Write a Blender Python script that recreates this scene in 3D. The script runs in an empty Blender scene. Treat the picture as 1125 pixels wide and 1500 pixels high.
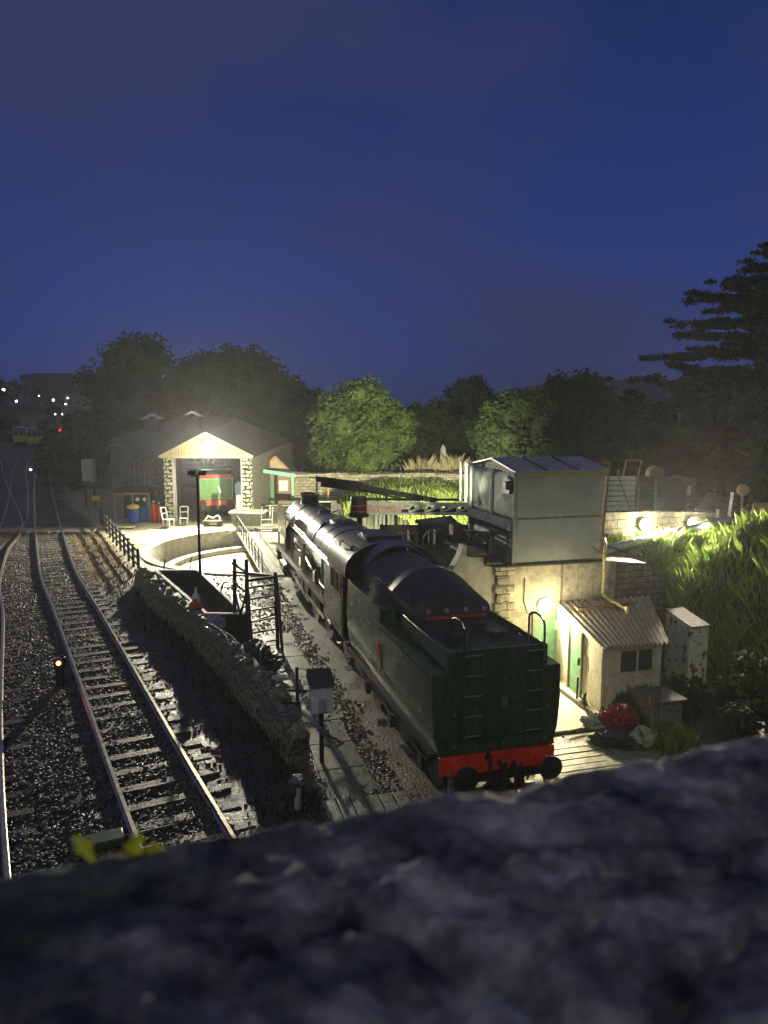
import bpy, bmesh, math, random
import numpy as np
from mathutils import Vector, Matrix, noise
random.seed(7); RNG = np.random.default_rng(7)
sc = bpy.context.scene
COL = sc.collection
R = math.radians

# ------------------------------------------------------------------ camera
EYE = 7.88
PITCH = R(7.462)
cam = bpy.data.cameras.new('camera'); camo = bpy.data.objects.new('camera', cam); COL.objects.link(camo)
camo.location = (0, 0, EYE); camo.rotation_euler = (R(90) - PITCH, 0, 0)
cam.sensor_fit = 'VERTICAL'; cam.sensor_height = 36.0; cam.lens = 1130 / 1500 * 36
cam.clip_start = 0.02; cam.clip_end = 3000
cam.dof.use_dof = True; cam.dof.focus_distance = 24; cam.dof.aperture_fstop = 3.2
sc.camera = camo
HAZE = 0.00062
# ------------------------------------------------------------------ exposure
sc.view_settings.view_transform = 'Standard'; sc.view_settings.look = 'None'
sc.view_settings.exposure = 1.0; sc.view_settings.gamma = 1.0
# ------------------------------------------------------------------ night sky
w = bpy.data.worlds.new('World'); sc.world = w; w.use_nodes = True
nt = w.node_tree; nt.nodes.clear()
def N(t, **k):
    n = nt.nodes.new(t)
    for a, b in k.items(): setattr(n, a, b)
    return n
out = N('ShaderNodeOutputWorld'); bg = N('ShaderNodeBackground')
tc = N('ShaderNodeTexCoord'); sep = N('ShaderNodeSeparateXYZ')
nt.links.new(tc.outputs['Generated'], sep.inputs[0])
ramp = N('ShaderNodeValToRGB')
cr = ramp.color_ramp
cr.elements[0].position = 0.0; cr.elements[0].color = (.014, .028, .11, 1)
cr.elements[1].position = 0.9; cr.elements[1].color = (.004, .010, .045, 1)
for p, c in ((.05, (.016, .036, .165, 1)), (.18, (.013, .034, .165, 1)), (.42, (.0075, .024, .105, 1))):
    e = cr.elements.new(p); e.color = c
nt.links.new(sep.outputs['Z'], ramp.inputs[0])
nz = N('ShaderNodeTexNoise'); nz.inputs['Scale'].default_value = 2.1; nz.inputs['Detail'].default_value = 4; nz.inputs['Roughness'].default_value = .5
mp = N('ShaderNodeMapping'); mp.inputs['Scale'].default_value = (1, 1, 1.7); mp.inputs['Location'].default_value = (.35, .2, .1)
nt.links.new(tc.outputs['Generated'], mp.inputs[0]); nt.links.new(mp.outputs[0], nz.inputs[0])
r2 = N('ShaderNodeValToRGB'); r2.color_ramp.elements[0].position = .40; r2.color_ramp.elements[1].position = .62
nt.links.new(nz.outputs[0], r2.inputs[0])
mix = N('ShaderNodeMixRGB'); mix.inputs['Color2'].default_value = (.026, .033, .105, 1)
ml = N('ShaderNodeMath', operation='MULTIPLY'); ml.inputs[1].default_value = 1.0
nt.links.new(r2.outputs[0], ml.inputs[0]); nt.links.new(ml.outputs[0], mix.inputs[0]); nt.links.new(ramp.outputs[0], mix.inputs[1])
nt.links.new(mix.outputs[0], bg.inputs[0]); bg.inputs[1].default_value = .56
nt.links.new(bg.outputs[0], out.inputs[0])
# weak sun added as dusk fill, high behind the bridge
sl = bpy.data.lights.new('sun', 'SUN'); sl.energy = 0.2; sl.angle = R(25); sl.color = (.92, .95, .74)
so = bpy.data.objects.new('sun', sl); COL.objects.link(so); so.rotation_euler = (R(48), 0, R(-14)); so.location = (0, -20, 40)

# ------------------------------------------------------------------ frames
PHI = R(15.5675); SN, CS = math.sin(PHI), math.cos(PHI)
OX, OY = 2.2317, 14.4728
def Lw(s, t, z=0.0):           # along / across the locomotive's track
    return (OX - SN * s + CS * t, OY + CS * s + SN * t, z)
def ST(x, y):
    x = x - OX; y = y - OY
    return (-SN * x + CS * y, CS * x + SN * y)

# ------------------------------------------------------------------ materials
MATS = {}
def mat(name, col, rough=.6, metal=0., nscale=0., namt=.25, bump=0., bscale=None, col2=None, coat=0., emit=None, estr=0., spec=.5, ramp=(.35, .65), kind='noise', trans=0., streak=0.):
    if name in MATS: return MATS[name]
    m = bpy.data.materials.new(name); m.use_nodes = True; t = m.node_tree; b = t.nodes['Principled BSDF']
    b.inputs['Roughness'].default_value = rough; b.inputs['Metallic'].default_value = metal
    b.inputs['Base Color'].default_value = (*col, 1); b.inputs['Coat Weight'].default_value = coat
    b.inputs['Specular IOR Level'].default_value = spec
    if trans: b.inputs['Transmission Weight'].default_value = trans
    tcn = t.nodes.new('ShaderNodeTexCoord')
    if nscale:
        n = t.nodes.new('ShaderNodeTexNoise'); n.inputs['Scale'].default_value = nscale; n.inputs['Detail'].default_value = 6; n.inputs['Roughness'].default_value = .65
        t.links.new(tcn.outputs['Object'], n.inputs[0])
        rp = t.nodes.new('ShaderNodeValToRGB'); rp.color_ramp.elements[0].position = ramp[0]; rp.color_ramp.elements[1].position = ramp[1]
        c2 = col2 if col2 else tuple(c * (1 - namt) for c in col)
        rp.color_ramp.elements[0].color = (*c2, 1); rp.color_ramp.elements[1].color = (*col, 1)
        t.links.new(n.outputs[0], rp.inputs[0]); t.links.new(rp.outputs[0], b.inputs['Base Color'])
        mr = t.nodes.new('ShaderNodeMapRange'); mr.inputs['To Min'].default_value = max(.05, rough - .18); mr.inputs['To Max'].default_value = min(1, rough + .18)
        n2 = t.nodes.new('ShaderNodeTexNoise'); n2.inputs['Scale'].default_value = nscale * 2.7
        t.links.new(tcn.outputs['Object'], n2.inputs[0]); t.links.new(n2.outputs[0], mr.inputs[0]); t.links.new(mr.outputs[0], b.inputs['Roughness'])
    if streak:
        mpp = t.nodes.new('ShaderNodeMapping'); mpp.inputs['Scale'].default_value = (9, 9, .7); t.links.new(tcn.outputs['Object'], mpp.inputs[0])
        ns = t.nodes.new('ShaderNodeTexNoise'); ns.inputs['Scale'].default_value = 1.4; ns.inputs['Detail'].default_value = 7; t.links.new(mpp.outputs[0], ns.inputs[0])
        rs = t.nodes.new('ShaderNodeValToRGB'); rs.color_ramp.elements[0].position = .40; rs.color_ramp.elements[0].color = (.42, .36, .28, 1); rs.color_ramp.elements[1].position = .60; rs.color_ramp.elements[1].color = (1, 1, 1, 1); t.links.new(ns.outputs[0], rs.inputs[0])
        ms = t.nodes.new('ShaderNodeMixRGB'); ms.blend_type = 'MULTIPLY'; ms.inputs[0].default_value = streak
        if nscale: t.links.new(rp.outputs[0], ms.inputs[1])
        else: ms.inputs[1].default_value = (*col, 1)
        t.links.new(rs.outputs[0], ms.inputs[2]); t.links.new(ms.outputs[0], b.inputs['Base Color'])
    if bump:
        nb = t.nodes.new('ShaderNodeTexVoronoi' if kind == 'voronoi' else 'ShaderNodeTexNoise'); nb.inputs['Scale'].default_value = bscale or nscale * 4 or 20
        if kind != 'voronoi': nb.inputs['Detail'].default_value = 8
        t.links.new(tcn.outputs['Object'], nb.inputs[0])
        bp = t.nodes.new('ShaderNodeBump'); bp.inputs['Strength'].default_value = bump; bp.inputs['Distance'].default_value = .03
        t.links.new(nb.outputs[0], bp.inputs['Height']); t.links.new(bp.outputs[0], b.inputs['Normal'])
    if emit: b.inputs['Emission Color'].default_value = (*emit, 1); b.inputs['Emission Strength'].default_value = estr
    MATS[name] = m; return m
def stonemat(name, c1, c2, mortar, scale=1., bw=.45, bh=.22, msize=.02, bump=.8, rough=.85, distort=.06):
    """courses of blocks, mapped by the face's own plane"""
    m = bpy.data.materials.new(name); m.use_nodes = True; t = m.node_tree; b = t.nodes['Principled BSDF']; b.inputs['Roughness'].default_value = rough
    tcn = t.nodes.new('ShaderNodeTexCoord'); geo = t.nodes.new('ShaderNodeNewGeometry')
    sx = t.nodes.new('ShaderNodeSeparateXYZ'); t.links.new(tcn.outputs['Object'], sx.inputs[0])
    # horizontal coordinate: x + y (works on both wall directions), vertical: z
    ad = t.nodes.new('ShaderNodeMath'); ad.operation = 'ADD'; t.links.new(sx.outputs[0], ad.inputs[0]); t.links.new(sx.outputs[1], ad.inputs[1])
    cx = t.nodes.new('ShaderNodeCombineXYZ'); t.links.new(ad.outputs[0], cx.inputs[0]); t.links.new(sx.outputs[2], cx.inputs[1])
    nn = t.nodes.new('ShaderNodeTexNoise'); nn.inputs['Scale'].default_value = 3.; t.links.new(tcn.outputs['Object'], nn.inputs[0])
    sc_ = t.nodes.new('ShaderNodeVectorMath'); sc_.operation = 'SCALE'; sc_.inputs['Scale'].default_value = distort * 2; t.links.new(nn.outputs['Color'], sc_.inputs[0])
    va = t.nodes.new('ShaderNodeVectorMath'); va.operation = 'ADD'; t.links.new(cx.outputs[0], va.inputs[0]); t.links.new(sc_.outputs[0], va.inputs[1])
    br = t.nodes.new('ShaderNodeTexBrick'); br.inputs['Scale'].default_value = scale
    br.inputs['Brick Width'].default_value = bw; br.inputs['Row Height'].default_value = bh; br.inputs['Mortar Size'].default_value = msize
    br.inputs['Mortar Smooth'].default_value = .4; br.inputs['Bias'].default_value = 0
    br.inputs['Color1'].default_value = (*c1, 1); br.inputs['Color2'].default_value = (*c2, 1); br.inputs['Mortar'].default_value = (*mortar, 1)
    t.links.new(va.outputs[0], br.inputs[0])
    n2 = t.nodes.new('ShaderNodeTexNoise'); n2.inputs['Scale'].default_value = 5; n2.inputs['Detail'].default_value = 8; n2.inputs['Roughness'].default_value = .7; t.links.new(tcn.outputs['Object'], n2.inputs[0])
    rp = t.nodes.new('ShaderNodeValToRGB'); rp.color_ramp.elements[0].color = (.35, .35, .33, 1); rp.color_ramp.elements[0].position = .35; rp.color_ramp.elements[1].position = .62; rp.color_ramp.elements[1].color = (1, 1, 1, 1)
    t.links.new(n2.outputs[0], rp.inputs[0])
    mx = t.nodes.new('ShaderNodeMixRGB'); mx.blend_type = 'MULTIPLY'; mx.inputs[0].default_value = .8
    t.links.new(br.outputs['Color'], mx.inputs[1]); t.links.new(rp.outputs[0], mx.inputs[2]); t.links.new(mx.outputs[0], b.inputs['Base Color'])
    mh = t.nodes.new('ShaderNodeMath'); mh.operation = 'MULTIPLY_ADD'; mh.inputs[1].default_value = -1.2; t.links.new(br.outputs['Fac'], mh.inputs[0]); t.links.new(n2.outputs[0], mh.inputs[2])
    bp = t.nodes.new('ShaderNodeBump'); bp.inputs['Strength'].default_value = bump; bp.inputs['Distance'].default_value = .04
    t.links.new(mh.outputs[0], bp.inputs['Height']); t.links.new(bp.outputs[0], b.inputs['Normal'])
    MATS[name] = m; return m

M = {}
M['green'] = mat('loco_green', (.045, .115, .045), .34, 0, 2.5, bump=.10, bscale=14, col2=(.022, .060, .026), coat=.2, streak=.75)
M['black'] = mat('loco_black', (.055, .052, .050), .36, 0, 3, bump=.08, bscale=26, col2=(.03, .03, .03), coat=.45)
M['roof'] = mat('loco_roof_black', (.050, .044, .044), .52, 0, 3, bump=.18, bscale=14, col2=(.026, .022, .022), coat=.08, streak=.3)
M['under'] = mat('oily_underframe', (.03, .027, .024), .45, .3, 6, bump=.2, bscale=40)
M['steel'] = mat('worn_steel', (.45, .44, .42), .3, .9, 8, bump=.1)
M['rail'] = mat('rail_steel', (.72, .66, .52), .36, .9, 3, col2=(.5, .43, .3))
M['railside'] = mat('rusty_rail', (.09, .05, .03), .7, .3, 8)
M['red'] = mat('beam_red', (.80, .045, .012), .38, 0, 6, col2=(.55, .03, .012), bump=.05, coat=.2)
M['redpaint'] = mat('red_paint', (.55, .05, .03), .5, 0, 8)
M['orange'] = mat('crest_yellow', (.55, .33, .05), .5, 0, 8)
M['coal'] = mat('coal', (.02, .02, .022), .4, 0, 8, bump=1, bscale=8, kind='voronoi')
M['glasswarm'] = mat('painted_warm_glass', (.35, .18, .08), .08, 0, 5, spec=.8)  # orange glow and reflection are put into the glass colour
M['glass'] = mat('dark_glass', (.03, .05, .045), .08, 0, spec=.9)
M['white'] = mat('white_paint', (.72, .72, .68), .5, 0, 6, bump=.06, col2=(.5, .48, .42))
M['cream'] = mat('cream_boards', (.62, .55, .34), .55, 0, 5, col2=(.45, .39, .23))
M['wood'] = mat('weathered_wood', (.28, .24, .18), .75, 0, 9, bump=.4, bscale=30, col2=(.13, .11, .08))
M['timber'] = mat('warm_timber', (.42, .27, .12), .6, 0, 9, bump=.2, bscale=30, col2=(.25, .15, .07))
M['sleeper'] = mat('wet_sleeper', (.060, .056, .040), .5, 0, 7, bump=.6, bscale=26, col2=(.04, .04, .03))
M['concrete'] = mat('pale_concrete', (.46, .44, .36), .7, 0, 3, bump=.25, bscale=30, col2=(.28, .27, .21))
M['render'] = mat('rendered_wall', (.62, .56, .40), .85, 0, 2.2, bump=.5, bscale=9, col2=(.27, .24, .17))
M['dark'] = mat('dark_steel', (.03, .03, .032), .5, .4, 6, bump=.1)
M['darkboard'] = mat('dark_boards', (.035, .031, .028), .7, 0, 6, bump=.2)
M['tank'] = mat('tank_grey_green', (.30, .34, .31), .78, .1, 1.2, bump=.1, bscale=7, col2=(.19, .22, .205), ramp=(.3, .7), streak=.07)
M['tankroof'] = mat('tank_roof', (.33, .33, .36), .45, .2, 4, bump=.15, col2=(.2, .2, .22))
M['slate'] = mat('wet_slates', (.035, .035, .037), .85, 0, 4, bump=.4, bscale=12)
M['corr'] = mat('corrugated_sheet', (.50, .48, .43), .5, .1, 3, bump=.15, col2=(.30, .22, .15))
M['greenpaint'] = mat('green_door_paint', (.17, .36, .20), .5, 0, 6, bump=.2, col2=(.09, .2, .11))
M['mint'] = mat('mint_green_paint', (.22, .55, .38), .45, 0, 6)
M['hutwall'] = mat('flaking_white_render', (.62, .58, .44), .8, 0, 4, bump=.4, bscale=14, col2=(.38, .31, .19), ramp=(.32, .5), streak=.15)
M['peeling'] = mat('peeling_cabinet_paint', (.74, .72, .66), .6, 0, 3.4, bump=.25, bscale=12, col2=(.16, .08, .045), ramp=(.40, .46), streak=.15)
M['terracotta'] = mat('terracotta', (.42, .14, .07), .8, 0, 8)
M['blue'] = mat('blue_plastic', (.03, .08, .42), .4, 0, 4)
M['yellow'] = mat('yellow_plastic', (.72, .62, .08), .45, 0, 4)
M['dimyellow'] = mat('coach_yellow', (.5, .42, .06), .6, 0, 4)
M['cloth_red'] = mat('red_cloth', (.30, .035, .06), .85, 0, 9, bump=.3)
M['cloth_pale'] = mat('pale_cloth', (.45, .42, .34), .9, 0, 9, bump=.3)
M['cloth_dark'] = mat('dark_tarpaulin', (.05, .06, .05), .45, 0, 9, bump=.3)
M['bark'] = mat('bark', (.10, .075, .05), .9, 0, 8, bump=.6)
M['leafyellow'] = mat('yellow_leaf', (.88, .80, .04), .6, 0, 12, col2=(.6, .62, .03))
stonemat('dark_stone', (.23, .21, .16), (.15, .14, .11), (.05, .05, .04), bw=.42, bh=.19); M['dstone'] = MATS['dark_stone']
stonemat('pale_stone', (.50, .45, .33), (.36, .32, .22), (.12, .10, .07), bw=.5, bh=.24, distort=.1); M['pstone'] = MATS['pale_stone']
stonemat('block_wall', (.62, .56, .40), (.50, .45, .33), (.20, .17, .12), bw=.62, bh=.30, msize=.018, distort=.02, bump=.5); M['block'] = MATS['block_wall']
stonemat('quoins', (.80, .76, .60), (.62, .58, .44), (.04, .04, .03), bw=.55, bh=.27, msize=.05, distort=.22, bump=1); M['quoin'] = MATS['quoins']
stonemat('rubble_wall', (.34, .34, .20), (.20, .22, .12), (.07, .075, .045), bw=.34, bh=.2, msize=.022, distort=.3, bump=.7, rough=.6); M['rubble'] = MATS['rubble_wall']
stonemat('old_brick', (.30, .17, .11), (.24, .13, .09), (.14, .12, .1), bw=.23, bh=.085, msize=.01, distort=.01, bump=.4); M['brick'] = MATS['old_brick']
def leafmat(name, c, c2):
    m = bpy.data.materials.new(name); m.use_nodes = True; t = m.node_tree; b = t.nodes['Principled BSDF']; b.inputs['Roughness'].default_value = .8; b.inputs['Specular IOR Level'].default_value = .25
    g = t.nodes.new('ShaderNodeNewGeometry'); rp = t.nodes.new('ShaderNodeValToRGB'); rp.color_ramp.elements[0].color = (*c2, 1); rp.color_ramp.elements[1].color = (*c, 1)
    t.links.new(g.outputs['Random Per Island'], rp.inputs[0]); t.links.new(rp.outputs[0], b.inputs['Base Color'])
    tr = t.nodes.new('ShaderNodeBsdfTranslucent'); t.links.new(rp.outputs[0], tr.inputs[0])
    mx = t.nodes.new('ShaderNodeMixShader'); mx.inputs[0].default_value = .25; o = t.nodes['Material Output']
    t.links.new(b.outputs[0], mx.inputs[1]); t.links.new(tr.outputs[0], mx.inputs[2]); t.links.new(mx.outputs[0], o.inputs[0]); MATS[name] = m; return m
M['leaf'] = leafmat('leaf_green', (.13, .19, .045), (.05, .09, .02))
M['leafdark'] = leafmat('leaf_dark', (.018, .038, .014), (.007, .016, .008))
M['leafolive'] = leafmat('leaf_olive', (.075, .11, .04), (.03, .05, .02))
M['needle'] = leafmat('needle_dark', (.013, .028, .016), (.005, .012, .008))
M['grass'] = leafmat('grass_blades', (.26, .32, .07), (.10, .17, .03))
M['reddish'] = leafmat('rusty_weeds', (.30, .14, .08), (.12, .12, .03))

# ------------------------------------------------------------------ mesh builder
class MB:
    def __init__(s): s.v = []; s.f = []
    def add(s, v, f):
        o = len(s.v); s.v += [tuple(p) for p in v]; s.f += [tuple(i + o for i in q) for q in f]; return s
    def box(s, x0, x1, y0, y1, z0, z1):
        v = [(x, y, z) for z in (z0, z1) for y in (y0, y1) for x in (x0, x1)]
        return s.add(v, [(0, 2, 3, 1), (4, 5, 7, 6), (0, 1, 5, 4), (2, 6, 7, 3), (0, 4, 6, 2), (1, 3, 7, 5)])
    def hexa(s, lo, hi):      # two quads (ccw from above)
        v = list(lo) + list(hi)
        return s.add(v, [(3, 2, 1, 0), (4, 5, 6, 7), (0, 1, 5, 4), (1, 2, 6, 5), (2, 3, 7, 6), (3, 0, 4, 7)])
    def cyl(s, p0, p1, r, n=12, r2=None, cap=True):
        p0, p1 = Vector(p0), Vector(p1); d = (p1 - p0)
        if d.length < 1e-6: return s
        d.normalize(); a = d.orthogonal().normalized(); b = d.cross(a); r2 = r if r2 is None else r2
        v = []
        for p, q in ((p0, r), (p1, r2)):
            for i in range(n):
                k = 2 * math.pi * i / n; v.append(p + (a * math.cos(k) + b * math.sin(k)) * q)
        f = [(i, (i + 1) % n, n + (i + 1) % n, n + i) for i in range(n)]
        if cap: f += [tuple(range(n - 1, -1, -1)), tuple(range(n, 2 * n))]
        return s.add(v, f)
    def tube(s, pts, r, n=6):
        pts = [Vector(p) for p in pts]; m = len(pts); v = []; a = None
        for i, p in enumerate(pts):
            d = (pts[min(i + 1, m - 1)] - pts[max(i - 1, 0)]).normalized()
            a = (d.orthogonal() if a is None else a - d * a.dot(d)).normalized(); b = d.cross(a)
            rr = r[i] if isinstance(r, (list, tuple)) else r
            for k in range(n):
                q = 2 * math.pi * k / n; v.append(p + (a * math.cos(q) + b * math.sin(q)) * rr)
        f = [(i * n + k, i * n + (k + 1) % n, (i + 1) * n + (k + 1) % n, (i + 1) * n + k) for i in range(m - 1) for k in range(n)]
        f += [tuple(range(n - 1, -1, -1)), tuple(range((m - 1) * n, m * n))]
        return s.add(v, f)
    def bar(s, p0, p1, w=.05, h=None):
        p0, p1 = Vector(p0), Vector(p1); d = (p1 - p0).normalized(); h = h or w
        up = Vector((0, 0, 1)) if abs(d.z) < .95 else Vector((0, 1, 0))
        a = d.cross(up).normalized() * w / 2; b = a.cross(d).normalized() * h / 2
        v = [p + q for p in (p0, p1) for q in (-a - b, a - b, a + b, -a + b)]
        return s.add(v, [(3, 2, 1, 0), (4, 5, 6, 7), (0, 1, 5, 4), (1, 2, 6, 5), (2, 3, 7, 6), (3, 0, 4, 7)])
    def ext(s, poly, a0, a1, axis='y', caps=True):   # polygon (p,q) extruded along an axis
        n = len(poly)
        def P(p, q, a): return (p, a, q) if axis == 'y' else ((a, p, q) if axis == 'x' else (p, q, a))
        v = [P(p, q, a0) for p, q in poly] + [P(p, q, a1) for p, q in poly]
        f = [(i, (i + 1) % n, n + (i + 1) % n, n + i) for i in range(n)]
        if caps: f += [tuple(range(n - 1, -1, -1)), tuple(range(n, 2 * n))]
        return s.add(v, f)
    def lathe(s, prof, c=(0, 0, 0), n=20, axis='z'):
        v = []; m = len(prof)
        for r, h in prof:
            for i in range(n):
                k = 2 * math.pi * i / n; p, q = r * math.cos(k), r * math.sin(k)
                if axis == 'z': v.append((c[0] + p, c[1] + q, c[2] + h))
                elif axis == 'y': v.append((c[0] + p, c[1] + h, c[2] + q))
                else: v.append((c[0] + h, c[1] + p, c[2] + q))
        f = [(i * n + k, i * n + (k + 1) % n, (i + 1) * n + (k + 1) % n, (i + 1) * n + k) for i in range(m - 1) for k in range(n)]
        f += [tuple(range(n - 1, -1, -1)), tuple(range((m - 1) * n, m * n))]
        return s.add(v, f)
    def blob(s, c, r, amp=.2, sub=2, fr=1.5, seed=0, sq=(1, 1, 1)):
        bm = bmesh.new(); bmesh.ops.create_icosphere(bm, subdivisions=sub, radius=1)
        bm.verts.ensure_lookup_table(); v = []
        for q in bm.verts:
            k = 1 + amp * noise.noise(q.co * fr + Vector((seed * 3.1, seed * 1.7, seed)))
            v.append((c[0] + q.co.x * r * k * sq[0], c[1] + q.co.y * r * k * sq[1], c[2] + q.co.z * r * k * sq[2]))
        f = [tuple(x.index for x in q.verts) for q in bm.faces]; bm.free(); return s.add(v, f)
    def build(s, name, m, parent=None, smooth=True, ang=35, bevel=0, fix=True):
        me = bpy.data.meshes.new(name); me.from_pydata(s.v, [], s.f); 
        if fix:
            bm = bmesh.new(); bm.from_mesh(me); bmesh.ops.recalc_face_normals(bm, faces=bm.faces); bm.to_mesh(me); bm.free()
        me.materials.append(m)
        if smooth:
            me.polygons.foreach_set('use_smooth', [True] * len(me.polygons)); me.set_sharp_from_angle(angle=R(ang))
        o = bpy.data.objects.new(name, me); COL.objects.link(o)
        if parent: o.parent = parent
        if bevel:
            b = o.modifiers.new('b', 'BEVEL'); b.width = bevel; b.segments = 2; b.limit_method = 'ANGLE'; b.angle_limit = R(40)
        return o
def npmesh(name, v, f, m, parent=None, kind=None):
    me = bpy.data.meshes.new(name); nv, nf, k = len(v), len(f), f.shape[1]
    me.vertices.add(nv); me.vertices.foreach_set('co', v.astype(np.float32).ravel())
    me.loops.add(nf * k); me.loops.foreach_set('vertex_index', f.astype(np.int32).ravel())
    me.polygons.add(nf); me.polygons.foreach_set('loop_start', np.arange(0, nf * k, k, dtype=np.int32)); me.polygons.foreach_set('loop_total', np.full(nf, k, np.int32))
    me.update(calc_edges=True); me.materials.append(m)
    o = bpy.data.objects.new(name, me); COL.objects.link(o)
    if parent: o.parent = parent
    if kind: o['kind'] = kind
    return o
def tag(o, label, cat, group=None, kind=None):
    o['label'] = label; o['category'] = cat
    if group: o['group'] = group
    if kind: o['kind'] = kind
    return o
def thing(name, label, cat, loc=(0, 0, 0), rz=0, group=None):
    o = bpy.data.objects.new(name, None); COL.objects.link(o); o.location = loc; o.rotation_euler = (0, 0, rz); o.empty_display_size = .3
    return tag(o, label, cat, group)
def place(o, loc, rz=0): o.location = loc; o.rotation_euler = (0, 0, rz); return o
def struct(o): o['kind'] = 'structure'; return o
def copy_tree(o, loc=None, rz=None, label=None, parent=None):
    c = o.copy(); COL.objects.link(c)
    if parent: c.parent = parent
    for ch in list(o.children): copy_tree(ch, parent=c)
    if loc: c.location = loc
    if rz is not None: c.rotation_euler = (0, 0, rz)
    if label: c['label'] = label
    return c
def text(s, size, m, parent, loc, rot, name='lettering', depth=.004):
    cu = bpy.data.curves.new('t', 'FONT'); cu.body = s; cu.size = size; cu.extrude = depth; cu.align_x = 'CENTER'
    to = bpy.data.objects.new('t', cu); COL.objects.link(to)
    dg = bpy.context.evaluated_depsgraph_get(); me = bpy.data.meshes.new_from_object(to.evaluated_get(dg)); bpy.data.objects.remove(to)
    me.materials.clear(); me.materials.append(m); me.name = name
    o = bpy.data.objects.new(name, me); COL.objects.link(o); o.parent = parent; o.location = loc; o.rotation_euler = rot; return o
def smooth(x): x = np.clip(x, 0, 1); return x * x * (3 - 2 * x)

# ================================================================== GROUND
WY = [-40, 0, 8, 16.56, 20.26, 24.1, 29.63, 32.31, 36.2, 50.6, 60, 90, 200]
WX = [22, 5, 1.6, -2.29, -4.03, -5.97, -9.16, -10.55, -12.1, -19.2, -24.5, -38, -90]
TC = Lw(29.3, 0); TR = 7.3          # turntable centre and radius
def fbm(x, y, k=1.0):
    return (np.sin(x * 1.7 * k + 1.3 * np.sin(y * .9 * k)) + np.sin(y * 2.1 * k + 1.7 * np.sin(x * 1.1 * k + 2)) + .5 * np.sin((x + y) * 4.3 * k)) / 2.5
def ground_z(x, y):
    x = np.asarray(x, float); y = np.asarray(y, float)
    s, t = ST(x, y)
    W = np.interp(y, WY, WX)
    zl = .30 + 0 * x
    zr = .3 * smooth((y - 29) / 6) + .18 * smooth((y - 48) / 3)
    bw = np.interp(y, [0, 31, 36, 60], [.5, .5, 1.6, 2.5])
    k = smooth((x - W) / bw + .5)
    z = zl * (1 - k) + zr * k
    t0 = np.interp(s, [-30, -6, 0, 4, 6.5, 8], [3.5, 4.6, 6.6, 8.6, 7.6, 7.2])
    bank = 4.0 * smooth((t - t0) / 3.9) + .06 * np.clip(t - t0 - 3.9, 0, 40)
    far = 2.75 * smooth((x - 5.0) / 3.5) * smooth((y - 22) / 4) * np.clip(1 - (y - 62) / 60, 0, 1)
    z = z + np.maximum(bank * (1 - smooth((s - 6.5) / 4)) * (y < 45), far)
    terr = 3.1 * smooth((t - 3.6) / 2.2) * smooth((s - 8.2) / .8) * (1 - smooth((s - 12.5) / 3))
    z = np.maximum(z, terr)
    z = z + 1.6 * smooth((y - 38) / 12) * smooth((x + 5) / 5) * (1 - smooth((x - 4) / 4))
    z = z + 17 * smooth((y - 160) / 220) * smooth((-x - 45) / 90) + 8 * smooth((y - 90) / 200) * smooth((x + 20) / 60)
    z = z + .03 * fbm(x, y) * smooth((y - 5) / 10)
    d = np.hypot(x - TC[0], y - TC[1])
    z = np.where(d < TR + .12, -1.3, z)
    return z
def gz(x, y): return float(ground_z(x, y))
def axis(lo, hi, a, b, step):
    c = list(np.arange(a, b + .01, step)); g = step; p = b
    while p < hi: g *= 1.25; p += g; c.append(p)
    g = step; p = a
    while p > lo: g *= 1.25; p -= g; c.insert(0, p)
    return np.array(c)
gx = axis(-600, 700, -24, 16, .25); gy = axis(-150, 1300, 8, 62, .25)
X, Y = np.meshgrid(gx, gy); Z = ground_z(X, Y)
nx, ny = len(gx), len(gy)
v = np.stack([X.ravel(), Y.ravel(), Z.ravel()], 1)
i, j = np.meshgrid(np.arange(nx - 1), np.arange(ny - 1)); a = (j * nx + i).ravel()
f = np.stack([a, a + 1, a + nx + 1, a + nx], 1)
S_, T_ = ST(X, Y); Wg = np.interp(Y, WY, WX)
col = np.zeros((ny, nx, 4)); col[..., 3] = 1
def setc(mask, c): col[mask, 0], col[mask, 1], col[mask, 2] = c
setc(X > -1e9, (.035, .045, .02))
left = (X < Wg); setc(left & (X > Wg - 14 - Y * .12), (.04, .036, .03))
yard = (~left) & (T_ < 9); setc(yard & (S_ < 60), (.115, .105, .075))
setc(yard & (S_ < 22) & (T_ < -1.3) & (T_ > -4.8 - .12 * S_), (.155, .135, .088))
setc(yard & (S_ > 20.5 + .6 * fbm(X, Y)) & (Y < 56) & (T_ < 4.5), (.36, .34, .25))
setc(yard & (S_ > 20.5) & (Y < 75) & (Y > 52) & (T_ < 3.5), (.30, .28, .2))
setc((T_ > 4.0) & (S_ < 7) & (S_ > -6) & (T_ < 5.0), (.32, .30, .22))
bankm = (Z > .95); setc(bankm & (Y < 200), (.035, .05, .015))
setc(left & (Y > 32) & (Y < 48) & (X > Wg - 3.2), (.13, .10, .06))
go = npmesh('ground', v, f, mat('tmpg', (.1, .1, .1)))
ca = go.data.color_attributes.new('zone', 'FLOAT_COLOR', 'POINT'); ca.data.foreach_set('color', col.reshape(-1).astype(np.float32))
go.data.polygons.foreach_set('use_smooth', [True] * len(f))
gm = bpy.data.materials.new('ground_soil'); gm.use_nodes = True; t = gm.node_tree; b = t.nodes['Principled BSDF']
at = t.nodes.new('ShaderNodeAttribute'); at.attribute_name = 'zone'; tcn = t.nodes.new('ShaderNodeTexCoord')
n1 = t.nodes.new('ShaderNodeTexNoise'); n1.inputs['Scale'].default_value = .9; n1.inputs['Detail'].default_value = 10; n1.inputs['Roughness'].default_value = .7
vo = t.nodes.new('ShaderNodeTexVoronoi'); vo.inputs['Scale'].default_value = 9
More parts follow.
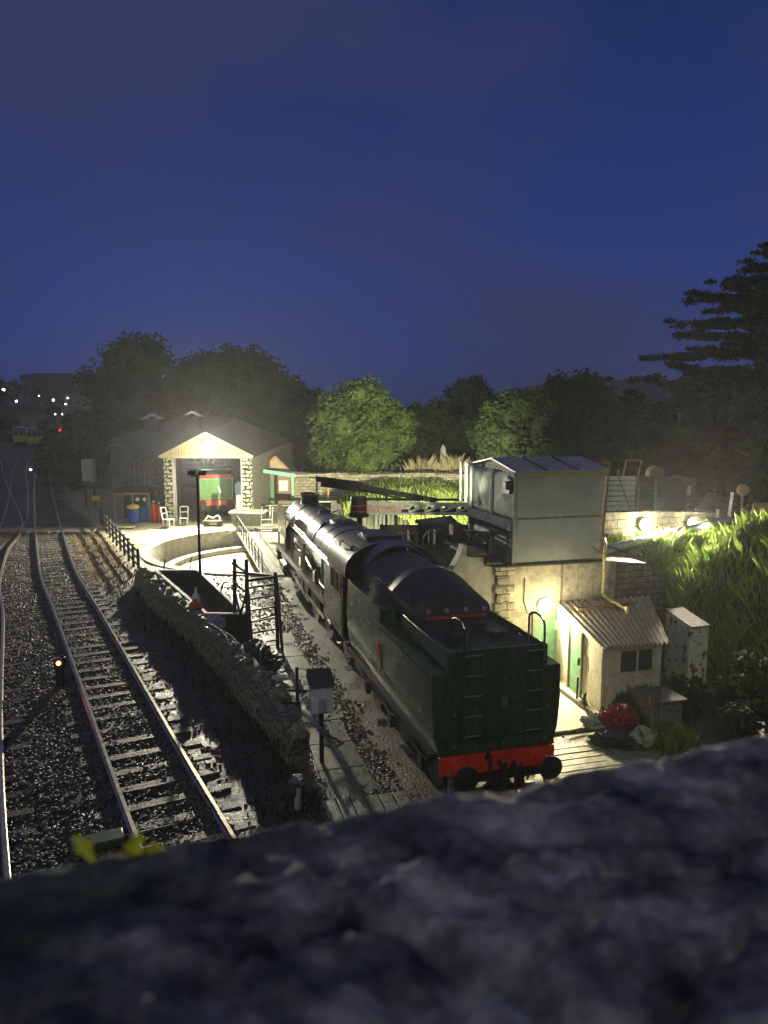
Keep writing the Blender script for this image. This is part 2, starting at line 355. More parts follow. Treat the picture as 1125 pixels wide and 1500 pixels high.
for q in (n1, vo): t.links.new(tcn.outputs['Object'], q.inputs[0])
rp = t.nodes.new('ShaderNodeValToRGB'); rp.color_ramp.elements[0].position = .36; rp.color_ramp.elements[0].color = (.45, .44, .40, 1); rp.color_ramp.elements[1].position = .62; rp.color_ramp.elements[1].color = (1.2, 1.2, 1.15, 1)
t.links.new(n1.outputs[0], rp.inputs[0])
mx = t.nodes.new('ShaderNodeMixRGB'); mx.blend_type = 'MULTIPLY'; mx.inputs[0].default_value = 1
t.links.new(at.outputs['Color'], mx.inputs[1]); t.links.new(rp.outputs[0], mx.inputs[2]); t.links.new(mx.outputs[0], b.inputs['Base Color'])
rr = t.nodes.new('ShaderNodeMapRange'); rr.inputs['From Min'].default_value = .35; rr.inputs['From Max'].default_value = .65; rr.inputs['To Min'].default_value = .3; rr.inputs['To Max'].default_value = .75
t.links.new(n1.outputs[0], rr.inputs[0]); t.links.new(rr.outputs[0], b.inputs['Roughness'])
n3 = t.nodes.new('ShaderNodeTexNoise'); n3.inputs['Scale'].default_value = 14; n3.inputs['Detail'].default_value = 8; t.links.new(tcn.outputs['Object'], n3.inputs[0])
bp = t.nodes.new('ShaderNodeBump'); bp.inputs['Strength'].default_value = .7; bp.inputs['Distance'].default_value = .05
t.links.new(n3.outputs[0], bp.inputs['Height']); t.links.new(bp.outputs[0], b.inputs['Normal'])
go.data.materials[0] = gm; struct(go)

# ================================================================== TRACKS
def catmull(pts, step=.5):
    P = [Vector(p) for p in pts]; P = [2 * P[0] - P[1]] + P + [2 * P[-1] - P[-2]]; o = []
    for k in range(1, len(P) - 2):
        n = max(2, int((P[k + 1] - P[k]).length / step))
        for q in range(n):
            u = q / n; a, b_, c, d = P[k - 1:k + 3]
            o.append(.5 * ((2 * b_) + (c - a) * u + (2 * a - 5 * b_ + 4 * c - d) * u * u + (3 * b_ - a - 3 * c + d) * u ** 3))
    o.append(P[-2]); return o
def rail_mb(path, off, ztop):
    mb = MB(); prof = [(-.035, 0), (.035, 0), (.035, -.04), (.012, -.05), (.012, -.13), (.06, -.15), (-.06, -.15), (-.012, -.13), (-.012, -.05), (-.035, -.04)]
    m = len(path); v = []; n = len(prof)
    for i in range(m):
        d = (path[min(i + 1, m - 1)] - path[max(i - 1, 0)]).normalized(); nn = Vector((d.y, -d.x, 0))
        for p, q in prof:
            c = path[i] + nn * (off + p); v.append((c.x, c.y, ztop + q))
    f = [(i * n + k, i * n + (k + 1) % n, (i + 1) * n + (k + 1) % n, (i + 1) * n + k) for i in range(m - 1) for k in range(n)]
    mb.add(v, f); return mb
slp = MB(); slp.box(-1.3, 1.3, -.125, .125, -.16, 0); slp_me = None
def chairs():
    mb = MB()
    for sx in (-1, 1):
        mb.box(sx * .755 - .17, sx * .755 + .17, -.1, .1, .0, .03); mb.box(sx * .755 - .10, sx * .755 - .045, -.07, .07, .03, .1); mb.box(sx * .755 + .045, sx * .755 + .10, -.07, .07, .03, .1)
    return mb
def track(label, pts, ztop=.5, spacing=.8, smax=60, group='railway tracks'):
    global slp_me, chr_me
    path = catmull([(p[0], p[1], 0) for p in pts])
    root = thing('railway_track', label, 'railway track', (0, 0, 0), 0, group)
    for off in (-.755, .755):
        r = rail_mb(path, off, ztop).build('rail', M['rail'], root, ang=25)
        r.data.materials.append(M['railside'])
        for pl in r.data.polygons:
            if pl.normal.z < .5: pl.material_index = 1
    acc = 0; last = path[0]; nxt = 0.2; cnt = 0; rest = MB(); 
    for k in range(1, len(path)):
        seg = path[k] - path[k - 1]; L = seg.length
        while nxt < acc + L and cnt < 400:
            p = path[k - 1] + seg * ((nxt - acc) / L); ang = math.atan2(seg.y, seg.x) - math.pi / 2
            if not (46.9 < p.y < 49.2) or ztop < .4:
                if cnt < smax:
                    if slp_me is None:
                        o = slp.build('sleeper', M['sleeper'], root, bevel=0); slp_me = o.data
                    else:
                        o = bpy.data.objects.new('sleeper', slp_me); COL.objects.link(o); o.parent = root
                    o.location = (p.x + random.uniform(-.04, .04), p.y, ztop - .165); o.rotation_euler = (0, 0, ang + random.uniform(-.015, .015))
                else:
                    c, s_ = math.cos(ang), math.sin(ang)
                    q = [(p.x + c * a - s_ * b_, p.y + s_ * a + c * b_) for a, b_ in ((-1.3, -.12), (1.3, -.12), (1.3, .12), (-1.3, .12))]
                    rest.hexa([(a, b_, ztop - .3) for a, b_ in q], [(a, b_, ztop - .165) for a, b_ in q])
                cnt += 1
            nxt += spacing
        acc += L
    if rest.v: o = rest.build('distant_sleepers', M['sleeper'], root); o['kind'] = 'stuff'
    return root
r1 = [(-2.0, 8.0), (-3.94, 11.89), (-5.94, 15.73), (-8.8, 21.3), (-12.0, 27.5), (-15.95, 35.13), (-21.2, 46.42), (-27.6, 60.5), (-38.16, 84), (-52, 116), (-70, 158), (-92, 215)]
def offs(pts, d):
    o = []
    for k, p in enumerate(pts):
        a = Vector(pts[max(k - 1, 0)]); b_ = Vector(pts[min(k + 1, len(pts) - 1)]); q = (b_ - a).normalized(); o.append((p[0] + q.y * d, p[1] - q.x * d))
    return o
tA = track('main running line curving away beside the stone retaining wall', offs(r1, .755))
rB = [(-3.2, 6.5), (-5.87, 11.19), (-9.14, 17.55), (-13.95, 27.5), (-16.9, 33.24), (-20.3, 41.0), (-22.2, 46.42), (-25.6, 54), (-33, 68), (-46, 93), (-63, 126), (-92, 178)]
tB = track('second line at the left edge of the photo, left of the main line', offs(rB, -.755), smax=50)
rC = [(-23.0, 46.4), (-25.6, 53), (-29.2, 61), (-36.8, 77.5), (-45, 95), (-56, 120)]
tC = track('crossover line beyond the board crossing, between the two lines', rC, ztop=.494, smax=12)
# board crossing over the lines
cb = thing('board_crossing', 'pale board crossing laid over the tracks by the fence', 'crossing', (-22.5, 48, .0), 0)
for k in range(9):
    xs = [(-30.5, -29), (-28.9, -27.0), (-26.9, -25.2), (-25.1, -24.0), (-23.9, -22.95), (-22.65, -22.05), (-21.8, -20.8), (-20.45, -20.2), (-20.1, -18.2)][k]
    mb = MB()
    for q in range(5):
        y0 = 47.15 + q * .36; mb.box(xs[0] + 22.5, xs[1] + 22.5, y0 - 48, y0 + .33 - 48, .35, .475 + random.uniform(0, .012))
    mb.build('board_panel', M['wood'], cb, smooth=False)

# loose ballast near the lines
def stones(name, n, fn, size, m, label, cat):
    P = fn(n); n = len(P); base = np.array([(-1, -1, -1), (1, -1, -1), (1, 1, -1), (-1, 1, -1), (-1, -1, 1), (1, -1, 1), (1, 1, 1), (-1, 1, 1)], float)
    V = base[None] * (1 + RNG.uniform(-.45, .45, (n, 8, 3))) * RNG.uniform(*size, (n, 1, 1)) * .5
    ang = RNG.uniform(0, 6.28, (n, 1)); ta = RNG.uniform(-.8, .8, (n, 1))
    x, y, z = V[..., 0], V[..., 1], V[..., 2] * .75
    y, z = y * np.cos(ta) - z * np.sin(ta), y * np.sin(ta) + z * np.cos(ta)
    x, y = x * np.cos(ang) - y * np.sin(ang), x * np.sin(ang) + y * np.cos(ang)
    V = np.stack([x, y, z], 2) + P[:, None]
    F = np.array([(0, 3, 2, 1), (4, 5, 6, 7), (0, 1, 5, 4), (1, 2, 6, 5), (2, 3, 7, 6), (3, 0, 4, 7)])
    F = (F[None] + (np.arange(n) * 8)[:, None, None]).reshape(-1, 4)
    o = npmesh(name, V.reshape(-1, 3), F, m); tag(o, label, cat, kind='stuff'); return o
M['stone'] = mat('wet_ballast', (.12, .102, .08), .6, 0, 1.7, col2=(.025, .022, .018), spec=.8)
def bal(n):
    y = 9 + 38 * RNG.random(n) ** 1.4; W = np.interp(y, WY, WX)
    x = W - .6 - RNG.random(n) * 9.0
    s = ground_z(x, y) + .012; P = np.stack([x, y, s], 1)
    rr_ = np.interp(y, [p[1] for p in r1], [p[0] for p in r1])
    # tallest between the rails and in the six-foot, thin over the dark verge beside the wall
    keep = ((x < rr_ + 1.9) | (RNG.random(n) < .12))
    return P[keep]
stones('ballast', 40000, bal, (.03, .068), M['stone'], 'wet grey stone ballast between and beside the rails', 'ballast')
def grav(n):
    s = RNG.uniform(-3, 23, n); t_ = np.where(RNG.random(n) < .3, RNG.normal(-1.9, .3, n), RNG.uniform(-4.4, -1.5, n)); t_ = np.where(RNG.random(n) < .12, -t_ * .8, t_)
    x, y, _ = Lw(s, t_); return np.stack([x, y, ground_z(x, y) + .01], 1)
stones('gravel', 6000, grav, (.02, .06), M['stone'], 'loose pale gravel scattered along the locomotive track', 'gravel')

# loco track and slab path
LT = [Lw(s, 0)[:2] for s in (-9, -4, 0, 5, 10, 15, 20, 21.8)]
tL = track('yard track under the large steam locomotive', LT, ztop=.02, smax=40, group='railway tracks')
path = MB()
for k in range(9):
    s0 = 1.2 + k * 1.35; off = .04 * math.sin(k * 2)
    path.hexa([Lw(s0, -3.15 + off, -.1), Lw(s0, -2.05, -.1), Lw(s0 + 1.31, -2.05, -.1), Lw(s0 + 1.31, -3.1 + off, -.1)], [Lw(s0, -3.15 + off, .035), Lw(s0, -2.05, .04), Lw(s0 + 1.31, -2.05, .035), Lw(s0 + 1.31, -3.1 + off, .03)])
M['wetslab'] = mat('wet_mossy_slabs', (.17, .17, .12), .4, 0, 2.4, bump=.5, bscale=18, col2=(.05, .06, .03))
struct(path.build('slab_path', M['wetslab'], smooth=False))
M['deckwood'] = mat('wet_deck_timber', (.34, .32, .24), .5, 0, 5, bump=.5, bscale=22, col2=(.12, .12, .08))
def deck(label, t0, t1, s0, s1, n, along='s'):
    root = thing('timber_deck', label, 'boards', Lw((s0 + s1) / 2, (t0 + t1) / 2, 0), PHI, 'timber crossing decks'); cs, ct = (s0 + s1) / 2, (t0 + t1) / 2
    for k in range(n):
        mb = MB()
        if along == 's': a = t0 + (t1 - t0) * k / n; mb.box(a - ct, a + (t1 - t0) / n - .03 - ct, s0 - cs, s1 - cs + random.uniform(-.05, .05), -.06, .07 + random.uniform(0, .015))
        else: a = s0 + (s1 - s0) * k / n; mb.box(t0 - ct, t1 - ct + random.uniform(-.1, .1), a - cs, a + (s1 - s0) / n - .03 - cs, -.06, .07 + random.uniform(0, .015))
        mb.build('plank', M['deckwood'], root, smooth=False, bevel=.01)
deck('dark wet timber deck left of the tender end', -3.3, -1.55, -.5, 1.15, 6)
deck('pale timber deck right of the red buffer beam', 1.75, 4.3, 0.4, 2.3, 7, 't')
ap = MB(); ap.hexa([Lw(2.9, 1.9, -.1), Lw(2.9, 4.25, -.1), Lw(7, 4.6, -.1), Lw(7, 1.9, -.1)], [Lw(2.9, 1.9, .09), Lw(2.9, 4.25, .09), Lw(7, 4.6, .09), Lw(7, 1.9, .09)])
struct(ap.build('concrete_apron', M['concrete'], smooth=False))
kb = MB(); kb.bar(Lw(3.0, 4.28, .14), Lw(5.6, 4.36, .14), .16, .16); o = kb.build('kerb', M['concrete'], bevel=.02); struct(o)

# ================================================================== TURNTABLE
tt = thing('turntable_pit', 'round concrete turntable pit with raised inner ring in front of the shed', 'turntable pit', (TC[0], TC[1], .3))
def ring(r0, r1_, z0, z1, n=72): 
    mb = MB(); v = []
    for r, z in ((r0, z0), (r0, z1), (r1_, z1), (r1_, z0)):
        v += [(r * math.cos(2 * math.pi * i / n), r * math.sin(2 * math.pi * i / n), z) for i in range(n)]
    f = [(k * n + i, k * n + (i + 1) % n, ((k + 1) % 4) * n + (i + 1) % n, ((k + 1) % 4) * n + i) for k in range(4) for i in range(n)]
    return mb.add(v, f)
ring(TR - .1, TR + .42, -1.6, .06).build('pit_wall', M['concrete'], tt)
ring(TR - 1.15, TR - .62, -1.7, -.95).build('race_ring', M['concrete'], tt)
M['floor'] = mat('pit_floor', (.48, .45, .33), .6, 0, .9, bump=.4, bscale=18, col2=(.27, .27, .15))
fl = MB(); fl.cyl((0, 0, -1.4), (0, 0, -1.25), TR - .05, 64); fl.build('pit_floor', M['floor'], tt, smooth=False)
tb = thing('turntable_bridge', 'planked turntable bridge carrying rails up to the locomotive', 'turntable', Lw(29.3, 0, .3), PHI)
g_ = MB()
for sx in (-1, 1): g_.box(sx * .78 - .12, sx * .78 + .12, -6.9, 6.9, -1.0, -.12); g_.box(sx * .78 - .2, sx * .78 + .2, -6.9, 6.9, -.13, -.09)
for yy in (-6.2, -3, 0, 3, 6.2): g_.box(-.7, .7, yy - .06, yy + .06, -.9, -.3)
g_.build('girder', M['under'], tb)
for sx in (-1, 0, 1):
    dk = MB(); x0, x1 = ((-2.05, -.84), (-.66, .66), (.84, 2.05))[sx + 1]
    for k in range(4): dk.box(x0 + (x1 - x0) * k / 4, x0 + (x1 - x0) * (k + 1) / 4 - .02, -7.1, 7.1, -.08, .0 + .006 * (k % 2))
    dk.build('deck_boards', M['deckwood'], tb, smooth=False)
for sx in (-1, 1):
    MB().box(sx * .75 - .035, sx * .75 + .035, -7.15, 7.15, -.09, .045).build('rail', M['rail'], tb)
rl = MB()
for k in range(10): yy = -6.9 + k * 1.53; rl.bar((-2.0, yy, -.05), (-2.0, yy, 1.0), .05)
rl.bar((-2.0, -7, 1.0), (-2.0, 7, 1.0), .05); rl.bar((-2.0, -7, .55), (-2.0, 7, .55), .035); rl.bar((-2.0, 6.6, 1.0), (-2.0, 6.6, 1.5), .05)
rl.build('handrail', M['dark'], tb)
lv = MB(); lv.bar((2.0, 6.0, .05), (3.0, 6.6, .9), .06); lv.bar((2.1, 6.1, .3), (2.1, 6.1, 1.1), .06); lv.build('locking_lever', M['dark'], tb)

# black post and rail fence
F0, F1 = Vector((-18.6, 50.2)), Vector((-11.6, 35.8)); fr = thing('rail_fence', 'black post and rail fence along the yard edge above the tracks', 'fence', (F0.x, F0.y, .4)); npst = 11
def fp(u, z): q = F0.lerp(F1, u); return (q.x - F0.x, q.y - F0.y, gz(q.x, q.y) + z - .4)
for k in range(npst):
    u = k / (npst - 1); MB().bar(fp(u, -.2), fp(u, 1.15 + random.uniform(-.03, .05)), .11).build('post', M['darkboard'], fr)
for h in (.35, .68, 1.0):
    mb = MB()
    for k in range(npst - 1): mb.bar(fp(k / (npst - 1), h + random.uniform(-.03, .03)), fp((k + 1) / (npst - 1), h + random.uniform(-.03, .03)), .05, .12)
    mb.build('rail', M['darkboard'], fr)

# stone retaining wall along the line
wp = [(-10.9, 33.1), (-10.55, 32.31), (-9.16, 29.63), (-5.97, 24.1), (-4.03, 20.26), (-2.29, 16.56), (-2.05, 16.1)]
wl = catmull([(a, b_, 0) for a, b_ in wp], .35); mb = MB(); cop = MB(); n = len(wl); V = []
for k, p in enumerate(wl):
    d = (wl[min(k + 1, n - 1)] - wl[max(k - 1, 0)]).normalized(); nn = Vector((d.y, -d.x, 0)) * -1
    u = k / (n - 1); top = 1.18 + .07 * math.sin(k * 1.9) - .5 * max(0, (u - .93) / .07) - .25 * max(0, (.06 - u) / .06)
    for q, z in ((-.14, -.2), (-.02, .5), (.03, top), (.45, top), (.5, -.3)):
        c = p + nn * q + Vector((0, 0, 0)); V.append((c.x + .03 * math.sin(k * 5 + z * 9), c.y, z))
    for e in range(2):
        if random.random() < .9:
            c = p - nn * (-.24) + d * random.uniform(-.1, .1) + nn * random.uniform(-.17, .17); cop.blob((c.x, c.y, top + .02), random.uniform(.10, .19), .5, 1, 2, k + e * 77, (1, 1, .62))
mb.add(V, [(k * 5 + a, k * 5 + a + 1, (k + 1) * 5 + a + 1, (k + 1) * 5 + a) for k in range(n - 1) for a in range(4)] + [(0, 1, 2, 3, 4), tuple(range(n * 5 - 1, n * 5 - 6, -1))])
sw = thing('retaining_wall', 'rough mossy stone retaining wall between yard and main line', 'stone wall', (0, 0, 0)); mb.build('wall_face', M['rubble'], sw); cop.build('coping_stones', mat('coping', (.22, .21, .14), .6, 0, 5, bump=.6, col2=(.07, .08, .045)), sw, ang=20)

# coal bin behind the wall
bn = thing('coal_bin', 'long dark open coal bin behind the stone retaining wall', 'coal bin', Lw(17, -5.2, 0))
c_ = [Lw(20.9, -6.75), Lw(20.5, -5.0), Lw(12.6, -3.75), Lw(13.0, -5.0)]; c_ = [Vector((p[0] - Lw(17, -5.2)[0], p[1] - Lw(17, -5.2)[1], 0)) for p in c_]
mb = MB(); cp = MB()
for k in range(4):
    a_, b_ = c_[k], c_[(k + 1) % 4]; mb.bar((a_.x, a_.y, .45), (b_.x, b_.y, .45), .1, 1.1); cp.bar((a_.x, a_.y, 1.03), (b_.x, b_.y, 1.03), .13, .05)
mb.build('side_plate', M['dark'], bn); cp.build('top_rail', M['concrete'], bn)
mb = MB(); mb.add([(p.x, p.y, .25 + .1 * k) for k, p in enumerate(c_)], [(0, 1, 2, 3)]); mb.build('coal', M['coal'], bn)
for s_, t_, h_ in ((21.1, -6.4, 1.5), (21.1, -5.3, 1.55), (16, -4.3, 1.4)):
    mb = MB(); p = Vector(Lw(s_, t_)) - Vector(Lw(17, -5.2)); mb.tube([(p.x, p.y, 0), (p.x, p.y, h_ - .3), (p.x + .1, p.y, h_)], .03); mb.build('stanchion', M['dark'], bn)

# steel loading frame
fm = thing('loading_tower', 'tall dark steel frame with ladder rungs beside the coal bin', 'steel frame', (-4.1, 24.8, 0))
P4 = [(-1.0, 1.9), (-.35, -.2), (.55, .1), (.95, -1.2)]; Ht = [2.85, 3.1, 2.85, 2.0]
P4 = [(-1.05, 1.0), (-.35, -.4), (.55, .2), (.75, -1.4)]
def leg(p, h): return MB().bar((p[0], p[1], -.05), (p[0] * .93, p[1], h), .11)
for p, h in zip(P4[:3], (2.9, 3.15, 2.6)): leg(p, h).build('leg', M['dark'], fm)
mb = MB()
for z in (2.75, 2.1): mb.bar((P4[0][0], P4[0][1], z), (P4[1][0], P4[1][1], z), .08)
mb.bar((P4[1][0], P4[1][1], 2.45), (P4[2][0], P4[2][1], 2.45), .08); mb.bar((P4[0][0], P4[0][1], 2.45), (P4[2][0], P4[2][1], 2.45), .07)
mb.bar((P4[0][0], P4[0][1], .3), (P4[1][0], P4[1][1], 2.0), .06); mb.bar((P4[0][0], P4[0][1], 2.0), (P4[1][0], P4[1][1], .3), .06); mb.bar((P4[0][0], P4[0][1], .45), (P4[2][0], P4[2][1], 1.2), .06)
mb.build('brace', M['dark'], fm)
for k in range(6):
    z = .3 + k * .38; MB().bar((P4[1][0], P4[1][1], z), (P4[2][0], P4[2][1] - .1, z + .03), .05).build('rung', M['dark'], fm)
mb = MB(); mb.bar((.55, .2, 2.4), (.95, -1.5, .1), .09); mb.bar((-.35, -.4, 3.0), (.1, -2.0, .1), .09); mb.build('stay', M['dark'], fm)

# scrap heap behind the wall, nearer the bridge
def rag(name, label, cat, loc, r, m, sq=(1, 1, .45), seed=1, amp=.9, group=None):
    mb = MB(); mb.blob((0, 0, 0), 1, 0, 5, 1, 0); V = []
    for p in mb.v:
        q = Vector(p); n1_ = noise.noise(q * 1.4 + Vector((seed, seed * 2.3, 0))); n2_ = noise.noise(q * 3.6 + Vector((n1_ * 2, seed, seed))); n3_ = noise.noise(q * 8 + Vector((seed, n2_ * 2, 1)))
        k_ = 1 + amp * .38 * n1_ + .26 * (.4 - abs(n2_) * 2) + .10 * (.4 - abs(n3_) * 2); V.append((q.x * r * k_ * sq[0], q.y * r * k_ * sq[1], max(-.02, (q.z + .45) * r * k_ * sq[2])))
    mb.v = V; o = mb.build(name, m, ang=75); o.location = loc; return tag(o, label, cat, group)
gx_ = Lw(9.0, -3.9); rag('scrap_heap', 'tangled heap of dark scrap and hoses behind the wall', 'scrap heap', (gx_[0], gx_[1], .2), .75, M['cloth_dark'], (1, 1.5, .7), 3)
q = Lw(9.3, -3.6); rag('blue_bag', 'crumpled blue bag on the scrap heap', 'bag', (q[0], q[1], .72), .17, mat('bag_blue', (.12, .12, .5), .5, 0, 9), seed=5)
q = Lw(8.7, -4.1); rag('white_bag', 'small white bag on the scrap heap', 'bag', (q[0], q[1], .68), .16, M['white'], seed=8)
q = Lw(8.0, -3.2); rag('white_sheet', 'folded pale sheet beside the scrap heap', 'sheet', (q[0], q[1], .25), .2, M['white'], (1.4, .7, .4), seed=9)
for k, (s0, lab) in enumerate(((10.6, 'long bent steel pipe lying on the wall top'), (9.6, 'second steel pipe curling down past the wall end'))):
    mb = MB(); pts = []
    for e in range(12): u = e / 11; q = Lw(s0 - u * 4.4, -5.05 + .35 * k + u * (1.1 + .2 * k) + .12 * math.sin(u * 7 + k)); pts.append((q[0], q[1], 1.33 - .05 * k - .55 * u * u))
    mb.tube(pts, .035); tag(mb.build('steel_pipe', M['steel']), lab, 'pipe', 'steel pipes on the wall')
q = Lw(13.0, -5.35); rc = MB(); rc.lathe([(.0, 0), (.2, 0), (.21, .05), (.21, .5), (.17, .58), (.06, .62), (.06, .7), (0, .7)], n=16); o = rc.build('red_canister', M['redpaint']); o.location = (q[0], q[1], 1.2 - .35); tag(o, 'red canister standing behind the stone wall', 'canister')
q = Lw(13.5, -5.3); rc = MB(); rc.lathe([(0, 0), (.14, 0), (.15, .25), (.06, .42), (.03, .6), (0, .6)], n=14); o = rc.build('white_funnel', M['white']); o.location = (q[0], q[1], 1.25); tag(o, 'white funnel standing behind the red canister', 'funnel')
q = Lw(11.4, -4.75); rag('mauve_sheet', 'mauve plastic sheet hanging by the loading frame', 'sheet', (q[0], q[1], 1.0), .3, mat('mauve', (.22, .2, .34), .5), (1, .6, .8), 12)
q = Lw(11.9, -4.9); rag('pink_rag', 'dull red rag behind the wall top', 'rag', (q[0], q[1], 1.1), .28, M['cloth_red'], (1.1, .7, .4), 14)

# white equipment cabinet on a post
cx_, cy_ = -1.4, 16.5
cb = thing('equipment_cabinet', 'white metal equipment cabinet on a post at the end of the wall', 'cabinet', (cx_, cy_, 0), PHI)
MB().box(-.25, .25, -.14, .14, 1.22, 1.86).build('body', M['white'], cb, bevel=.015)
mb = MB(); mb.hexa([(-.29, -.22, 1.87), (.29, -.22, 1.87), (.29, .3, 1.95), (-.29, .3, 1.95)], [(-.27, -.2, 1.90), (.27, -.2, 1.90), (.27, .3, 2.12), (-.27, .3, 2.12)]); mb.build('hood', M['cloth_dark'], cb)
mb = MB(); mb.box(-.215, .215, -.152, -.141, 1.25, 1.83); mb.build('door', M['white'], cb, bevel=.004)
mb = MB(); mb.box(-.09, .09, -.175, -.153, 1.27, 1.5); mb.cyl((0, -.18, 1.5), (0, -.153, 1.5), .09, 16); mb.build('lock_plate', mat('grey_plate', (.3, .33, .3), .5), cb)
MB().bar((0, 0, -.1), (0, 0, 1.22), .09).build('post', M['dark'], cb)
for k in range(3):
    mb = MB(); d = .05 * k; mb.tube([(-.2 + d, 0, 1.22), (-.22 + d, -.1, 1.0), (.0 + d, -.2, .75), (.32 + d, -.1, .6 - d), (.42 + d, 0, .42), (.3, .1, .35 - d), (.05, .1, .4)], .016); mb.build('cable', M['steel'], cb)
for k in range(2):
    mb = MB(); mb.tube([(-.28, 0, 1.7 - .15 * k), (-.42, -.05, 1.6), (-.5, 0, 1.35), (-.75, .15, 1.25 - .1 * k), (-1.0, .5, 1.1)], .02); mb.build('cable', M['steel'], cb)
# sign post with loose top
sp = thing('junction_post', 'thin dark post with cross arm left of the white cabinet', 'post', (-2.0, 17.1, 0)); MB().bar((0, 0, 0), (0, 0, 2.05), .07).build('post', M['dark'], sp); MB().bar((-.25, 0, 1.5), (.35, -.1, 1.5), .05).build('arm', M['dark'], sp)
mb = MB(); mb.box(-.35, .05, -.1, .15, .6, 1.25); mb.build('junction_box', M['dark'], sp)
# shiny hooded standpipe near the bridge
hp = thing('standpipe', 'short standpipe with shiny hooded tap wrapped in sacking', 'standpipe', (-1.66, 14.0, 0))
MB().tube([(0, 0, -.1), (0, 0, .55), (.02, 0, .75)], [.08, .07, .07], 8).build('pipe', M['cloth_pale'], hp)
mb = MB(); mb.blob((0, 0, .86), .15, .5, 2, 2, 3, (1, 1, .85)); mb.build('hood', mat('foil', (.55, .6, .45), .18, .85, 9, bump=.5), hp, ang=10)
mb = MB(); mb.blob((-.1, 0, .66), .13, .7, 2, 2, 6, (.8, .8, 1.5)); mb.build('sacking', M['cloth_dark'], hp)
# lit ground signal between the lines
gs = thing('ground_signal', 'small dark ground signal with a glowing orange lamp between the tracks', 'signal', (-8.97, 20.6, .3))
MB().box(-.09, .09, -.08, .08, 0, .5).build('post', M['dark'], gs); MB().box(-.13, .13, -.09, .12, .5, .82).build('lamp_case', M['dark'], gs, bevel=.02)
MB().cyl((0.02, -.13, .7), (0.02, -.09, .7), .06, 12).build('lens', mat('orange_lens', (1, .4, .1), .3, emit=(1, .30, .10), estr=4), gs)
mb = MB(); mb.cyl((.1, -.02, .84), (.1, -.02, .9), .05, 8); mb.build('cap', M['dark'], gs)
# point motor box near the bridge
pm = thing('point_motor', 'low green metal point motor box between the rails', 'point motor', (-5.0, 12.6, .34), .45); MB().box(-.45, .45, -.2, .2, 0, .16).build('casing', mat('box_green', (.07, .12, .06), .35, .3, 5), pm, bevel=.03); MB().bar((.45, 0, .08), (1.3, 0, .08), .04).build('rod', M['steel'], pm)
# lamp post
lp = thing('lamp_post', 'tall thin black lamp post with unlit twin heads by the turntable', 'lamp post', (-7.7, 31.7, 0))
MB().tube([(0, 0, -.1), (0, 0, 2), (0, 0, 5.3)], [.075, .06, .045], 8).build('post', M['dark'], lp)
MB().bar((-.25, 0, 5.2), (.25, 0, 5.3), .05).build('crossarm', M['dark'], lp)
for sx in (-1, 1):
    mb = MB(); mb.hexa([(sx * .22 - .15, -.12, 5.26), (sx * .22 + .15, -.12, 5.26), (sx * .22 + .15, .14, 5.34), (sx * .22 - .15, .14, 5.34)], [(sx * .22 - .15, -.12, 5.34), (sx * .22 + .15, -.12, 5.34), (sx * .22 + .15, .14, 5.44), (sx * .22 - .15, .14, 5.44)]); mb.build('floodlight_head', M['dark'], lp)

# ================================================================== LOCOMOTIVE (local x = across, y = forward, z = up; origin under the rear buffer beam)
lo = thing('steam_locomotive', 'large dark green and black steam locomotive with its tender, standing on the yard track', 'steam locomotive', Lw(0, 0, 0), PHI)
def P_(mb, name, m, parent=lo, **k): return mb.build(name, m, parent, **k)
# tender tank: low rear part
body = [(-1.20, 1.24), (-1.31, 1.6), (-1.355, 2.2), (-1.34, 2.86), (-1.30, 2.875), (-1.30, 2.80), (-1.06, 2.80), (-1.06, 3.27), (1.06, 3.27), (1.06, 2.80), (1.30, 2.80), (1.30, 2.875), (1.34, 2.86), (1.355, 2.2), (1.31, 1.6), (1.20, 1.24)]
MBx = MB(); MBx.ext([(-1.20, 1.24), (-1.31, 1.6), (-1.355, 2.2), (-1.34, 2.88), (1.34, 2.88), (1.355, 2.2), (1.31, 1.6), (1.20, 1.24)], .03, 3.95)
def rivet(mb, p, n, r=.015):
    p = Vector(p); n = Vector(n).normalized(); mb.cyl(p - n * .002, p + n * .012, r, 5, r2=r * .45)
tn = P_(MBx, 'tender_tank', M['green'], bevel=.0)
rv = MB()
for k in range(28):
    x = -1.18 + k * .0875
    for z in (1.30, 2.16, 2.24): rivet(rv, (x, .03, z), (0, -1, 0))
for k in range(17):
    z = 1.3 + k * .092
    for x in (-1.16, -.22, .26, 1.16): rivet(rv, (x, .03, z), (0, -1, 0))
def sidex(z): return float(np.interp(z, [1.24, 1.6, 2.2, 2.88], [1.20, 1.31, 1.355, 1.34]))
for z in (1.32, 2.78):
    for k in range(43): 
        for sx in (-1, 1): rivet(rv, (sx * sidex(z), .1 + k * .09, z), (sx, 0, 0))
for k in range(16):
    for y in (.12, 2.0, 3.85): 
        for sx in (-1, 1): z = 1.32 + k * .095; rivet(rv, (sx * sidex(z), y, z), (sx, 0, 0))
# the rivets are surface pattern: join them into the tank's own mesh
bmj = bmesh.new(); bmj.from_mesh(tn.data); tmp = bpy.data.meshes.new('tmp'); tmp.from_pydata(rv.v, [], rv.f); bmj.from_mesh(tmp); bmj.to_mesh(tn.data); bmj.free(); bpy.data.meshes.remove(tmp)
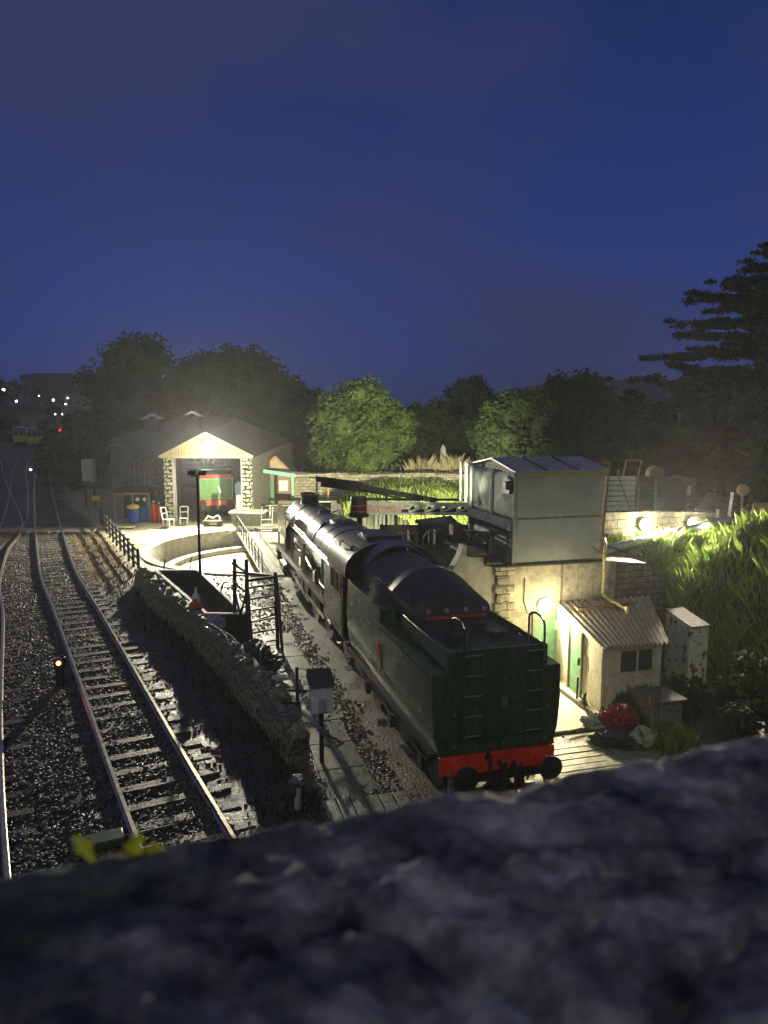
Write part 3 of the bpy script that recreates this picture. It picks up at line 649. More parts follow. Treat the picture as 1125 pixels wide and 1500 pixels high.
# raised rear plate and deck
mb = MB(); mb.box(-1.05, 1.05, .02, .1, 2.885, 3.32); mb.box(-1.05, -1.01, .1, 3.0, 2.885, 3.30); mb.box(1.01, 1.05, .1, 3.0, 2.885, 3.30); P_(mb, 'tender_coping', M['green'], bevel=.008)
mb = MB(); mb.box(-1.0, 1.0, .105, 3.3, 2.885, 3.2); P_(mb, 'tender_deck', M['roof'], bevel=.02)
mb = MB(); mb.cyl((-.45, 1.15, 3.2), (-.45, 1.15, 3.33), .24, 20); mb.cyl((-.45, 1.15, 3.33), (-.45, 1.15, 3.36), .27, 20); mb.bar((-.7, 1.15, 3.4), (-.2, 1.15, 3.4), .05); P_(mb, 'water_filler', M['roof'])
mb = MB(); mb.cyl((.5, 1.3, 3.2), (.5, 1.3, 3.3), .2, 18); mb.box(.2, .45, 1.7, 1.95, 3.2, 3.32); P_(mb, 'filler_lid', M['roof'])
mb = MB()
for q in (.35, .8, 1.25, 1.7, 2.15, 2.6): mb.box(.98, 1.0, q, q + .015, 3.2, 3.22)
# front part of the tender: high sides with flat shelves
for sx in (-1, 1):
    mb = MB(); prof = [(sx * 1.20, 1.24), (sx * 1.31, 1.6), (sx * 1.355, 2.2), (sx * 1.34, 2.7), (sx * 1.315, 3.17), (sx * .92, 3.15), (sx * .92, 1.24)]
    mb.ext(prof, 3.955, 7.4); P_(mb, 'tender_side', M['green'], bevel=.012)
    mb = MB(); mb.box(sx * .93 - .03, sx * .93 + .03, 3.98, 7.42, 3.155, 3.62); P_(mb, 'bunker_wall', M['green'], bevel=.01)
    mb = MB(); mb.box(sx * 1.30 - .02, sx * 1.30 + .02, 4.0, 7.35, 3.17, 3.21); P_(mb, 'side_beading', M['green'])
mb = MB(); mb.box(-.95, .95, 3.96, 7.3, 1.24, 2.9); P_(mb, 'bunker_floor', M['under'])
def arch(w, z0, h, n=16, th=.035):
    o = [(-w + 2 * w * i / n, z0 + h * (1 - (abs(-1 + 2 * i / n)) ** 2.3)) for i in range(n + 1)]
    return o
def archshell(mb, a0, a1, y0, y1, th=.03):
    n = len(a0); V = []
    for a, y, dz in ((a0, y0, 0), (a1, y1, 0), (a1, y1, -th), (a0, y0, -th)): V += [(p, y, q + dz) for p, q in a]
    f = []
    for k in range(4):
        for i in range(n - 1): f.append((k * n + i, k * n + i + 1, ((k + 1) % 4) * n + i + 1, ((k + 1) % 4) * n + i))
    f += [(0, n, 2 * n, 3 * n), (n - 1, 2 * n - 1, 3 * n - 1, 4 * n - 1)]
    return mb.add(V, f)
mb = MB(); archshell(mb, arch(.97, 3.6, .42), arch(.97, 3.6, .46), 4.3, 6.7); P_(mb, 'coal_cover', M['roof'])
for y0, y1, hh in ((6.72, 7.42, .60), (4.02, 4.32, .52)):
    mb = MB(); archshell(mb, arch(1.0, 3.6, hh), arch(1.0, 3.6, hh + .02), y0, y1, .05); P_(mb, 'cover_hoop', M['black'])
# rounded rear of the bunker
A = arch(1.0, 3.6, .52); B = arch(.93, 3.52, .24); n = len(A); V = [(p, 4.0, q) for p, q in A] + [(p * .98, 3.35, q - .02) for p, q in arch(.98, 3.58, .40)] + [(p, 2.75, q) for p, q in B] + [(p, 2.62, 3.45) for p, q in B] + [(p, 2.58, 3.2) for p, q in B]
f = [(k * n + i, k * n + i + 1, (k + 1) * n + i + 1, (k + 1) * n + i) for k in range(4) for i in range(n - 1)]
V += [(-1.0, 4.0, 3.19), (-.96, 3.35, 3.19), (1.0, 4.0, 3.19), (.96, 3.35, 3.19)]; q5 = 5 * n
f += [(0, n, q5 + 1, q5), (n, 2 * n, 3 * n, 4 * n), (n, 4 * n, q5 + 1), (n - 1, q5 + 2, q5 + 3, 2 * n - 1), (2 * n - 1, 5 * n - 1, 4 * n - 1, 3 * n - 1), (2 * n - 1, q5 + 3, 5 * n - 1)]
mb = MB(); mb.add(V, f); P_(mb, 'bunker_rear', M['roof'], ang=45)
for x in (-.56, -.12, .34, .78):
    mb = MB(); mb.cyl((x, 2.63, 3.42), (x, 2.585, 3.41), .055, 12); P_(mb, 'vent_eyelet', mat('eyelet', (.8, .78, .7), .25, .6))
mb = MB(); mb.box(-.62, .82, 2.545, 2.575, 3.24, 3.31); P_(mb, 'rear_strip', M['redpaint'])
# ladders
def ladder(x0, x1):
    mb = MB()
    for x in (x0, x1): mb.bar((x, -.055, 1.28), (x, -.055, 3.3), .035)
    ld = P_(mb, 'ladder', M['green'])
    for k in range(5): z = 1.62 + .405 * k; MB().cyl((x0, -.065, z), (x1, -.065, z), .017, 8).build('rung', mat('rung_steel', (.22, .25, .2), .35, .4), ld)
ladder(-.73, -.36); ladder(.57, .91)
for x in (-.75, .93):
    mb = MB(); pts = [(x, .62, 3.2), (x, .62, 3.72)] + [(x, .28 + .34 * math.cos(q), 3.72 + .16 * math.sin(q)) for q in (.4, .8, 1.2, 1.57, 1.95, 2.35, 2.75)] + [(x, -.06, 3.7), (x, -.07, 3.3), (x, -.06, 2.9)]
    mb.tube(pts, .024, 8); P_(mb, 'handrail_hoop', M['steel'] if x > 0 else M['under'])
# small rear fittings
for x, z in ((-.92, 2.1), (-.92, 1.45), (0.1, 1.42), (1.0, 1.42), (1.02, 2.08), (.12, 2.72), (.12, 2.25)):
    mb = MB(); mb.box(x - .02, x + .02, -.07, .03, z - .05, z + .06); mb.box(x - .05, x + .05, -.04, -.02, z - .06, z - .03); P_(mb, 'lamp_iron', M['steel'])
mb = MB(); mb.tube([(-.92, -.05, 2.2), (-.78, -.06, 2.2), (-.78, -.06, 1.5)], .014); mb.tube([(0.06, -.04, 3.2), (0.04, -.05, 2.2), (.02, -.05, 1.3)], .014); P_(mb, 'conduit', M['green'])
mb = MB(); mb.box(-1.2, 1.2, .005, .02, 1.52, 1.535); mb.box(-1.27, 1.27, .008, .02, 2.2, 2.21); P_(mb, 'rear_seam', M['under'])
mb = MB(); mb.box(.05, .2, -.02, .02, 2.1, 2.32); P_(mb, 'data_plate', mat('plate_dull', (.16, .19, .1), .4, .2))
# crest on the side: a small red beast over a yellow wheel
cr_ = MB(); cr_.box(-1.372, -1.36, 3.78, 4.02, 2.10, 2.24); cr_.box(-1.373, -1.36, 3.95, 4.06, 2.2, 2.34); cr_.box(-1.373, -1.36, 3.74, 3.79, 2.12, 2.32); cr_.box(-1.372, -1.36, 3.8, 3.85, 1.98, 2.1); cr_.box(-1.372, -1.36, 3.95, 4.0, 1.98, 2.1)
crest = P_(cr_, 'crest', M['redpaint'])
mb = MB(); mb.cyl((-1.366, 3.9, 1.84), (-1.352, 3.9, 1.84), .15, 18); mb.build('crest_wheel', M['orange'], crest)
# frames, beam, buffers
mb = MB(); mb.box(-1.12, 1.12, .02, 7.3, .62, 1.235); P_(mb, 'tender_frame', M['under'])
bb = MB(); bb.box(-1.22, 1.22, -.06, .015, .86, 1.24); beam = P_(bb, 'rear_buffer_beam', M['red'], bevel=.012)
for a in ((-.10, .10, -.075, -.062, .9, 1.2), (-.62, -.58, -.07, -.062, .88, 1.22), (.3, .34, -.07, -.062, .88, 1.22)): MB().box(*a).build('beam_plate', M['red'], beam)
for x in (-.87, .87):
    b_ = MB(); b_.lathe([(0, 0), (.20, 0), (.20, -.04), (.15, -.06), (.12, -.24), (.13, -.25), (.13, -.28), (0, -.28)], (x, -.06, 1.04), 20, 'y'); bo = P_(b_, 'buffer', M['red'])
    b_ = MB(); b_.lathe([(0, 0), (.075, 0), (.075, -.2), (.10, -.22), (.235, -.235), (.24, -.265), (.19, -.29), (0, -.305)], (x, -.33, 1.04), 26, 'y'); b_.build('buffer_head', M['under'], bo)
hk = MB(); hk.tube([(0, -.06, 1.05), (0, -.3, 1.05), (0, -.42, 1.1), (0, -.44, 1.18)], [.05, .045, .04, .03]); hook = P_(hk, 'coupling_hook', M['under'])
for k in range(3):
    b_ = MB(); z = 1.0 - .2 * k; pts = [(.06 * math.cos(q) if k % 2 == 0 else .05 * math.cos(q), -.34 + (.03 * math.cos(q) if k % 2 else 0), z - .03 + .13 * math.sin(q)) for q in np.linspace(0, 6.28, 13)]; b_.tube(pts, .022, 6); b_.build('link', M['under'], hook)
for x, hh in ((-.28, 1.35), (.26, 1.1), (.42, 1.0)):
    mb = MB(); mb.tube([(x, -.1, hh - .2), (x, -.22, hh), (x, -.3, hh - .08), (x, -.32, hh - .45), (x + .06, -.28, hh - .7), (x + .05, -.2, hh - .55)], .032, 8); P_(mb, 'brake_hose', M['under'])
mb = MB(); mb.box(-.9, .9, .1, .2, .3, .42); mb.box(-.5, -.44, .05, .12, .35, .85); mb.box(.5, .56, .05, .12, .35, .85); P_(mb, 'brake_rigging', M['under'])
for a in ((.98, 1.06), (-1.06, -.98)): mb = MB(); mb.box(a[0], a[1], -.2, -.06, .5, .86); P_(mb, 'guard_iron', M['steel'])
mb = MB(); mb.box(-1.34, -1.2, .2, 7.3, 1.13, 1.235); mb.box(1.2, 1.34, .2, 7.3, 1.13, 1.235); P_(mb, 'tender_valance', M['under'])
def wheel(y, r, x, spokes=0, width=.13):
    s = 1 if x > 0 else -1; mb = MB(); mb.lathe([(r * .86, 0), (r, 0), (r, s * width), (r * .86, s * width)], (x, y, r), 32, 'x')
    wv = P_(mb, 'wheel', M['under']); mb = MB(); mb.lathe([(0, 0), (r * .2, 0), (r * .2, s * .14), (0, s * .14)], (x, y, r), 14, 'x')
    if spokes:
        for k in range(spokes):
            q = 2 * math.pi * k / spokes; mb.bar((x + s * .07, y + r * .18 * math.cos(q), r + r * .18 * math.sin(q)), (x + s * .07, y + r * .88 * math.cos(q), r + r * .88 * math.sin(q)), .05)
    else: mb.lathe([(r * .2, s * .03), (r * .86, s * .03), (r * .86, s * .07), (r * .2, s * .09)], (x, y, r), 28, 'x')
    mb.build('wheel_centre', M['under'], wv)
for y in (1.3, 3.6, 5.9):
    for x in (-.72, .72): wheel(y, .545, x)
for y in (1.3, 3.6, 5.9):
    for sx in (-1, 1):
        mb = MB(); mb.box(sx * 1.13 - .06, sx * 1.13 + .06, y - .14, y + .14, .42, .72); mb.bar((sx * 1.14, y - .5, .85), (sx * 1.14, y, .76), .08); mb.bar((sx * 1.14, y + .5, .85), (sx * 1.14, y, .76), .08); P_(mb, 'axlebox', M['under'])
# ---- cab
for sx in (-1, 1):
    mb = MB(); X0 = sx * 1.33
    def pan(y0, y1, z0, z1, xo=0): mb.box(min(X0, X0 - sx * .035), max(X0, X0 - sx * .035), y0, y1, z0, z1)
    pan(8.0, 10.8, 1.32, 2.55); pan(8.0, 8.32, 2.55, 3.3); pan(8.9, 9.1, 2.55, 3.3); pan(9.62, 10.8, 2.55, 3.02); pan(8.32, 8.9, 3.14, 3.3); pan(9.1, 9.62, 3.14, 3.3); pan(9.62, 10.1, 3.02, 3.3)
    P_(mb, 'cab_side', M['green'])
    for y0, y1 in ((8.32, 8.9), (9.1, 9.62)):
        mb = MB(); mb.box(X0 - sx * .03 - .004, X0 - sx * .03 + .004, y0, y1, 2.55, 3.14); wnd = P_(mb, 'cab_window', M['glasswarm'])
        mb = MB()
        for a in ((y0, 2.55, y1, 2.55), (y0, 3.14, y1, 3.14), (y0, 2.55, y0, 3.14), (y1, 2.55, y1, 3.14)): mb.bar((X0 + sx * .008, a[0], a[1]), (X0 + sx * .008, a[2], a[3]), .035)
        mb.build('window_frame', M['timber'], wnd)
    mb = MB(); mb.tube([(sx * 1.37, 7.95, 1.4), (sx * 1.38, 7.95, 3.2)], .022); P_(mb, 'cab_handrail', M['steel'])
    mb = MB(); mb.tube([(sx * 1.2, 7.45, 3.2), (sx * 1.2, 7.45, 3.55), (sx * 1.18, 7.6, 3.66), (sx * 1.16, 7.8, 3.55), (sx * 1.16, 7.8, 3.2)], .022); mb.box(sx * 1.17 - .01, sx * 1.17 + .01, 7.46, 7.8, 3.2, 3.55); P_(mb, 'wind_deflector', M['glass'])
    for k in range(3): mb = MB(); mb.box(sx * 1.1, sx * 1.32, 7.62, 7.95, .45 + .35 * k, .48 + .35 * k); P_(mb, 'cab_step', M['under'])
def roofarc(w, z0, h, n=20): return [(w * math.sin(-math.pi / 2 + math.pi * i / n), z0 + h * math.cos(-math.pi / 2 + math.pi * i / n) ** .8 if 0 < i < n else z0) for i in range(n + 1)]
mb = MB(); archshell(mb, roofarc(1.35, 3.26, .9), roofarc(1.35, 3.26, .9), 7.62, 10.15, .05); rf = P_(mb, 'cab_roof', M['roof'], ang=50)
mb = MB(); mb.box(-.55, .55, 8.3, 9.3, 4.1, 4.19); mb.box(-.5, .5, 8.35, 9.25, 4.19, 4.21); mb.build('roof_ventilator', M['roof'], rf, bevel=.02)
mb = MB(); archshell(mb, roofarc(1.37, 3.27, .92), roofarc(1.37, 3.27, .92), 7.56, 7.66, .08); mb.build('roof_rim', M['black'], rf)
for x, y in ((-1.0, 8.2), (-1.1, 9.2)):
    mb = MB(); z = 3.93; mb.tube([(x - .06, y - .08, z - .08), (x - .02, y, z + .03), (x + .06, y + .06, z + .05), (x + .1, y + .1, z)], .02); mb.build('lifting_eye', M['under'], rf)
mb = MB(); mb.ext([(-1.3, 1.3), (1.3, 1.3), (1.3, 3.25)] + [(p, q) for p, q in reversed(roofarc(1.3, 3.25, .88))][1:-1] + [(-1.3, 3.25)], 10.12, 10.16); P_(mb, 'cab_front', M['green'])
mb = MB(); mb.box(-1.3, 1.3, 7.9, 10.1, 1.25, 1.33); P_(mb, 'cab_floor', M['under'])
mb = MB(); mb.cyl((0, 10.11, 2.6), (0, 10.0, 2.6), .75, 24); mb.cyl((-.4, 10.0, 3.0), (-.4, 9.9, 3.0), .1); mb.cyl((.35, 10.0, 3.05), (.35, 9.9, 3.05), .12); P_(mb, 'backhead', M['under'])
# ---- firebox, boiler, smokebox
def sect(rx, rz, cz, y, n=40, pw=1.0):
    o = []
    for i in range(n):
        q = 2 * math.pi * i / n; c, s_ = math.cos(q), math.sin(q)
        o.append((rx * math.copysign(abs(c) ** pw, c), y, cz + rz * math.copysign(abs(s_) ** pw, s_)))
    return o
def skin(secs):
    n = len(secs[0]); V = [p for s_ in secs for p in s_]; m = len(secs)
    f = [(k * n + i, k * n + (i + 1) % n, (k + 1) * n + (i + 1) % n, (k + 1) * n + i) for k in range(m - 1) for i in range(n)] + [tuple(range(n)), tuple(range((m - 1) * n, m * n))]
    return MB().add(V, f)
P_(skin([sect(1.16, 1.15, 2.78, 10.17, pw=.85), sect(1.10, 1.08, 2.83, 14.2, pw=.88)]), 'firebox', M['black'], ang=50)
P_(skin([sect(.99, .99, 2.86, 14.21), sect(.93, .93, 2.87, 19.9)]), 'boiler', M['black'], ang=50)
P_(skin([sect(.96, .96, 2.87, 19.9), sect(.96, .96, 2.87, 21.9), sect(.9, .9, 2.87, 21.98)]), 'smokebox', M['black'], ang=30)
dr = MB(); dr.lathe([(0, 0), (.72, 0), (.7, .08), (.45, .17), (0, .2)], (0, 21.98, 2.87), 28, 'y'); P_(dr, 'smokebox_door', M['black'])
for y, r, z in ((10.6, 1.165, 2.78), (11.7, 1.14, 2.80), (12.8, 1.12, 2.815), (14.17, 1.11, 2.83)):
    P_(skin([sect(r, r, z, y, pw=.86), sect(r, r, z, y + .05, pw=.86)]), 'cladding_band', M['black'], ang=50)
for y in (15.3, 16.5, 17.7, 18.9): P_(skin([sect(.985 - .01 * (y - 15), .985 - .01 * (y - 15), 2.87, y), sect(.985 - .01 * (y - 15), .985 - .01 * (y - 15), 2.87, y + .05)]), 'cladding_band', M['black'], ang=50)
# steam dome cover, safety valves, chimney
mb = MB(); mb.lathe([(0.0, 0), (.52, 0), (.50, .12), (.42, .2), (.0, .22)], (0, 0, 0), 24); mb.v = [(x * .95, 13.9 + y * 2.2, 3.72 + z) for x, y, z in mb.v]; dome = P_(mb, 'dome_cover', M['roof'])
for x in (-.2, 0, .2):
    mb = MB(); mb.cyl((x, 13.6, 3.9), (x, 13.6, 4.0), .05, 8); mb.build('safety_valve', M['steel'], dome)
mb = MB(); mb.tube([(-.72, 14.2, 3.55), (-.72, 14.25, 3.75), (-.62, 14.3, 3.82), (-.55, 14.2, 3.74)], .035); P_(mb, 'whistle_pipe', M['under'])
mb = MB(); mb.lathe([(0, -.2), (.52, -.2), (.44, -.05), (.42, .28), (.47, .38), (.47, .42), (.36, .42), (.34, .1), (0, .1)], (0, 0, 0), 28); mb.v = [(x * .9, 20.8 + y * 1.6, 3.78 + z) for x, y, z in mb.v]; P_(mb, 'chimney', mat('chimney_black', (.012, .012, .012), .6))
mb = MB(); mb.lathe([(0, 0), (.26, 0), (.24, .12), (0, .2)], (0, 0, 0), 18); mb.v = [(x, 17.3 + y * 1.3, 3.77 + z) for x, y, z in mb.v]; P_(mb, 'manhole_cover', M['black'])
# handrails and pipes along the side
for sx in (-1, 1):
    for k, (xo, z, r) in enumerate(((1.19, 3.16, .026), (1.20, 3.05, .03), (1.15, 2.97, .035))):
        mb = MB(); mb.tube([(sx * xo, 10.3, z - .05), (sx * xo, 14.2, z), (sx * (xo - .09), 16, z), (sx * (xo - .1), 21.8, z)], r, 6); P_(mb, 'side_pipe' if k else 'handrail', M['steel'])
    mb = MB()
    for y in (11.5, 13, 14.5, 16, 17.5, 19, 20.5): mb.cyl((sx * 1.0, y, 3.12), (sx * 1.2, y, 3.12), .03, 6)
    P_(mb, 'handrail_stanchions', M['under'])
    # running plate, valance, rising ends
    mb = MB(); mb.box(min(sx * .8, sx * 1.34), max(sx * .8, sx * 1.34), 10.8, 21.9, 1.74, 1.79); P_(mb, 'running_plate', mat('dusty_plate', (.22, .20, .15), .35, .2, 5, col2=(.12, .11, .08)))
    mb = MB(); mb.box(min(sx * 1.31, sx * 1.35), max(sx * 1.31, sx * 1.35), 10.8, 21.9, 1.60, 1.74); P_(mb, 'valance', mat('valance_green', (.14, .15, .10), .35, .1, 5, col2=(.07, .08, .05)))
    # smoke deflector
    mb = MB(); mb.ext([(19.6, 2.35), (21.9, 2.35), (22.15, 2.6), (22.15, 3.5), (21.9, 3.72), (19.9, 3.72), (19.6, 3.5)], sx * 1.27 - .012, sx * 1.27 + .012, 'x'); P_(mb, 'smoke_deflector', mat('deflector', (.22, .22, .15), .3, .1, 5, col2=(.12, .13, .08)))
    mb = MB(); mb.bar((sx * 1.26, 21.9, 1.79), (sx * 1.26, 21.9, 2.35), .07); mb.bar((sx * 1.26, 19.9, 1.79), (sx * 1.26, 19.9, 2.35), .07); mb.bar((sx * .9, 20.7, 3.3), (sx * 1.26, 20.7, 3.4), .05); P_(mb, 'deflector_stay', M['concrete'])
    mb = MB(); mb.ext([(21.9, 1.79), (22.1, 1.79), (22.9, 1.28), (22.9, 1.2), (21.9, 1.5)], min(sx * .5, sx * 1.33), max(sx * .5, sx * 1.33), 'x'); P_(mb, 'front_fall_plate', M['black'])
    # outside steam pipe, reverser and sandboxes
    mb = MB(); mb.tube([(sx * .85, 20.3, 3.1), (sx * 1.05, 20.35, 2.6), (sx * 1.08, 20.4, 1.75)], .14, 12); P_(mb, 'steam_pipe', M['black'])
    for y in (13.2, 16.2): mb = MB(); mb.box(min(sx * .95, sx * 1.2), max(sx * .95, sx * 1.2), y, y + .4, 1.8, 2.15); mb.cyl((sx * 1.08, y + .2, 2.15), (sx * 1.08, y + .2, 2.24), .07); P_(mb, 'sandbox', M['black'], bevel=.02)
    for y, h in ((15.4, 1.05), (18.2, 1.1), (11.6, 1.2)):
        mb = MB(); mb.bar((sx * 1.22, y, 1.79), (sx * 1.18, y + .1, 1.79 + h), .12, .05); P_(mb, 'pipe_bracket', mat('dusty_bracket', (.35, .33, .24), .4, .2, 5))
    mb = MB(); mb.tube([(sx * 1.15, 10.9, 1.95), (sx * 1.15, 12.6, 2.05), (sx * 1.1, 13, 2.4)], .05); mb.tube([(sx * 1.25, 10.9, 2.1), (sx * 1.25, 12, 2.1)], .035); mb.tube([(sx * 1.05, 14, 1.95), (sx * 1.02, 16, 2.2), (sx * 1.0, 18.8, 2.2)], .045); P_(mb, 'injector_pipe', mat('copper_pipe', (.35, .2, .1), .3, .8))
    for y in (10.4,): mb = MB(); mb.cyl((sx * 1.1, y, 1.0), (sx * 1.1, y + .5, 1.0), .14); mb.tube([(sx * 1.1, y, 1.0), (sx * 1.15, y - .8, .7), (sx * 1.2, y - 1.6, .9)], .045); P_(mb, 'injector', M['under'])
    # cylinder, motion, rods
    mb = MB(); mb.cyl((sx * 1.13, 19.7, .98), (sx * 1.13, 20.9, .98), .30, 22); mb.cyl((sx * 1.13, 19.6, 1.42), (sx * 1.13, 21.0, 1.42), .16, 16); mb.cyl((sx * 1.13, 20.9, .98), (sx * 1.13, 21.0, .98), .2, 18); P_(mb, 'cylinder', mat('cylinder_steel', (.25, .24, .2), .3, .4, 5, col2=(.1, .1, .08)))
    mb = MB(); mb.bar((sx * 1.13, 19.7, .98), (sx * 1.13, 18.6, .98), .05); mb.bar((sx * 1.13, 19.7, 1.12), (sx * 1.13, 18.2, 1.12), .06); mb.bar((sx * 1.12, 18.6, .98), (sx * 1.1, 15.0, .72), .06, .12); P_(mb, 'connecting_rod', M['steel'])
    mb = MB(); mb.bar((sx * 1.0, 12.4, .72), (sx * 1.0, 17.4, .72), .05, .12); mb.bar((sx * 1.08, 16.6, 1.5), (sx * 1.08, 16.3, .9), .08); mb.bar((sx * 1.09, 16.6, 1.2), (sx * 1.09, 19.5, 1.4), .05); P_(mb, 'coupling_rod', M['steel'])
    for y in (12.4, 14.9, 17.4): wheel(y, .94, sx * .72, 14, .14)
    wheel(9.6, .5, sx * .72)
    for y in (19.1, 21.0): wheel(y, .46, sx * .72, 10)
mb = MB(); mb.box(-.66, .66, 7.7, 22.8, .72, 1.3); mb.box(-.95, .95, 10.2, 14, 1.25, 1.9); mb.box(-.6, .6, 14, 21.5, 1.3, 1.95); P_(mb, 'main_frame', M['under'])
mb = MB(); mb.box(-1.22, 1.22, 22.85, 22.93, .86, 1.24); fb = P_(mb, 'front_buffer_beam', M['black'])
for x in (-.87, .87):
    b_ = MB(); b_.lathe([(0, 0), (.18, 0), (.13, .25), (.07, .27), (.07, .4), (.24, .43), (.2, .49), (0, .5)], (x, 22.93, 1.04), 20, 'y'); b_.build('buffer', M['under'], fb)
mb = MB(); mb.box(-1.05, 1.05, 7.42, 7.62, 1.3, 3.0); P_(mb, 'footplate_doors', M['under'])

# ================================================================== RIGHT-HAND BUILDINGS (frame of the loco track)
def Lt(name, label, cat, s=0, t=0, z=0, group=None): return thing(name, label, cat, Lw(s, t, z), PHI, group)
def lx(mb, s0, t0):    # shift from frame coords (x=t,y=s) to a root placed at s0,t0
    mb.v = [(x - t0, y - s0, z) for x, y, z in mb.v]; return mb
# stone base under the water tank
sb = Lt('stone_outbuilding', 'lit rendered stone building base carrying the grey water tank', 'stone base')
mb = MB(); mb.ext([(3.1, -.2), (5.17, -.2), (5.17, 3.36), (3.1, 3.36)], 7.05, 11.2); mb.build('left_wall', M['render'], sb, bevel=.03)
stonemat('streaked', (.50, .46, .33), (.46, .42, .30), (.2, .18, .12), bw=.5, bh=5, msize=.008, distort=.01, bump=.5)
mb = MB(); mb.ext([(5.19, -.2), (7.0, -.2), (7.0, 3.36), (5.19, 3.36)], 7.03, 11.2); mb.build('streaked_wall', MATS['streaked'], sb, bevel=.03)
mb = MB(); mb.ext([(7.01, -.2), (8.6, -.2), (8.9, 2.6), (8.1, 3.2), (7.01, 3.32)], 7.1, 10); mb.build('rubble_end', M['dstone'], sb)
mb = MB(); 
for k in range(12): z = .15 + k * .27; mb.box(3.06 - .06 * (k % 2), 3.5 + .14 * (k % 2), 7.015, 7.2, z, z + .25)
mb.build('quoin_stones', M['pstone'], sb, bevel=.03)
mb = MB(); mb.ext([(1.62, -.2), (1.62, 3.25), (1.78, 3.45), (1.95, 3.75), (2.05, 4.05), (2.14, 4.05), (2.16, 3.72), (2.66, 3.66), (2.68, 3.42), (3.05, 3.36), (3.05, -.2)], 7.1, 7.5); mb.build('stepped_wall', M['concrete'], sb, bevel=.02)
mb = MB(); mb.box(2.17, 2.75, 7.05, 8.6, 3.73, 3.82); mb.box(2.7, 3.3, 7.0, 8.9, 3.45, 3.52); mb.build('step_slab', M['darkboard'], sb)
mb = MB(); mb.box(4.30, 5.12, 7.0, 7.045, 0, 1.9); gd = mb.build('door', M['greenpaint'], sb)
mb = MB(); mb.bar((4.28, 7.0, 1.94), (5.14, 7.0, 1.94), .08); mb.bar((4.26, 7.0, 0), (4.26, 7.0, 1.95), .07); mb.build('frame', M['wood'], gd)
mb = MB(); mb.box(4.98, 5.05, 6.98, 7.0, 1.35, 1.65); mb.build('handle', M['white'], gd)
mb = MB(); mb.tube([(3.95, 7.02, 3.0), (3.93, 7.02, 2.3), (4.05, 7.02, 1.95), (4.2, 7.02, 1.86), (4.9, 7.0, 1.98)], .015); mb.build('conduit', M['dark'], sb)
# round bulkhead lamp on that wall
def lamp(name, label, loc, rz, r, power, col, estr, off, group=None, wash=.06, aim=(0, 0, 0)):
    o = thing(name, label, 'lamp', loc, rz, group)
    mb = MB(); mb.cyl((0, .0, 0), (0, -.06, 0), r * 1.15, 20); mb.build('housing', M['white'], o)
    mb = MB(); mb.lathe([(0, 0), (r, 0), (r * .95, -.05), (r * .6, -.09), (0, -.11)], (0, -.065, 0), 20, 'y'); g = mb.build('lens', mat('lens_' + name, col, .3, emit=col, estr=estr), o)
    for kind_, pw_ in (('SPOT', power), ('POINT', power * wash)):
        L = bpy.data.lights.new('lamp_light', kind_); L.energy = pw_; L.color = col; L.shadow_soft_size = .1
        if kind_ == 'SPOT': L.spot_size = R(165); L.spot_blend = .5
        lo_ = bpy.data.objects.new('lamp_light', L); COL.objects.link(lo_); lo_.parent = o; lo_.location = (0, -.25 if kind_ == 'SPOT' else -off, 0); lo_.rotation_euler = (R(-90) + aim[0], 0, aim[2])
    return o
WARM = (1.0, .86, .52)
lamp('bulkhead_lamp', 'round glowing bulkhead lamp on the rendered wall under the water tank', Lw(7.03, 4.59, 2.13), PHI, .19, 1000, WARM, 60, 1.3, wash=.085)

# water tank
T0, T1, S0, S1, Z0, Z1 = 3.6, 6.44, 6.95, 10.4, 3.42, 6.12
wt = Lt('water_tank', 'large square grey-green steel water tank with shallow gabled roof on the stone base', 'water tank')
for k in range(2):
    for e in range(2):
        a = T0 + (T1 - T0) * k / 2; b_ = a + (T1 - T0) / 2; z0 = Z0 + (4.78 - Z0) * (1 if e else 0); z1 = Z1 if e else 4.78
        mb = MB(); mb.box(a + .02, b_ - .02, S0 + .012, S0 + .06, z0 + .02, z1 - .02); mb.build('front_panel', M['tank'], wt, bevel=.02)
mb = MB(); mb.box(T0 + .03, T1 - .03, S0 + .05, S1, Z0, Z1 - .01); mb.build('tank_shell', M['tank'], wt)
for k in range(3):
    t_ = T0 + (T1 - T0) * k / 2; mb = MB(); mb.box(t_ - .03, t_ + .03, S0 - .0, S0 + .05, Z0, Z1); mb.build('front_flange', M['tank'], wt, bevel=.008)
# left face: pressed panels with a raised pyramid, and rolled ledges under them
for k in range(2):
    a = S0 + .08 + (S1 - S0 - .1) * k / 2; b_ = a + (S1 - S0 - .1) / 2 - .1; zc = (4.75 + Z1) / 2; x = T0
    v = [(x - .0, a, 4.72), (x, b_, 4.72), (x, b_, Z1 - .06), (x, a, Z1 - .06), (x - .11, (a + b_) / 2, zc)]
    v += [(x - .05, a + .1, 4.82), (x - .05, b_ - .1, 4.82), (x - .05, b_ - .1, Z1 - .16), (x - .05, a + .1, Z1 - .16)]
    mb = MB(); mb.add(v, [(0, 1, 6, 5), (1, 2, 7, 6), (2, 3, 8, 7), (3, 0, 5, 8), (5, 6, 4), (6, 7, 4), (7, 8, 4), (8, 5, 4)]); mb.build('side_panel', M['tank'], wt, ang=5)
    mb = MB(); mb.ext([(x + .02, 4.7), (x - .16, 4.64), (x - .27, 4.5), (x - .22, 4.42), (x + .02, 4.42)], a, b_); mb.build('side_ledge', M['tank'], wt, ang=50)
    mb = MB(); mb.box(x - .02, x + .02, a, b_, 3.5, 4.36); mb.box(x - .04, x - .02, a + .06, b_ - .06, 3.9, 4.3); mb.build('lower_panel', mat('tank_low', (.12, .12, .13), .5, .1, 4, bump=.2), wt)
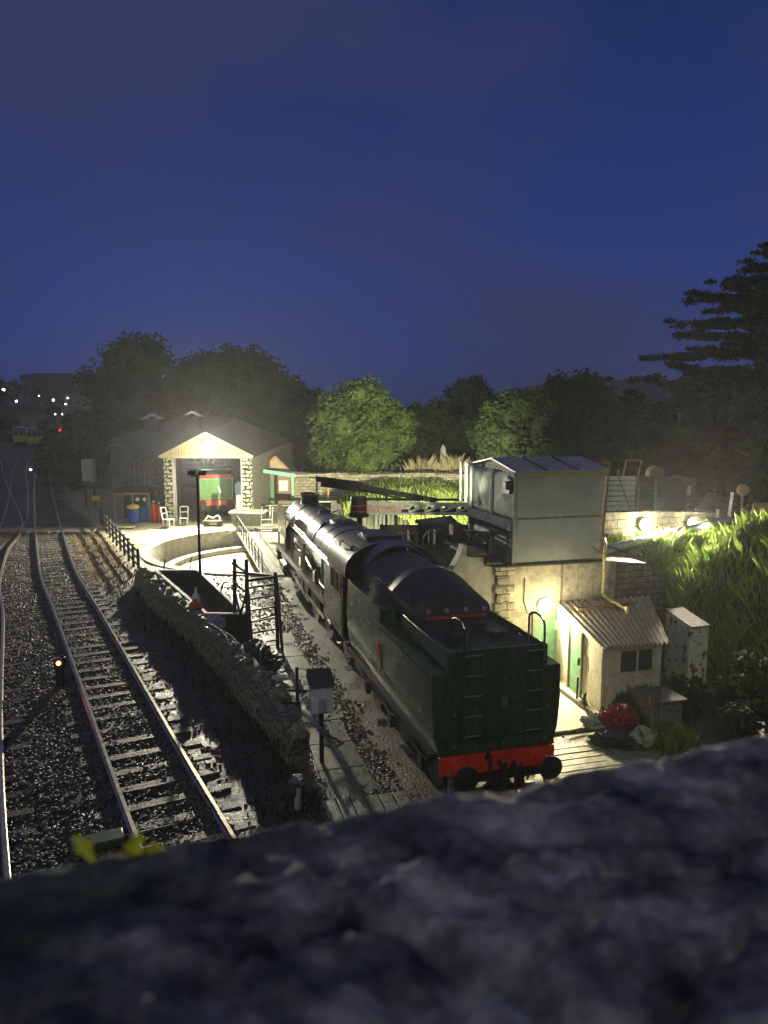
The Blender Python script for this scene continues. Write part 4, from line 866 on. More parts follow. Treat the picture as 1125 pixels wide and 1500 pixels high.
for k in range(3):
    y = S0 + .02 + (S1 - S0 - .1) * k / 2; mb = MB(); mb.box(T0 - .1, T0 + .03, y - .02, y + .09, Z0, Z1); mb.build('side_flange', M['tank'], wt)
sm = (S0 + S1) / 2 - .1; rf = MB()
V = [(T0 - .12, S0 - .1, Z1 + .0), (T1 + .12, S0 - .1, Z1), (T1 + .12, sm, Z1 + .30), (T0 - .12, sm, Z1 + .30), (T0 - .12, S1 + .1, Z1), (T1 + .12, S1 + .1, Z1)]
V += [(a, b_, c + .04) for a, b_, c in V]
rf.add(V, [(0, 1, 2, 3), (3, 2, 5, 4), (6, 9, 8, 7), (9, 10, 11, 8), (0, 6, 7, 1), (4, 5, 11, 10), (0, 3, 9, 6), (3, 4, 10, 9), (1, 7, 8, 2), (2, 8, 11, 5)]); rr = rf.build('roof', M['tankroof'], wt, smooth=False)
mb = MB(); mb.add([(T0 - .03, S0, Z1 - .0), (T0 - .03, S1, Z1 - .0), (T0 - .03, sm, Z1 + .28)], [(0, 1, 2)]); mb.build('gable_sheet', mat('rough_gable', (.26, .27, .22), .7, 0, 30, bump=.5), wt)
for t_ in (T0 + .9, T0 + 1.9): mb = MB(); mb.bar((t_, S0 - .1, Z1 + .055), (t_, sm, Z1 + .355), .05, .03); mb.build('roof_strap', M['dark'], rr)
mb = MB(); mb.bar((T0 - .05, S0 - .02, Z1 - .05), (T1 + .05, S0 - .02, Z1 - .05), .06, .1); mb.build('gutter', mat('mossy_gutter', (.3, .28, .12), .7, 0, 8), wt)
mb = MB(); mb.bar((T1 + .12, S0 - .05, Z1 + .22), (T1 - .12, S0 - .12, 3.62), .05); mb.bar((T1 - .3, S0 - .05, Z1 + .25), (T1 + .15, S0 - .05, Z1 + .22), .05); mb.build('overflow_pipe', mat('rust_pipe', (.30, .14, .08), .7, .2, 9), wt)
mb = MB(); mb.cyl((T0 - .06, S0 + .3, Z1 - .15), (T0 - .06, S0 + .3, Z1 - .35), .09, 10); mb.box(T0 - .2, T0 - .02, S0 + .1, S0 + .5, Z1 - .62, Z1 - .5); mb.tube([(T0 - .12, S0 + .3, Z1 - .1), (T0 - .2, S0 + .35, Z1 - .5)], .03); mb.build('float_gauge', M['dark'], wt)
tf = thing('tank_floodlight', 'dark boxed floodlight on the near left corner of the water tank', 'lamp', Lw(7.05, 3.38, 5.75), PHI)
MB().box(-.14, .1, -.12, .12, -.12, .12).build('housing', M['dark'], tf, bevel=.01); MB().box(.1, .2, -.03, .03, -.03, .03).build('bracket', M['dark'], tf)
mb = MB(); mb.box(-.11, .07, .125, .135, -.09, .09); mb.build('lens', mat('lens_tank', (1, .93, .7), .3, emit=(1, .93, .7), estr=40), tf)
L = bpy.data.lights.new('lamp_light', 'SPOT'); L.energy = 1100; L.color = (1, .95, .68); L.spot_size = R(28); L.spot_blend = .7; L.shadow_soft_size = .1
lo_ = bpy.data.objects.new('lamp_light', L); COL.objects.link(lo_); lo_.parent = tf; lo_.location = (-.35, .1, .1)
dv = Vector((1.0, 33, 4.4)) - Vector(Lw(7.05, 3.38, 5.75)); lo_.rotation_euler = (Matrix.Rotation(-PHI, 3, 'Z') @ dv).to_track_quat('-Z', 'Y').to_euler()
mb = MB()
for y in (S1 - .1, S1 + .35): mb.bar((T0 - .25, y, 4.9), (T0 - .25, y, Z1 + .1), .07)
mb.build('white_standpipes', M['white'], wt)
mb = MB(); mb.box(T0 - .3, T1 + .1, S0 - .05, S1 + .2, 3.365, 3.42); mb.build('bearer', M['darkboard'], wt)
# pipework below the left side of the tank
pw = Lt('valve_pipework', 'jumble of dark pipes, valves and boxes under the left side of the water tank', 'pipework')
mb = MB()
for k, (s0, t0) in enumerate(((8, 3.2), (8.8, 3.0), (9.6, 3.1), (8.4, 2.7))): mb.tube([(t0 + .5, s0, 4.2 - .1 * k), (t0, s0, 4.2 - .1 * k), (t0 - .05, s0, 3.9), (t0, s0 + .1, 3.35 - .3 * k)], .05)
mb.build('pipe', M['under'], pw)
for s0, t0, z0 in ((8.0, 3.2, 3.9), (9.0, 2.9, 4.15), (9.6, 2.8, 3.7)):
    mb = MB(); mb.lathe([(.13, 0), (.16, .015), (.13, .03), (.11, .015)], (t0, s0, z0), 14); mb.bar((t0 - .13, s0, z0 + .015), (t0 + .13, s0, z0 + .015), .025); mb.cyl((t0, s0, z0 - .15), (t0, s0, z0), .03); mb.build('valve_wheel', M['steel'], pw)
mb = MB(); mb.box(2.55, 2.95, 9.3, 9.7, 3.7, 4.3); mb.box(2.3, 2.6, 10.2, 10.5, 3.2, 4.0); mb.build('switch_box', M['darkboard'], pw, bevel=.02)
mb = MB(); mb.bar((3.45, 7.2, 4.3), (3.45, 8.9, 4.3), .05); mb.bar((3.4, 7.2, 3.95), (2.9, 8.9, 4.0), .05); mb.bar((3.45, 7.2, 3.4), (3.45, 7.2, 4.35), .05); mb.build('guard_rail', M['steel'], pw)
mb = MB(); mb.box(1.9, 3.6, 7.55, 11.2, 2.6, 3.36); mb.build('plinth', M['dstone'], pw)
# lean-to shelter behind
sh = Lt('lean_to_shelter', 'dark open lean-to with sloping roof between boiler and water tank', 'shelter')
mb = MB(); mb.hexa([(2.6, 11.4, 3.45), (4.0, 11.4, 3.6), (4.0, 13.4, 3.95), (2.6, 13.4, 3.85)], [(2.6, 11.4, 3.52), (4.0, 11.4, 3.67), (4.0, 13.4, 4.02), (2.6, 13.4, 3.92)]); mb.build('roof', M['slate'], sh, smooth=False)
for t_, s0 in ((2.7, 11.5), (3.1, 11.5), (3.9, 11.5), (2.7, 13.5)): MB().bar((t_, s0, 0), (t_, s0, 3.46), .1).build('post', M['wood'], sh)
mb = MB(); mb.box(3.15, 3.55, 11.6, 11.65, 1.5, 3.4); mb.build('door', M['concrete'], sh); mb = MB(); mb.box(2.7, 4.0, 13.3, 13.4, 0, 3.82); mb.box(3.95, 4.0, 11.5, 13.3, 0, 3.55); mb.build('wall', M['darkboard'], sh)
fe = Lt('fire_extinguisher', 'red fire extinguisher against the lean-to shelter post', 'extinguisher', 11.2, 2.75, 2.62); MB().lathe([(0, 0), (.08, 0), (.09, .04), (.09, .42), (.05, .5), (0, .5)], n=14).build('cylinder', M['redpaint'], fe); MB().tube([(0, 0, .5), (.06, -.02, .55), (.1, -.04, .35)], .015).build('hose', M['dark'], fe)
pl = MB(); pl.box(-.3, .3, -.2, .2, 0, 2.6); o = pl.build('block_plinth', M['dstone']); place(o, Lw(11.2, 2.75, 0), PHI); tag(o, 'dark stone plinth in front of the lean-to shelter', 'plinth')
hb = Lt('hose_reel', 'coiled pale hose hanging beside the pipework', 'hose', 10.6, 2.2, 3.0)
mb = MB(); mb.tube([(.22 * math.cos(q * .5), .05 * math.sin(q), .6 + .35 * math.sin(q * .5)) for q in range(14)], .025); mb.build('hose', M['steel'], hb); MB().bar((0, 0, -3), (0, 0, .9), .06).build('post', M['dark'], hb)
st_ = Lt('steel_steps', 'steep steel steps with handrails by the drum and the lean-to', 'steps', 14.5, 3.1, .3)
mb = MB()
for x in (-.3, .3): mb.bar((x, -1.2, 0), (x, .4, 2.2), .05, .14); mb.bar((x, -1.2, .9), (x, .4, 3.0), .04); mb.bar((x, -1.2, 0), (x, -1.2, .9), .04); mb.bar((x, .4, 2.2), (x, .4, 3.0), .04)
mb.build('stringer', M['steel'], st_)
for k in range(8): MB().box(-.28, .28, -1.15 + k * .2, -1.0 + k * .2, .2 + k * .27, .23 + k * .27).build('tread', M['steel'], st_)

# small hut with corrugated roof
hu = Lt('lean_to_hut', 'small white hut with corrugated roof, green door and dark window below the water tank', 'hut')
F, B_ = 3.52, 6.95
mb = MB(); mb.hexa([(4.45, F, -.05), (4.55, F, -.05), (5.1, B_, -.05), (5.0, B_, -.05)], [(4.45, F, 1.88), (4.55, F, 1.88), (5.1, B_, 2.12), (5.0, B_, 2.12)])
mb.build('side_wall', M['hutwall'], hu, bevel=.01)
mb = MB(); mb.box(4.56, 4.95, F - .02, F + .08, -.05, 1.86); mb.box(4.951, 6.12, F - .01, F + .08, -.05, 1.12); mb.box(4.951, 6.12, F - .01, F + .08, 1.78, 1.87); mb.box(6.0, 6.12, F - .01, F + .08, 1.121, 1.779); mb.build('front_wall', M['hutwall'], hu, smooth=False)
mb = MB(); mb.box(4.96, 5.99, F + .04, F + .05, 1.13, 1.77); hw = mb.build('window', M['glass'], hu)
mb = MB()
for a in ((4.98, 1.14, 4.98, 1.77), (5.97, 1.14, 5.97, 1.77), (4.98, 1.76, 5.97, 1.76), (4.98, 1.15, 5.97, 1.15), (5.5, 1.15, 5.5, 1.76)): mb.bar((a[0], F + .02, a[1]), (a[2], F + .02, a[3]), .04)
mb.build('window_frame', M['cream'], hw)
mb = MB(); mb.hexa([(6.13, F, -.05), (6.2, F, -.05), (8.0, B_, -.05), (7.9, B_, -.05)], [(6.13, F, 1.86), (6.2, F, 1.86), (8.0, B_, 2.1), (7.9, B_, 2.1)]); mb.build('right_wall', M['hutwall'], hu)
def side(s_, off=0): u = (s_ - F) / (B_ - F); return 4.45 + .55 * u - off
mb = MB(); mb.hexa([(side(4.85, .02), 4.85, .02), (side(4.85, -.02), 4.85, .02), (side(5.75, -.02), 5.75, .02), (side(5.75, .02), 5.75, .02)], [(side(4.85, .02), 4.85, 1.84), (side(4.85, -.02), 4.85, 1.84), (side(5.75, -.02), 5.75, 1.9), (side(5.75, .02), 5.75, 1.9)]); dr_ = mb.build('door', M['greenpaint'], hu)
for k in range(7): 
    y = 4.9 + k * .125; mb = MB(); mb.bar((side(y, .025), y, .05), (side(y, .025), y, 1.82), .012)
mb = MB(); mb.bar((side(4.95, .06), 4.95, .95), (side(4.95, .06), 4.95, 1.15), .05); mb.build('handle', M['dark'], dr_)
mb = MB(); mb.bar((side(4.8, .03), 4.8, 0), (side(4.8, .03), 4.8, 1.88), .06); mb.bar((side(5.8, .03), 5.8, 0), (side(5.8, .03), 5.8, 1.93), .06); mb.bar((side(4.8, .03), 4.8, 1.88), (side(5.8, .03), 5.8, 1.94), .06); mb.build('door_frame', M['wood'], hu)
# corrugated roof sheet
nc = 15; cols_ = nc * 8; V = []
for e, (xa, xb, y, z) in enumerate(((4.38, 6.3, F - .14, 1.92), (5.0, 8.15, B_ + .05, 2.19))):
    for k in range(cols_ + 1):
        u = k / cols_; V.append((xa + (xb - xa) * u, y, z + .05 * math.cos(2 * math.pi * k / 8)))
mb = MB(); n = cols_ + 1; V2 = [(a, b_, c - .012) for a, b_, c in V]
mb.add(V + V2, [(k, k + 1, n + k + 1, n + k) for k in range(cols_)] + [(2 * n + n + k, 2 * n + n + k + 1, 2 * n + k + 1, 2 * n + k) for k in range(cols_)] + [(2 * n + k, 2 * n + k + 1, k + 1, k) for k in range(cols_)])
hr = mb.build('corrugated_roof', M['corr'], hu, ang=60)
mb = MB(); mb.bar((5.15, 6.1, 2.2), (7.2, 6.25, 2.22), .14, .06); mb.build('roof_batten', mat('rusty_trough', (.28, .16, .07), .8, 0, 9), hr)
mb = MB(); mb.bar((4.42, F - .1, 1.84), (5.05, B_, 2.1), .04, .14); mb.build('barge_board', M['hutwall'], hr)
mb = MB(); mb.tube([(4.48, 4.4, 1.7), (4.44, 4.35, 1.5), (4.48, 4.25, 1.35), (4.42, 4.1, 1.1)], .012); mb.build('hanging_wire', M['dark'], hu)
# thin yellowish pipe down to the hut roof
yp = Lt('tap_pipe', 'thin yellowish standing pipe with a tap, running down to the corrugated roof', 'pipe')
mb = MB(); mb.tube([(6.43, 6.8, 3.75), (6.45, 6.8, 2.9), (6.43, 6.8, 2.4), (6.48, 6.6, 2.3), (6.52, 6.0, 2.24), (6.5, 5.6, 2.2)], .05, 8); mb.cyl((6.5, 5.6, 2.0), (6.5, 5.6, 2.32), .07, 10); mb.build('pipe', mat('pipe_cream', (.62, .56, .30), .5, .1, 8, col2=(.4, .25, .1)), yp)
mb = MB(); mb.tube([(6.43, 6.8, 3.75), (6.47, 6.8, 3.95), (6.4, 6.8, 4.1), (6.3, 6.8, 4.12)], .04); mb.bar((6.3, 6.8, 4.18), (6.5, 6.8, 4.2), .03); mb.tube([(6.43, 6.8, 3.65), (6.2, 6.8, 3.72), (6.05, 6.8, 3.85)], .03); mb.build('tap', M['steel'], yp)

# peeling cabinet
pc = thing('metal_locker', 'tall peeling white metal locker streaked with rust, right of the hut', 'locker', Lw(5.0, 8.0, 0), PHI)
A4 = [(4.28, 7.65), (4.51, 8.42), (6.12, 8.78), (5.88, 8.0)]; q4 = [(t_ - 8.0, s_ - 5.0) for s_, t_ in A4]
mb = MB(); mb.hexa([(a, b_, -.1) for a, b_ in q4], [(a, b_, z) for (a, b_), z in zip(q4, (1.95, 1.88, 1.95, 2.02))]); mb.build('body', M['peeling'], pc, bevel=.02)
mb = MB(); mb.hexa([(a * 1.05, b_ * 1.05, z) for (a, b_), z in zip(q4, (1.955, 1.885, 1.955, 2.025))], [(a * 1.05, b_ * 1.05, z) for (a, b_), z in zip(q4, (1.99, 1.92, 1.99, 2.06))]); mb.build('top', mat('locker_top', (.2, .17, .17), .7, 0, 5, col2=(.08, .06, .06)), pc, smooth=False)
a_, b_ = Vector((*q4[0], 0)), Vector((*q4[3], 0)); d = (b_ - a_); nrm = Vector((-d.y, d.x, 0)).normalized(); nrm = nrm if nrm.x < 0 else -nrm
for u0, u1 in ((.03, .49), (.51, .97)):
    p, q = a_ + d * u0 + nrm * .012, a_ + d * u1 + nrm * .012; mb = MB(); mb.hexa([tuple(p + nrm * .0) [:2] + (.08,), tuple(q)[:2] + (.08,), tuple(q - nrm * .01)[:2] + (.08,), tuple(p - nrm * .01)[:2] + (.08,)], [tuple(p)[:2] + (1.86,), tuple(q)[:2] + (1.9,), tuple(q - nrm * .01)[:2] + (1.9,), tuple(p - nrm * .01)[:2] + (1.86,)]); mb.build('door', M['peeling'], pc)
mb = MB(); c1, c2 = Vector((*q4[0], 0)), Vector((*q4[1], 0)); d2 = c2 - c1; n2 = Vector((d2.y, -d2.x, 0)).normalized()
for z, u0, u1, hh in ((1.68, .15, .75, .1), (1.4, .2, .35, .16)): p, q = c1 + d2 * u0 + n2 * .01, c1 + d2 * u1 + n2 * .01; mb.bar((p.x, p.y, z), (q.x, q.y, z), .02, hh)
mb.build('label_plate', M['white'], pc)

# items around the hut
def G_(s_, t_, z=0): return Lw(s_, t_, z)
rag('red_sheet', 'crumpled dark red sheet heaped right of the buffer beam', 'sheet', G_(2.35, 4.25, .32), .42, M['cloth_red'], (1, .8, .75), 21, 1.1)
rag('pale_sheet', 'crumpled pale sheet left of the red sheet', 'sheet', G_(2.6, 3.75, .28), .27, M['cloth_pale'], (1.2, .8, .6), 22, 1.1)
rag('dark_sack', 'black sack lying under the red sheet', 'sack', G_(2.0, 4.05, .06), .52, M['cloth_dark'], (1.2, .9, .45), 23, .8)
rag('cream_sack', 'cream and red sack right of the black sack', 'sack', G_(1.75, 4.5, .1), .3, M['cloth_pale'], (1, .8, .8), 24, 1.0)
mb = MB(); mb.lathe([(0, 0), (.12, 0), (.17, .34), (.19, .34), (.19, .38), (.15, .38), (.14, .3), (0, .3)], n=18); o = mb.build('plant_pot', M['terracotta']); place(o, G_(3.1, 4.75, .0)); o.scale = (1.2, 1.2, 1.2); tag(o, 'terracotta plant pot at the foot of the hut wall', 'pot')
pcx = Lt('planter_box', 'weathered timber planter box with a slab top near the parapet', 'planter', 2.6, 5.45, 0)
for k in range(4): z = .02 + k * .2; mb = MB(); mb.box(-.42, .42, -.45, .45, z, z + .18); mb.build('board', M['wood'], pcx, bevel=.012)
mb = MB(); mb.box(-.5, .55, -.5, .5, .83, .89); mb.build('lid', mat('mossy_lid', (.16, .13, .09), .7, 0, 6, bump=.3), pcx, bevel=.01)
for k, (a, b_) in enumerate(((1.7, 4.75), (1.85, 4.9), (1.6, 4.95))):
    sp_ = MB(); sp_.bar((0, 0, 0), (.1 + .03 * k, .35, 1.15 - .05 * k), .035); o = sp_.build('leaning_pole', M['wood']); place(o, G_(a, b_, 0), PHI); tag(o, 'thin pole leaning against the timber planter box', 'pole', 'poles leaning on the planter')
tl = Lt('pipe_offcuts', 'dark bent pipe offcuts leaning at the hut wall foot', 'scrap', 3.9, 4.25, .05)
for k in range(4):
    mb = MB(); mb.tube([(-.1 + .08 * k, -.3 + .1 * k, .05), (.0, .1, .1 + .08 * k), (.12, .2 + .1 * k, .45 - .08 * k)], .025); mb.build('pipe', M['dark'], tl)
mb = MB(); mb.tube([(.05, .55, 0), (.07, .55, .75)], .03); mb.build('pipe', M['dark'], tl)
lv2 = MB(); lv2.tube([(0, 0, .12), (.5, .1, .1), (.8, .05, .12)], .025); o = lv2.build('crowbar', M['steel']); place(o, G_(2.75, 3.1, .02), PHI); tag(o, 'long metal bar lying at the edge of the pale deck', 'bar')

# block wall with two floodlights
bwp = [(7.2, 25.75), (9.6, 27.0), (13.4, 29.4)]
bw = thing('block_wall', 'pale block wall right of the tank carrying two glaring lamps', 'wall', (7.2, 25.75, 3.0))
for k in range(2):
    a, b_ = Vector(bwp[k]), Vector(bwp[k + 1]); d = (b_ - a).normalized(); nn = Vector((-d.y, d.x)) * .25; z0 = (4.47, 4.36, 3.98)[k]; z1 = (4.47, 4.36, 3.98)[k + 1]
    g0 = 1.4; o_ = Vector((7.2, 25.75)); P = [a - o_, b_ - o_, b_ - o_ + nn, a - o_ + nn]
    mb = MB(); mb.hexa([(p.x, p.y, g0 - 3) for p in P], [(P[0].x, P[0].y, z0 - 3), (P[1].x, P[1].y, z1 - 3), (P[2].x, P[2].y, z1 - 3), (P[3].x, P[3].y, z0 - 3)]); mb.build('wall_section', M['block'] if k == 0 else M['pstone'], bw)
mb = MB()
for k in range(26):
    u = k / 25; a, b_ = (Vector(bwp[0]), Vector(bwp[1])) if u < .42 else (Vector(bwp[1]), Vector(bwp[2])); q = a.lerp(b_, u / .42 if u < .42 else (u - .42) / .58); z = 4.47 - .11 * min(u / .42, 1) - .38 * max(0, (u - .42) / .58)
    mb.blob((q.x - 7.2 - .05, q.y - 25.75 + .12, z - 3), random.uniform(.08, .14), .5, 1, 2, k, (1.2, 1, .5))
mb.build('coping', M['dstone'], bw, ang=20)
fla = math.atan2(1.25, 2.4)
lamp('floodlight', 'left one of the two glaring lamps on the block wall', (9.02, 26.55, 3.98), fla, .18, 2800, (1, .9, .66), 160, .7, 'floodlights on the block wall', wash=.02)
lamp('floodlight', 'right one of the two glaring lamps, nearer the dark trees', (11.2, 27.88, 3.82), fla + .06, .18, 2800, (1, .9, .66), 160, .7, 'floodlights on the block wall', wash=.02)
# big discharge pipe
bp_ = thing('discharge_pipe', 'thick grey pipe sloping right across the pale block wall', 'pipe', (7.1, 24.75, 3.3))
MB().tube([(0, .3, -.2), (.0, 0, -.02), (.15, 0, .1), (.4, .08, .14), (5.6, 3.5, .58)], [.15, .15, .16, .16, .16], 14).build('pipe', mat('galvanised', (.42, .44, .47), .4, .5, 4, col2=(.28, .28, .3)), bp_)
mb = MB(); mb.tube([(.0, -.2, .3), (1.2, -.1, -.15)], .03); mb.tube([(-.4, -.1, .28), (.0, -.1, .1), (.15, .1, -.1), (1.0, .2, -.25)], .025); mb.build('stay_rod', M['dark'], bp_)
ps_ = thing('pipe_post', 'short pale post at the upper end of the thick pipe', 'post', (12.6, 28.9, 3.2)); MB().bar((0, 0, -.3), (0, 0, 1.0), .1).build('post', M['concrete'], ps_); MB().bar((.55, .3, .3), (.65, .3, 1.6), .09).build('post', M['white'], ps_)
# upper stone wall and junk behind
uw = thing('garden_outbuilding', 'dark stone outbuilding wall above the two lamps', 'outbuilding', (9.8, 30.8, 3.2))
mb = MB(); mb.box(0, 1.05, 0, .4, -.8, 2.05); mb.box(1.12, 2.7, -.02, .4, -.8, 1.95); mb.build('wall', M['dstone'], uw)
mb = MB(); mb.bar((1.08, -.03, -.6), (1.08, -.03, 1.9), .09); mb.build('drain_pipe', M['mint'], uw); mb = MB(); mb.box(1.5, 2.3, -.05, -.025, .1, 1.6); mb.build('door', M['darkboard'], uw)
mb = MB(); mb.box(2.35, 2.5, -.06, -.03, 1.35, 1.7); mb.build('notice', M['white'], uw); mb = MB(); mb.tube([(1.5, 0, 1.98), (1.9, -.1, 2.08), (2.4, 0, 1.98)], .05); mb.build('pipe_on_top', M['steel'], uw)
ws = thing('white_slatted_shutter', 'white slatted panel standing right behind the water tank', 'panel', (8.55, 29.8, 3.3))
for k in range(7): mb = MB(); mb.box(0, 1.2, -.02, .02, .72 + k * .2, .88 + k * .2); mb.build('slat', M['white'], ws)
mb = MB(); mb.bar((.08, .04, -.6), (.08, .04, 2.1), .07); mb.bar((1.12, .04, -.6), (1.12, .04, 2.1), .07); mb.bar((.5, -.05, 2.1), (1.1, -.06, .6), .04); mb.build('frame', M['wood'], ws)
jk = thing('frame_junk', 'spindly pale metal frame perched above the white slatted panel', 'frame', (9.4, 30.4, 5.1))
MB().bar((0, 0, .0), (.15, 0, .85), .05).bar((.6, 0, .0), (.75, 0, .85), .05).bar((.15, 0, .85), (.75, 0, .85), .05).bar((-.15, 0, 0), (-.15, 0, .5), .04).bar((-.3, 0, 0), (.8, 0, 0), .06).bar((.1, 0, -1.9), (.1, 0, 0), .06).bar((.7, 0, -1.9), (.7, 0, 0), .06).build('frame', M['wood'], jk)
mb = MB(); mb.lathe([(.3, 0), (.32, .02), (.32, .5), (.3, .5)], (0, 0, 0), 18, 'y'); o = mb.build('wire_basket', mat('basket', (.16, .16, .08), .6, .2, 9)); place(o, (11.0, 31.0, 5.35)); tag(o, 'round mesh basket on the outbuilding wall', 'basket')
bd = thing('notice_board', 'yellowish notice board by the dark trees at the right edge', 'board', (14.6, 30.2, 2.6)); MB().box(0, 1.2, -.03, .03, .6, 1.6).build('panel', mat('board_ochre', (.4, .32, .12), .6, 0, 4, col2=(.2, .22, .1)), bd); MB().bar((0, 0, -.8), (0, 0, 1.65), .09).bar((1.2, 0, -.8), (1.2, 0, 1.65), .09).bar((0, 0, 1.65), (1.2, 0, 1.65), .08).build('frame', M['timber'], bd)
mb = MB(); mb.cyl((0, 0, 0), (0, .2, 0), .22, 14); mb.cyl((0, .1, -2.1), (0, .1, 0), .05, 8); o = mb.build('round_sign', mat('sign_brown', (.3, .2, .1), .6)); place(o, (14.35, 30.6, 4.75)); tag(o, 'round brown disc on a post above the notice board', 'sign')

# ---------------- loading conveyor (white truss), black jib and drum
cv = thing('loading_gantry', 'white lattice gantry beam reaching over from the tank to the black drum', 'gantry', (-1.1, 32, 0))
zt, zb, W_ = 4.05, 3.66, 4.9
for yy in (-.22, .22):
    mb = MB(); mb.bar((.1, yy, zt), (W_, yy, zt - .06), .07, .11); mb.bar((.1, yy, zb), (W_, yy, zb - .04), .07, .09)
    for k in range(5): x = 2.15 + k * .66; mb.bar((x, yy, zb), (x, yy, zt - .03), .06, .07); mb.bar((x - .66, yy, zb + .06), (x, yy, zt - .1), .05, .06)
    mb.build('truss_side', M['white'], cv)
mb = MB(); mb.box(.3, 4.8, -.15, .15, zb + .05, zb + .14); mb.build('belt', M['dark'], cv)
mb = MB(); mb.box(.1, .85, -.262, -.25, zb + .03, zt - .03); mb.build('side_sheet', mat('peach_sheet', (.66, .48, .34), .5, 0, 6), cv)
mb = MB(); mb.box(.87, 1.82, -.28, -.262, zb + .02, zt - .02); sg = mb.build('sign_panel', mat('peach_sign', (.72, .54, .40), .5, 0, 6), cv)
text('Tommeart', .15, M['redpaint'], sg, (1.2, -.284, zb + .21), (R(90), 0, 0)); text('EURO', .09, M['dark'], sg, (1.5, -.284, zb + .06), (R(90), 0, 0))
for x in (0.12, 1.6): mb = MB(); mb.bar((x, 0, 0), (x, 0, zb), .14); mb.build('leg', M['dark'], cv)
mb = MB()
for k in range(7): x = 2.3 + k * .35; mb.blob((x, -.0, zb + .2), .09, .6, 1, 2, k)
mb.build('rollers', M['under'], cv)
M['jib'] = mat('jib_black', (.008, .008, .009), .6)
jb = thing('black_jib', 'long black lattice jib slanting down above the white gantry', 'jib', (-1.1, 32.4, 0))
mb = MB(); mb.bar((-1.55, 0, 4.93), (.2, 0, 4.70), .3, .40); mb.bar((-1.75, 0, 5.05), (3.3, 0, 4.13), .2, .2); mb.bar((.2, 0, 4.56), (2.0, 0, 4.18), .1, .08); mb.bar((-1.5, 0, 4.8), (.5, 0, 4.5), .1, .08); mb.build('boom', M['jib'], jb)
mb = MB()
for k in range(5): x = .3 + k * .4; mb.bar((x, 0, 4.68 - k * .07), (x + .2, 0, 4.5 - k * .08), .04)
mb.bar((-.1, .3, 4.15), (4.8, .3, 4.12), .1, .1); mb.bar((1.2, .2, 0), (1.2, .2, 4.4), .1); mb.build('lattice', M['jib'], jb)
mb = MB(); mb.bar((-2.05, 0, 5.12), (-1.5, 0, 5.03), .05); mb.build('tip', M['jib'], jb)
dm = thing('motor_drum', 'black drum with red bands at the left end of the gantry', 'drum', (-1.05, 31.6, 3.55))
MB().lathe([(0, 0), (.42, 0), (.42, .12), (.34, .14), (.34, .78), (.30, .84), (0, .84)], n=24).build('drum', M['jib'], dm)
MB().lathe([(.345, .22), (.37, .22), (.37, .27), (.345, .27)], n=24).build('red_band', M['redpaint'], dm); MB().lathe([(.345, .46), (.37, .46), (.37, .5), (.345, .5)], n=24).build('red_band', M['redpaint'], dm); MB().cyl((0, 0, -3.5), (0, 0, 0), .08, 8).build('leg', M['dark'], dm)
bk = thing('boarded_bunker', 'dark boarded bunker wall beyond the boiler under the gantry', 'bunker', (-.2, 34, .2))
for k in range(7): mb = MB(); mb.box(0, 4.4, 0, .1, k * .38, k * .38 + .36); mb.build('board', M['darkboard'], bk)
for x in (.1, 2.2, 4.3): MB().bar((x, -.06, -.2), (x, -.06, 2.7), .1).build('post', M['dark'], bk)
od = thing('oil_drum', 'dark oil drum with a yellow band on a block by the boarded bunker', 'oil drum', (1.62, 33.2, 1.75)); MB().lathe([(0, 0), (.3, 0), (.3, .28), (.315, .3), (.3, .32), (.3, .58), (.315, .6), (.3, .62), (.3, .88), (.27, .88), (.27, .86), (0, .86)], n=22).build('drum', M['dark'], od); MB().lathe([(.303, .04), (.308, .04), (.308, .27), (.303, .27)], n=22).build('yellow_band', M['yellow'], od)
mb = MB(); mb.box(-.45, .45, -.4, .4, 0, 1.55); o = mb.build('drum_block', M['dstone']); place(o, (1.62, 33.2, .2)); tag(o, 'stone block under the oil drum', 'block')

yf = thing('added_floodlight', 'added floodlight on a post behind the gantry, put there to light the boundary wall', 'lamp', (2.7, 34.6, 3.0))  # added lamp, brightens the boundary wall and the round tree
MB().bar((0, 0, -2.9), (0, 0, .3), .07).build('post', M['dark'], yf); MB().box(-.16, .16, -.1, .1, .28, .52).build('housing', M['dark'], yf, bevel=.01); MB().box(-.13, .13, .101, .11, .31, .49).build('lens', mat('lens_yard', (1, .93, .7), .3, emit=(1, .93, .7), estr=60), yf)
L = bpy.data.lights.new('lamp_light', 'SPOT'); L.energy = 30000; L.color = (1, .95, .62); L.spot_size = R(78); L.spot_blend = .8; L.shadow_soft_size = .1
lo_ = bpy.data.objects.new('lamp_light', L); COL.objects.link(lo_); lo_.parent = yf; lo_.location = (0, .2, .4); lo_.rotation_euler = (Vector((-2.6, 62, 4.0)) - Vector((2.7, 34.8, 3.4))).to_track_quat('-Z', 'Y').to_euler()

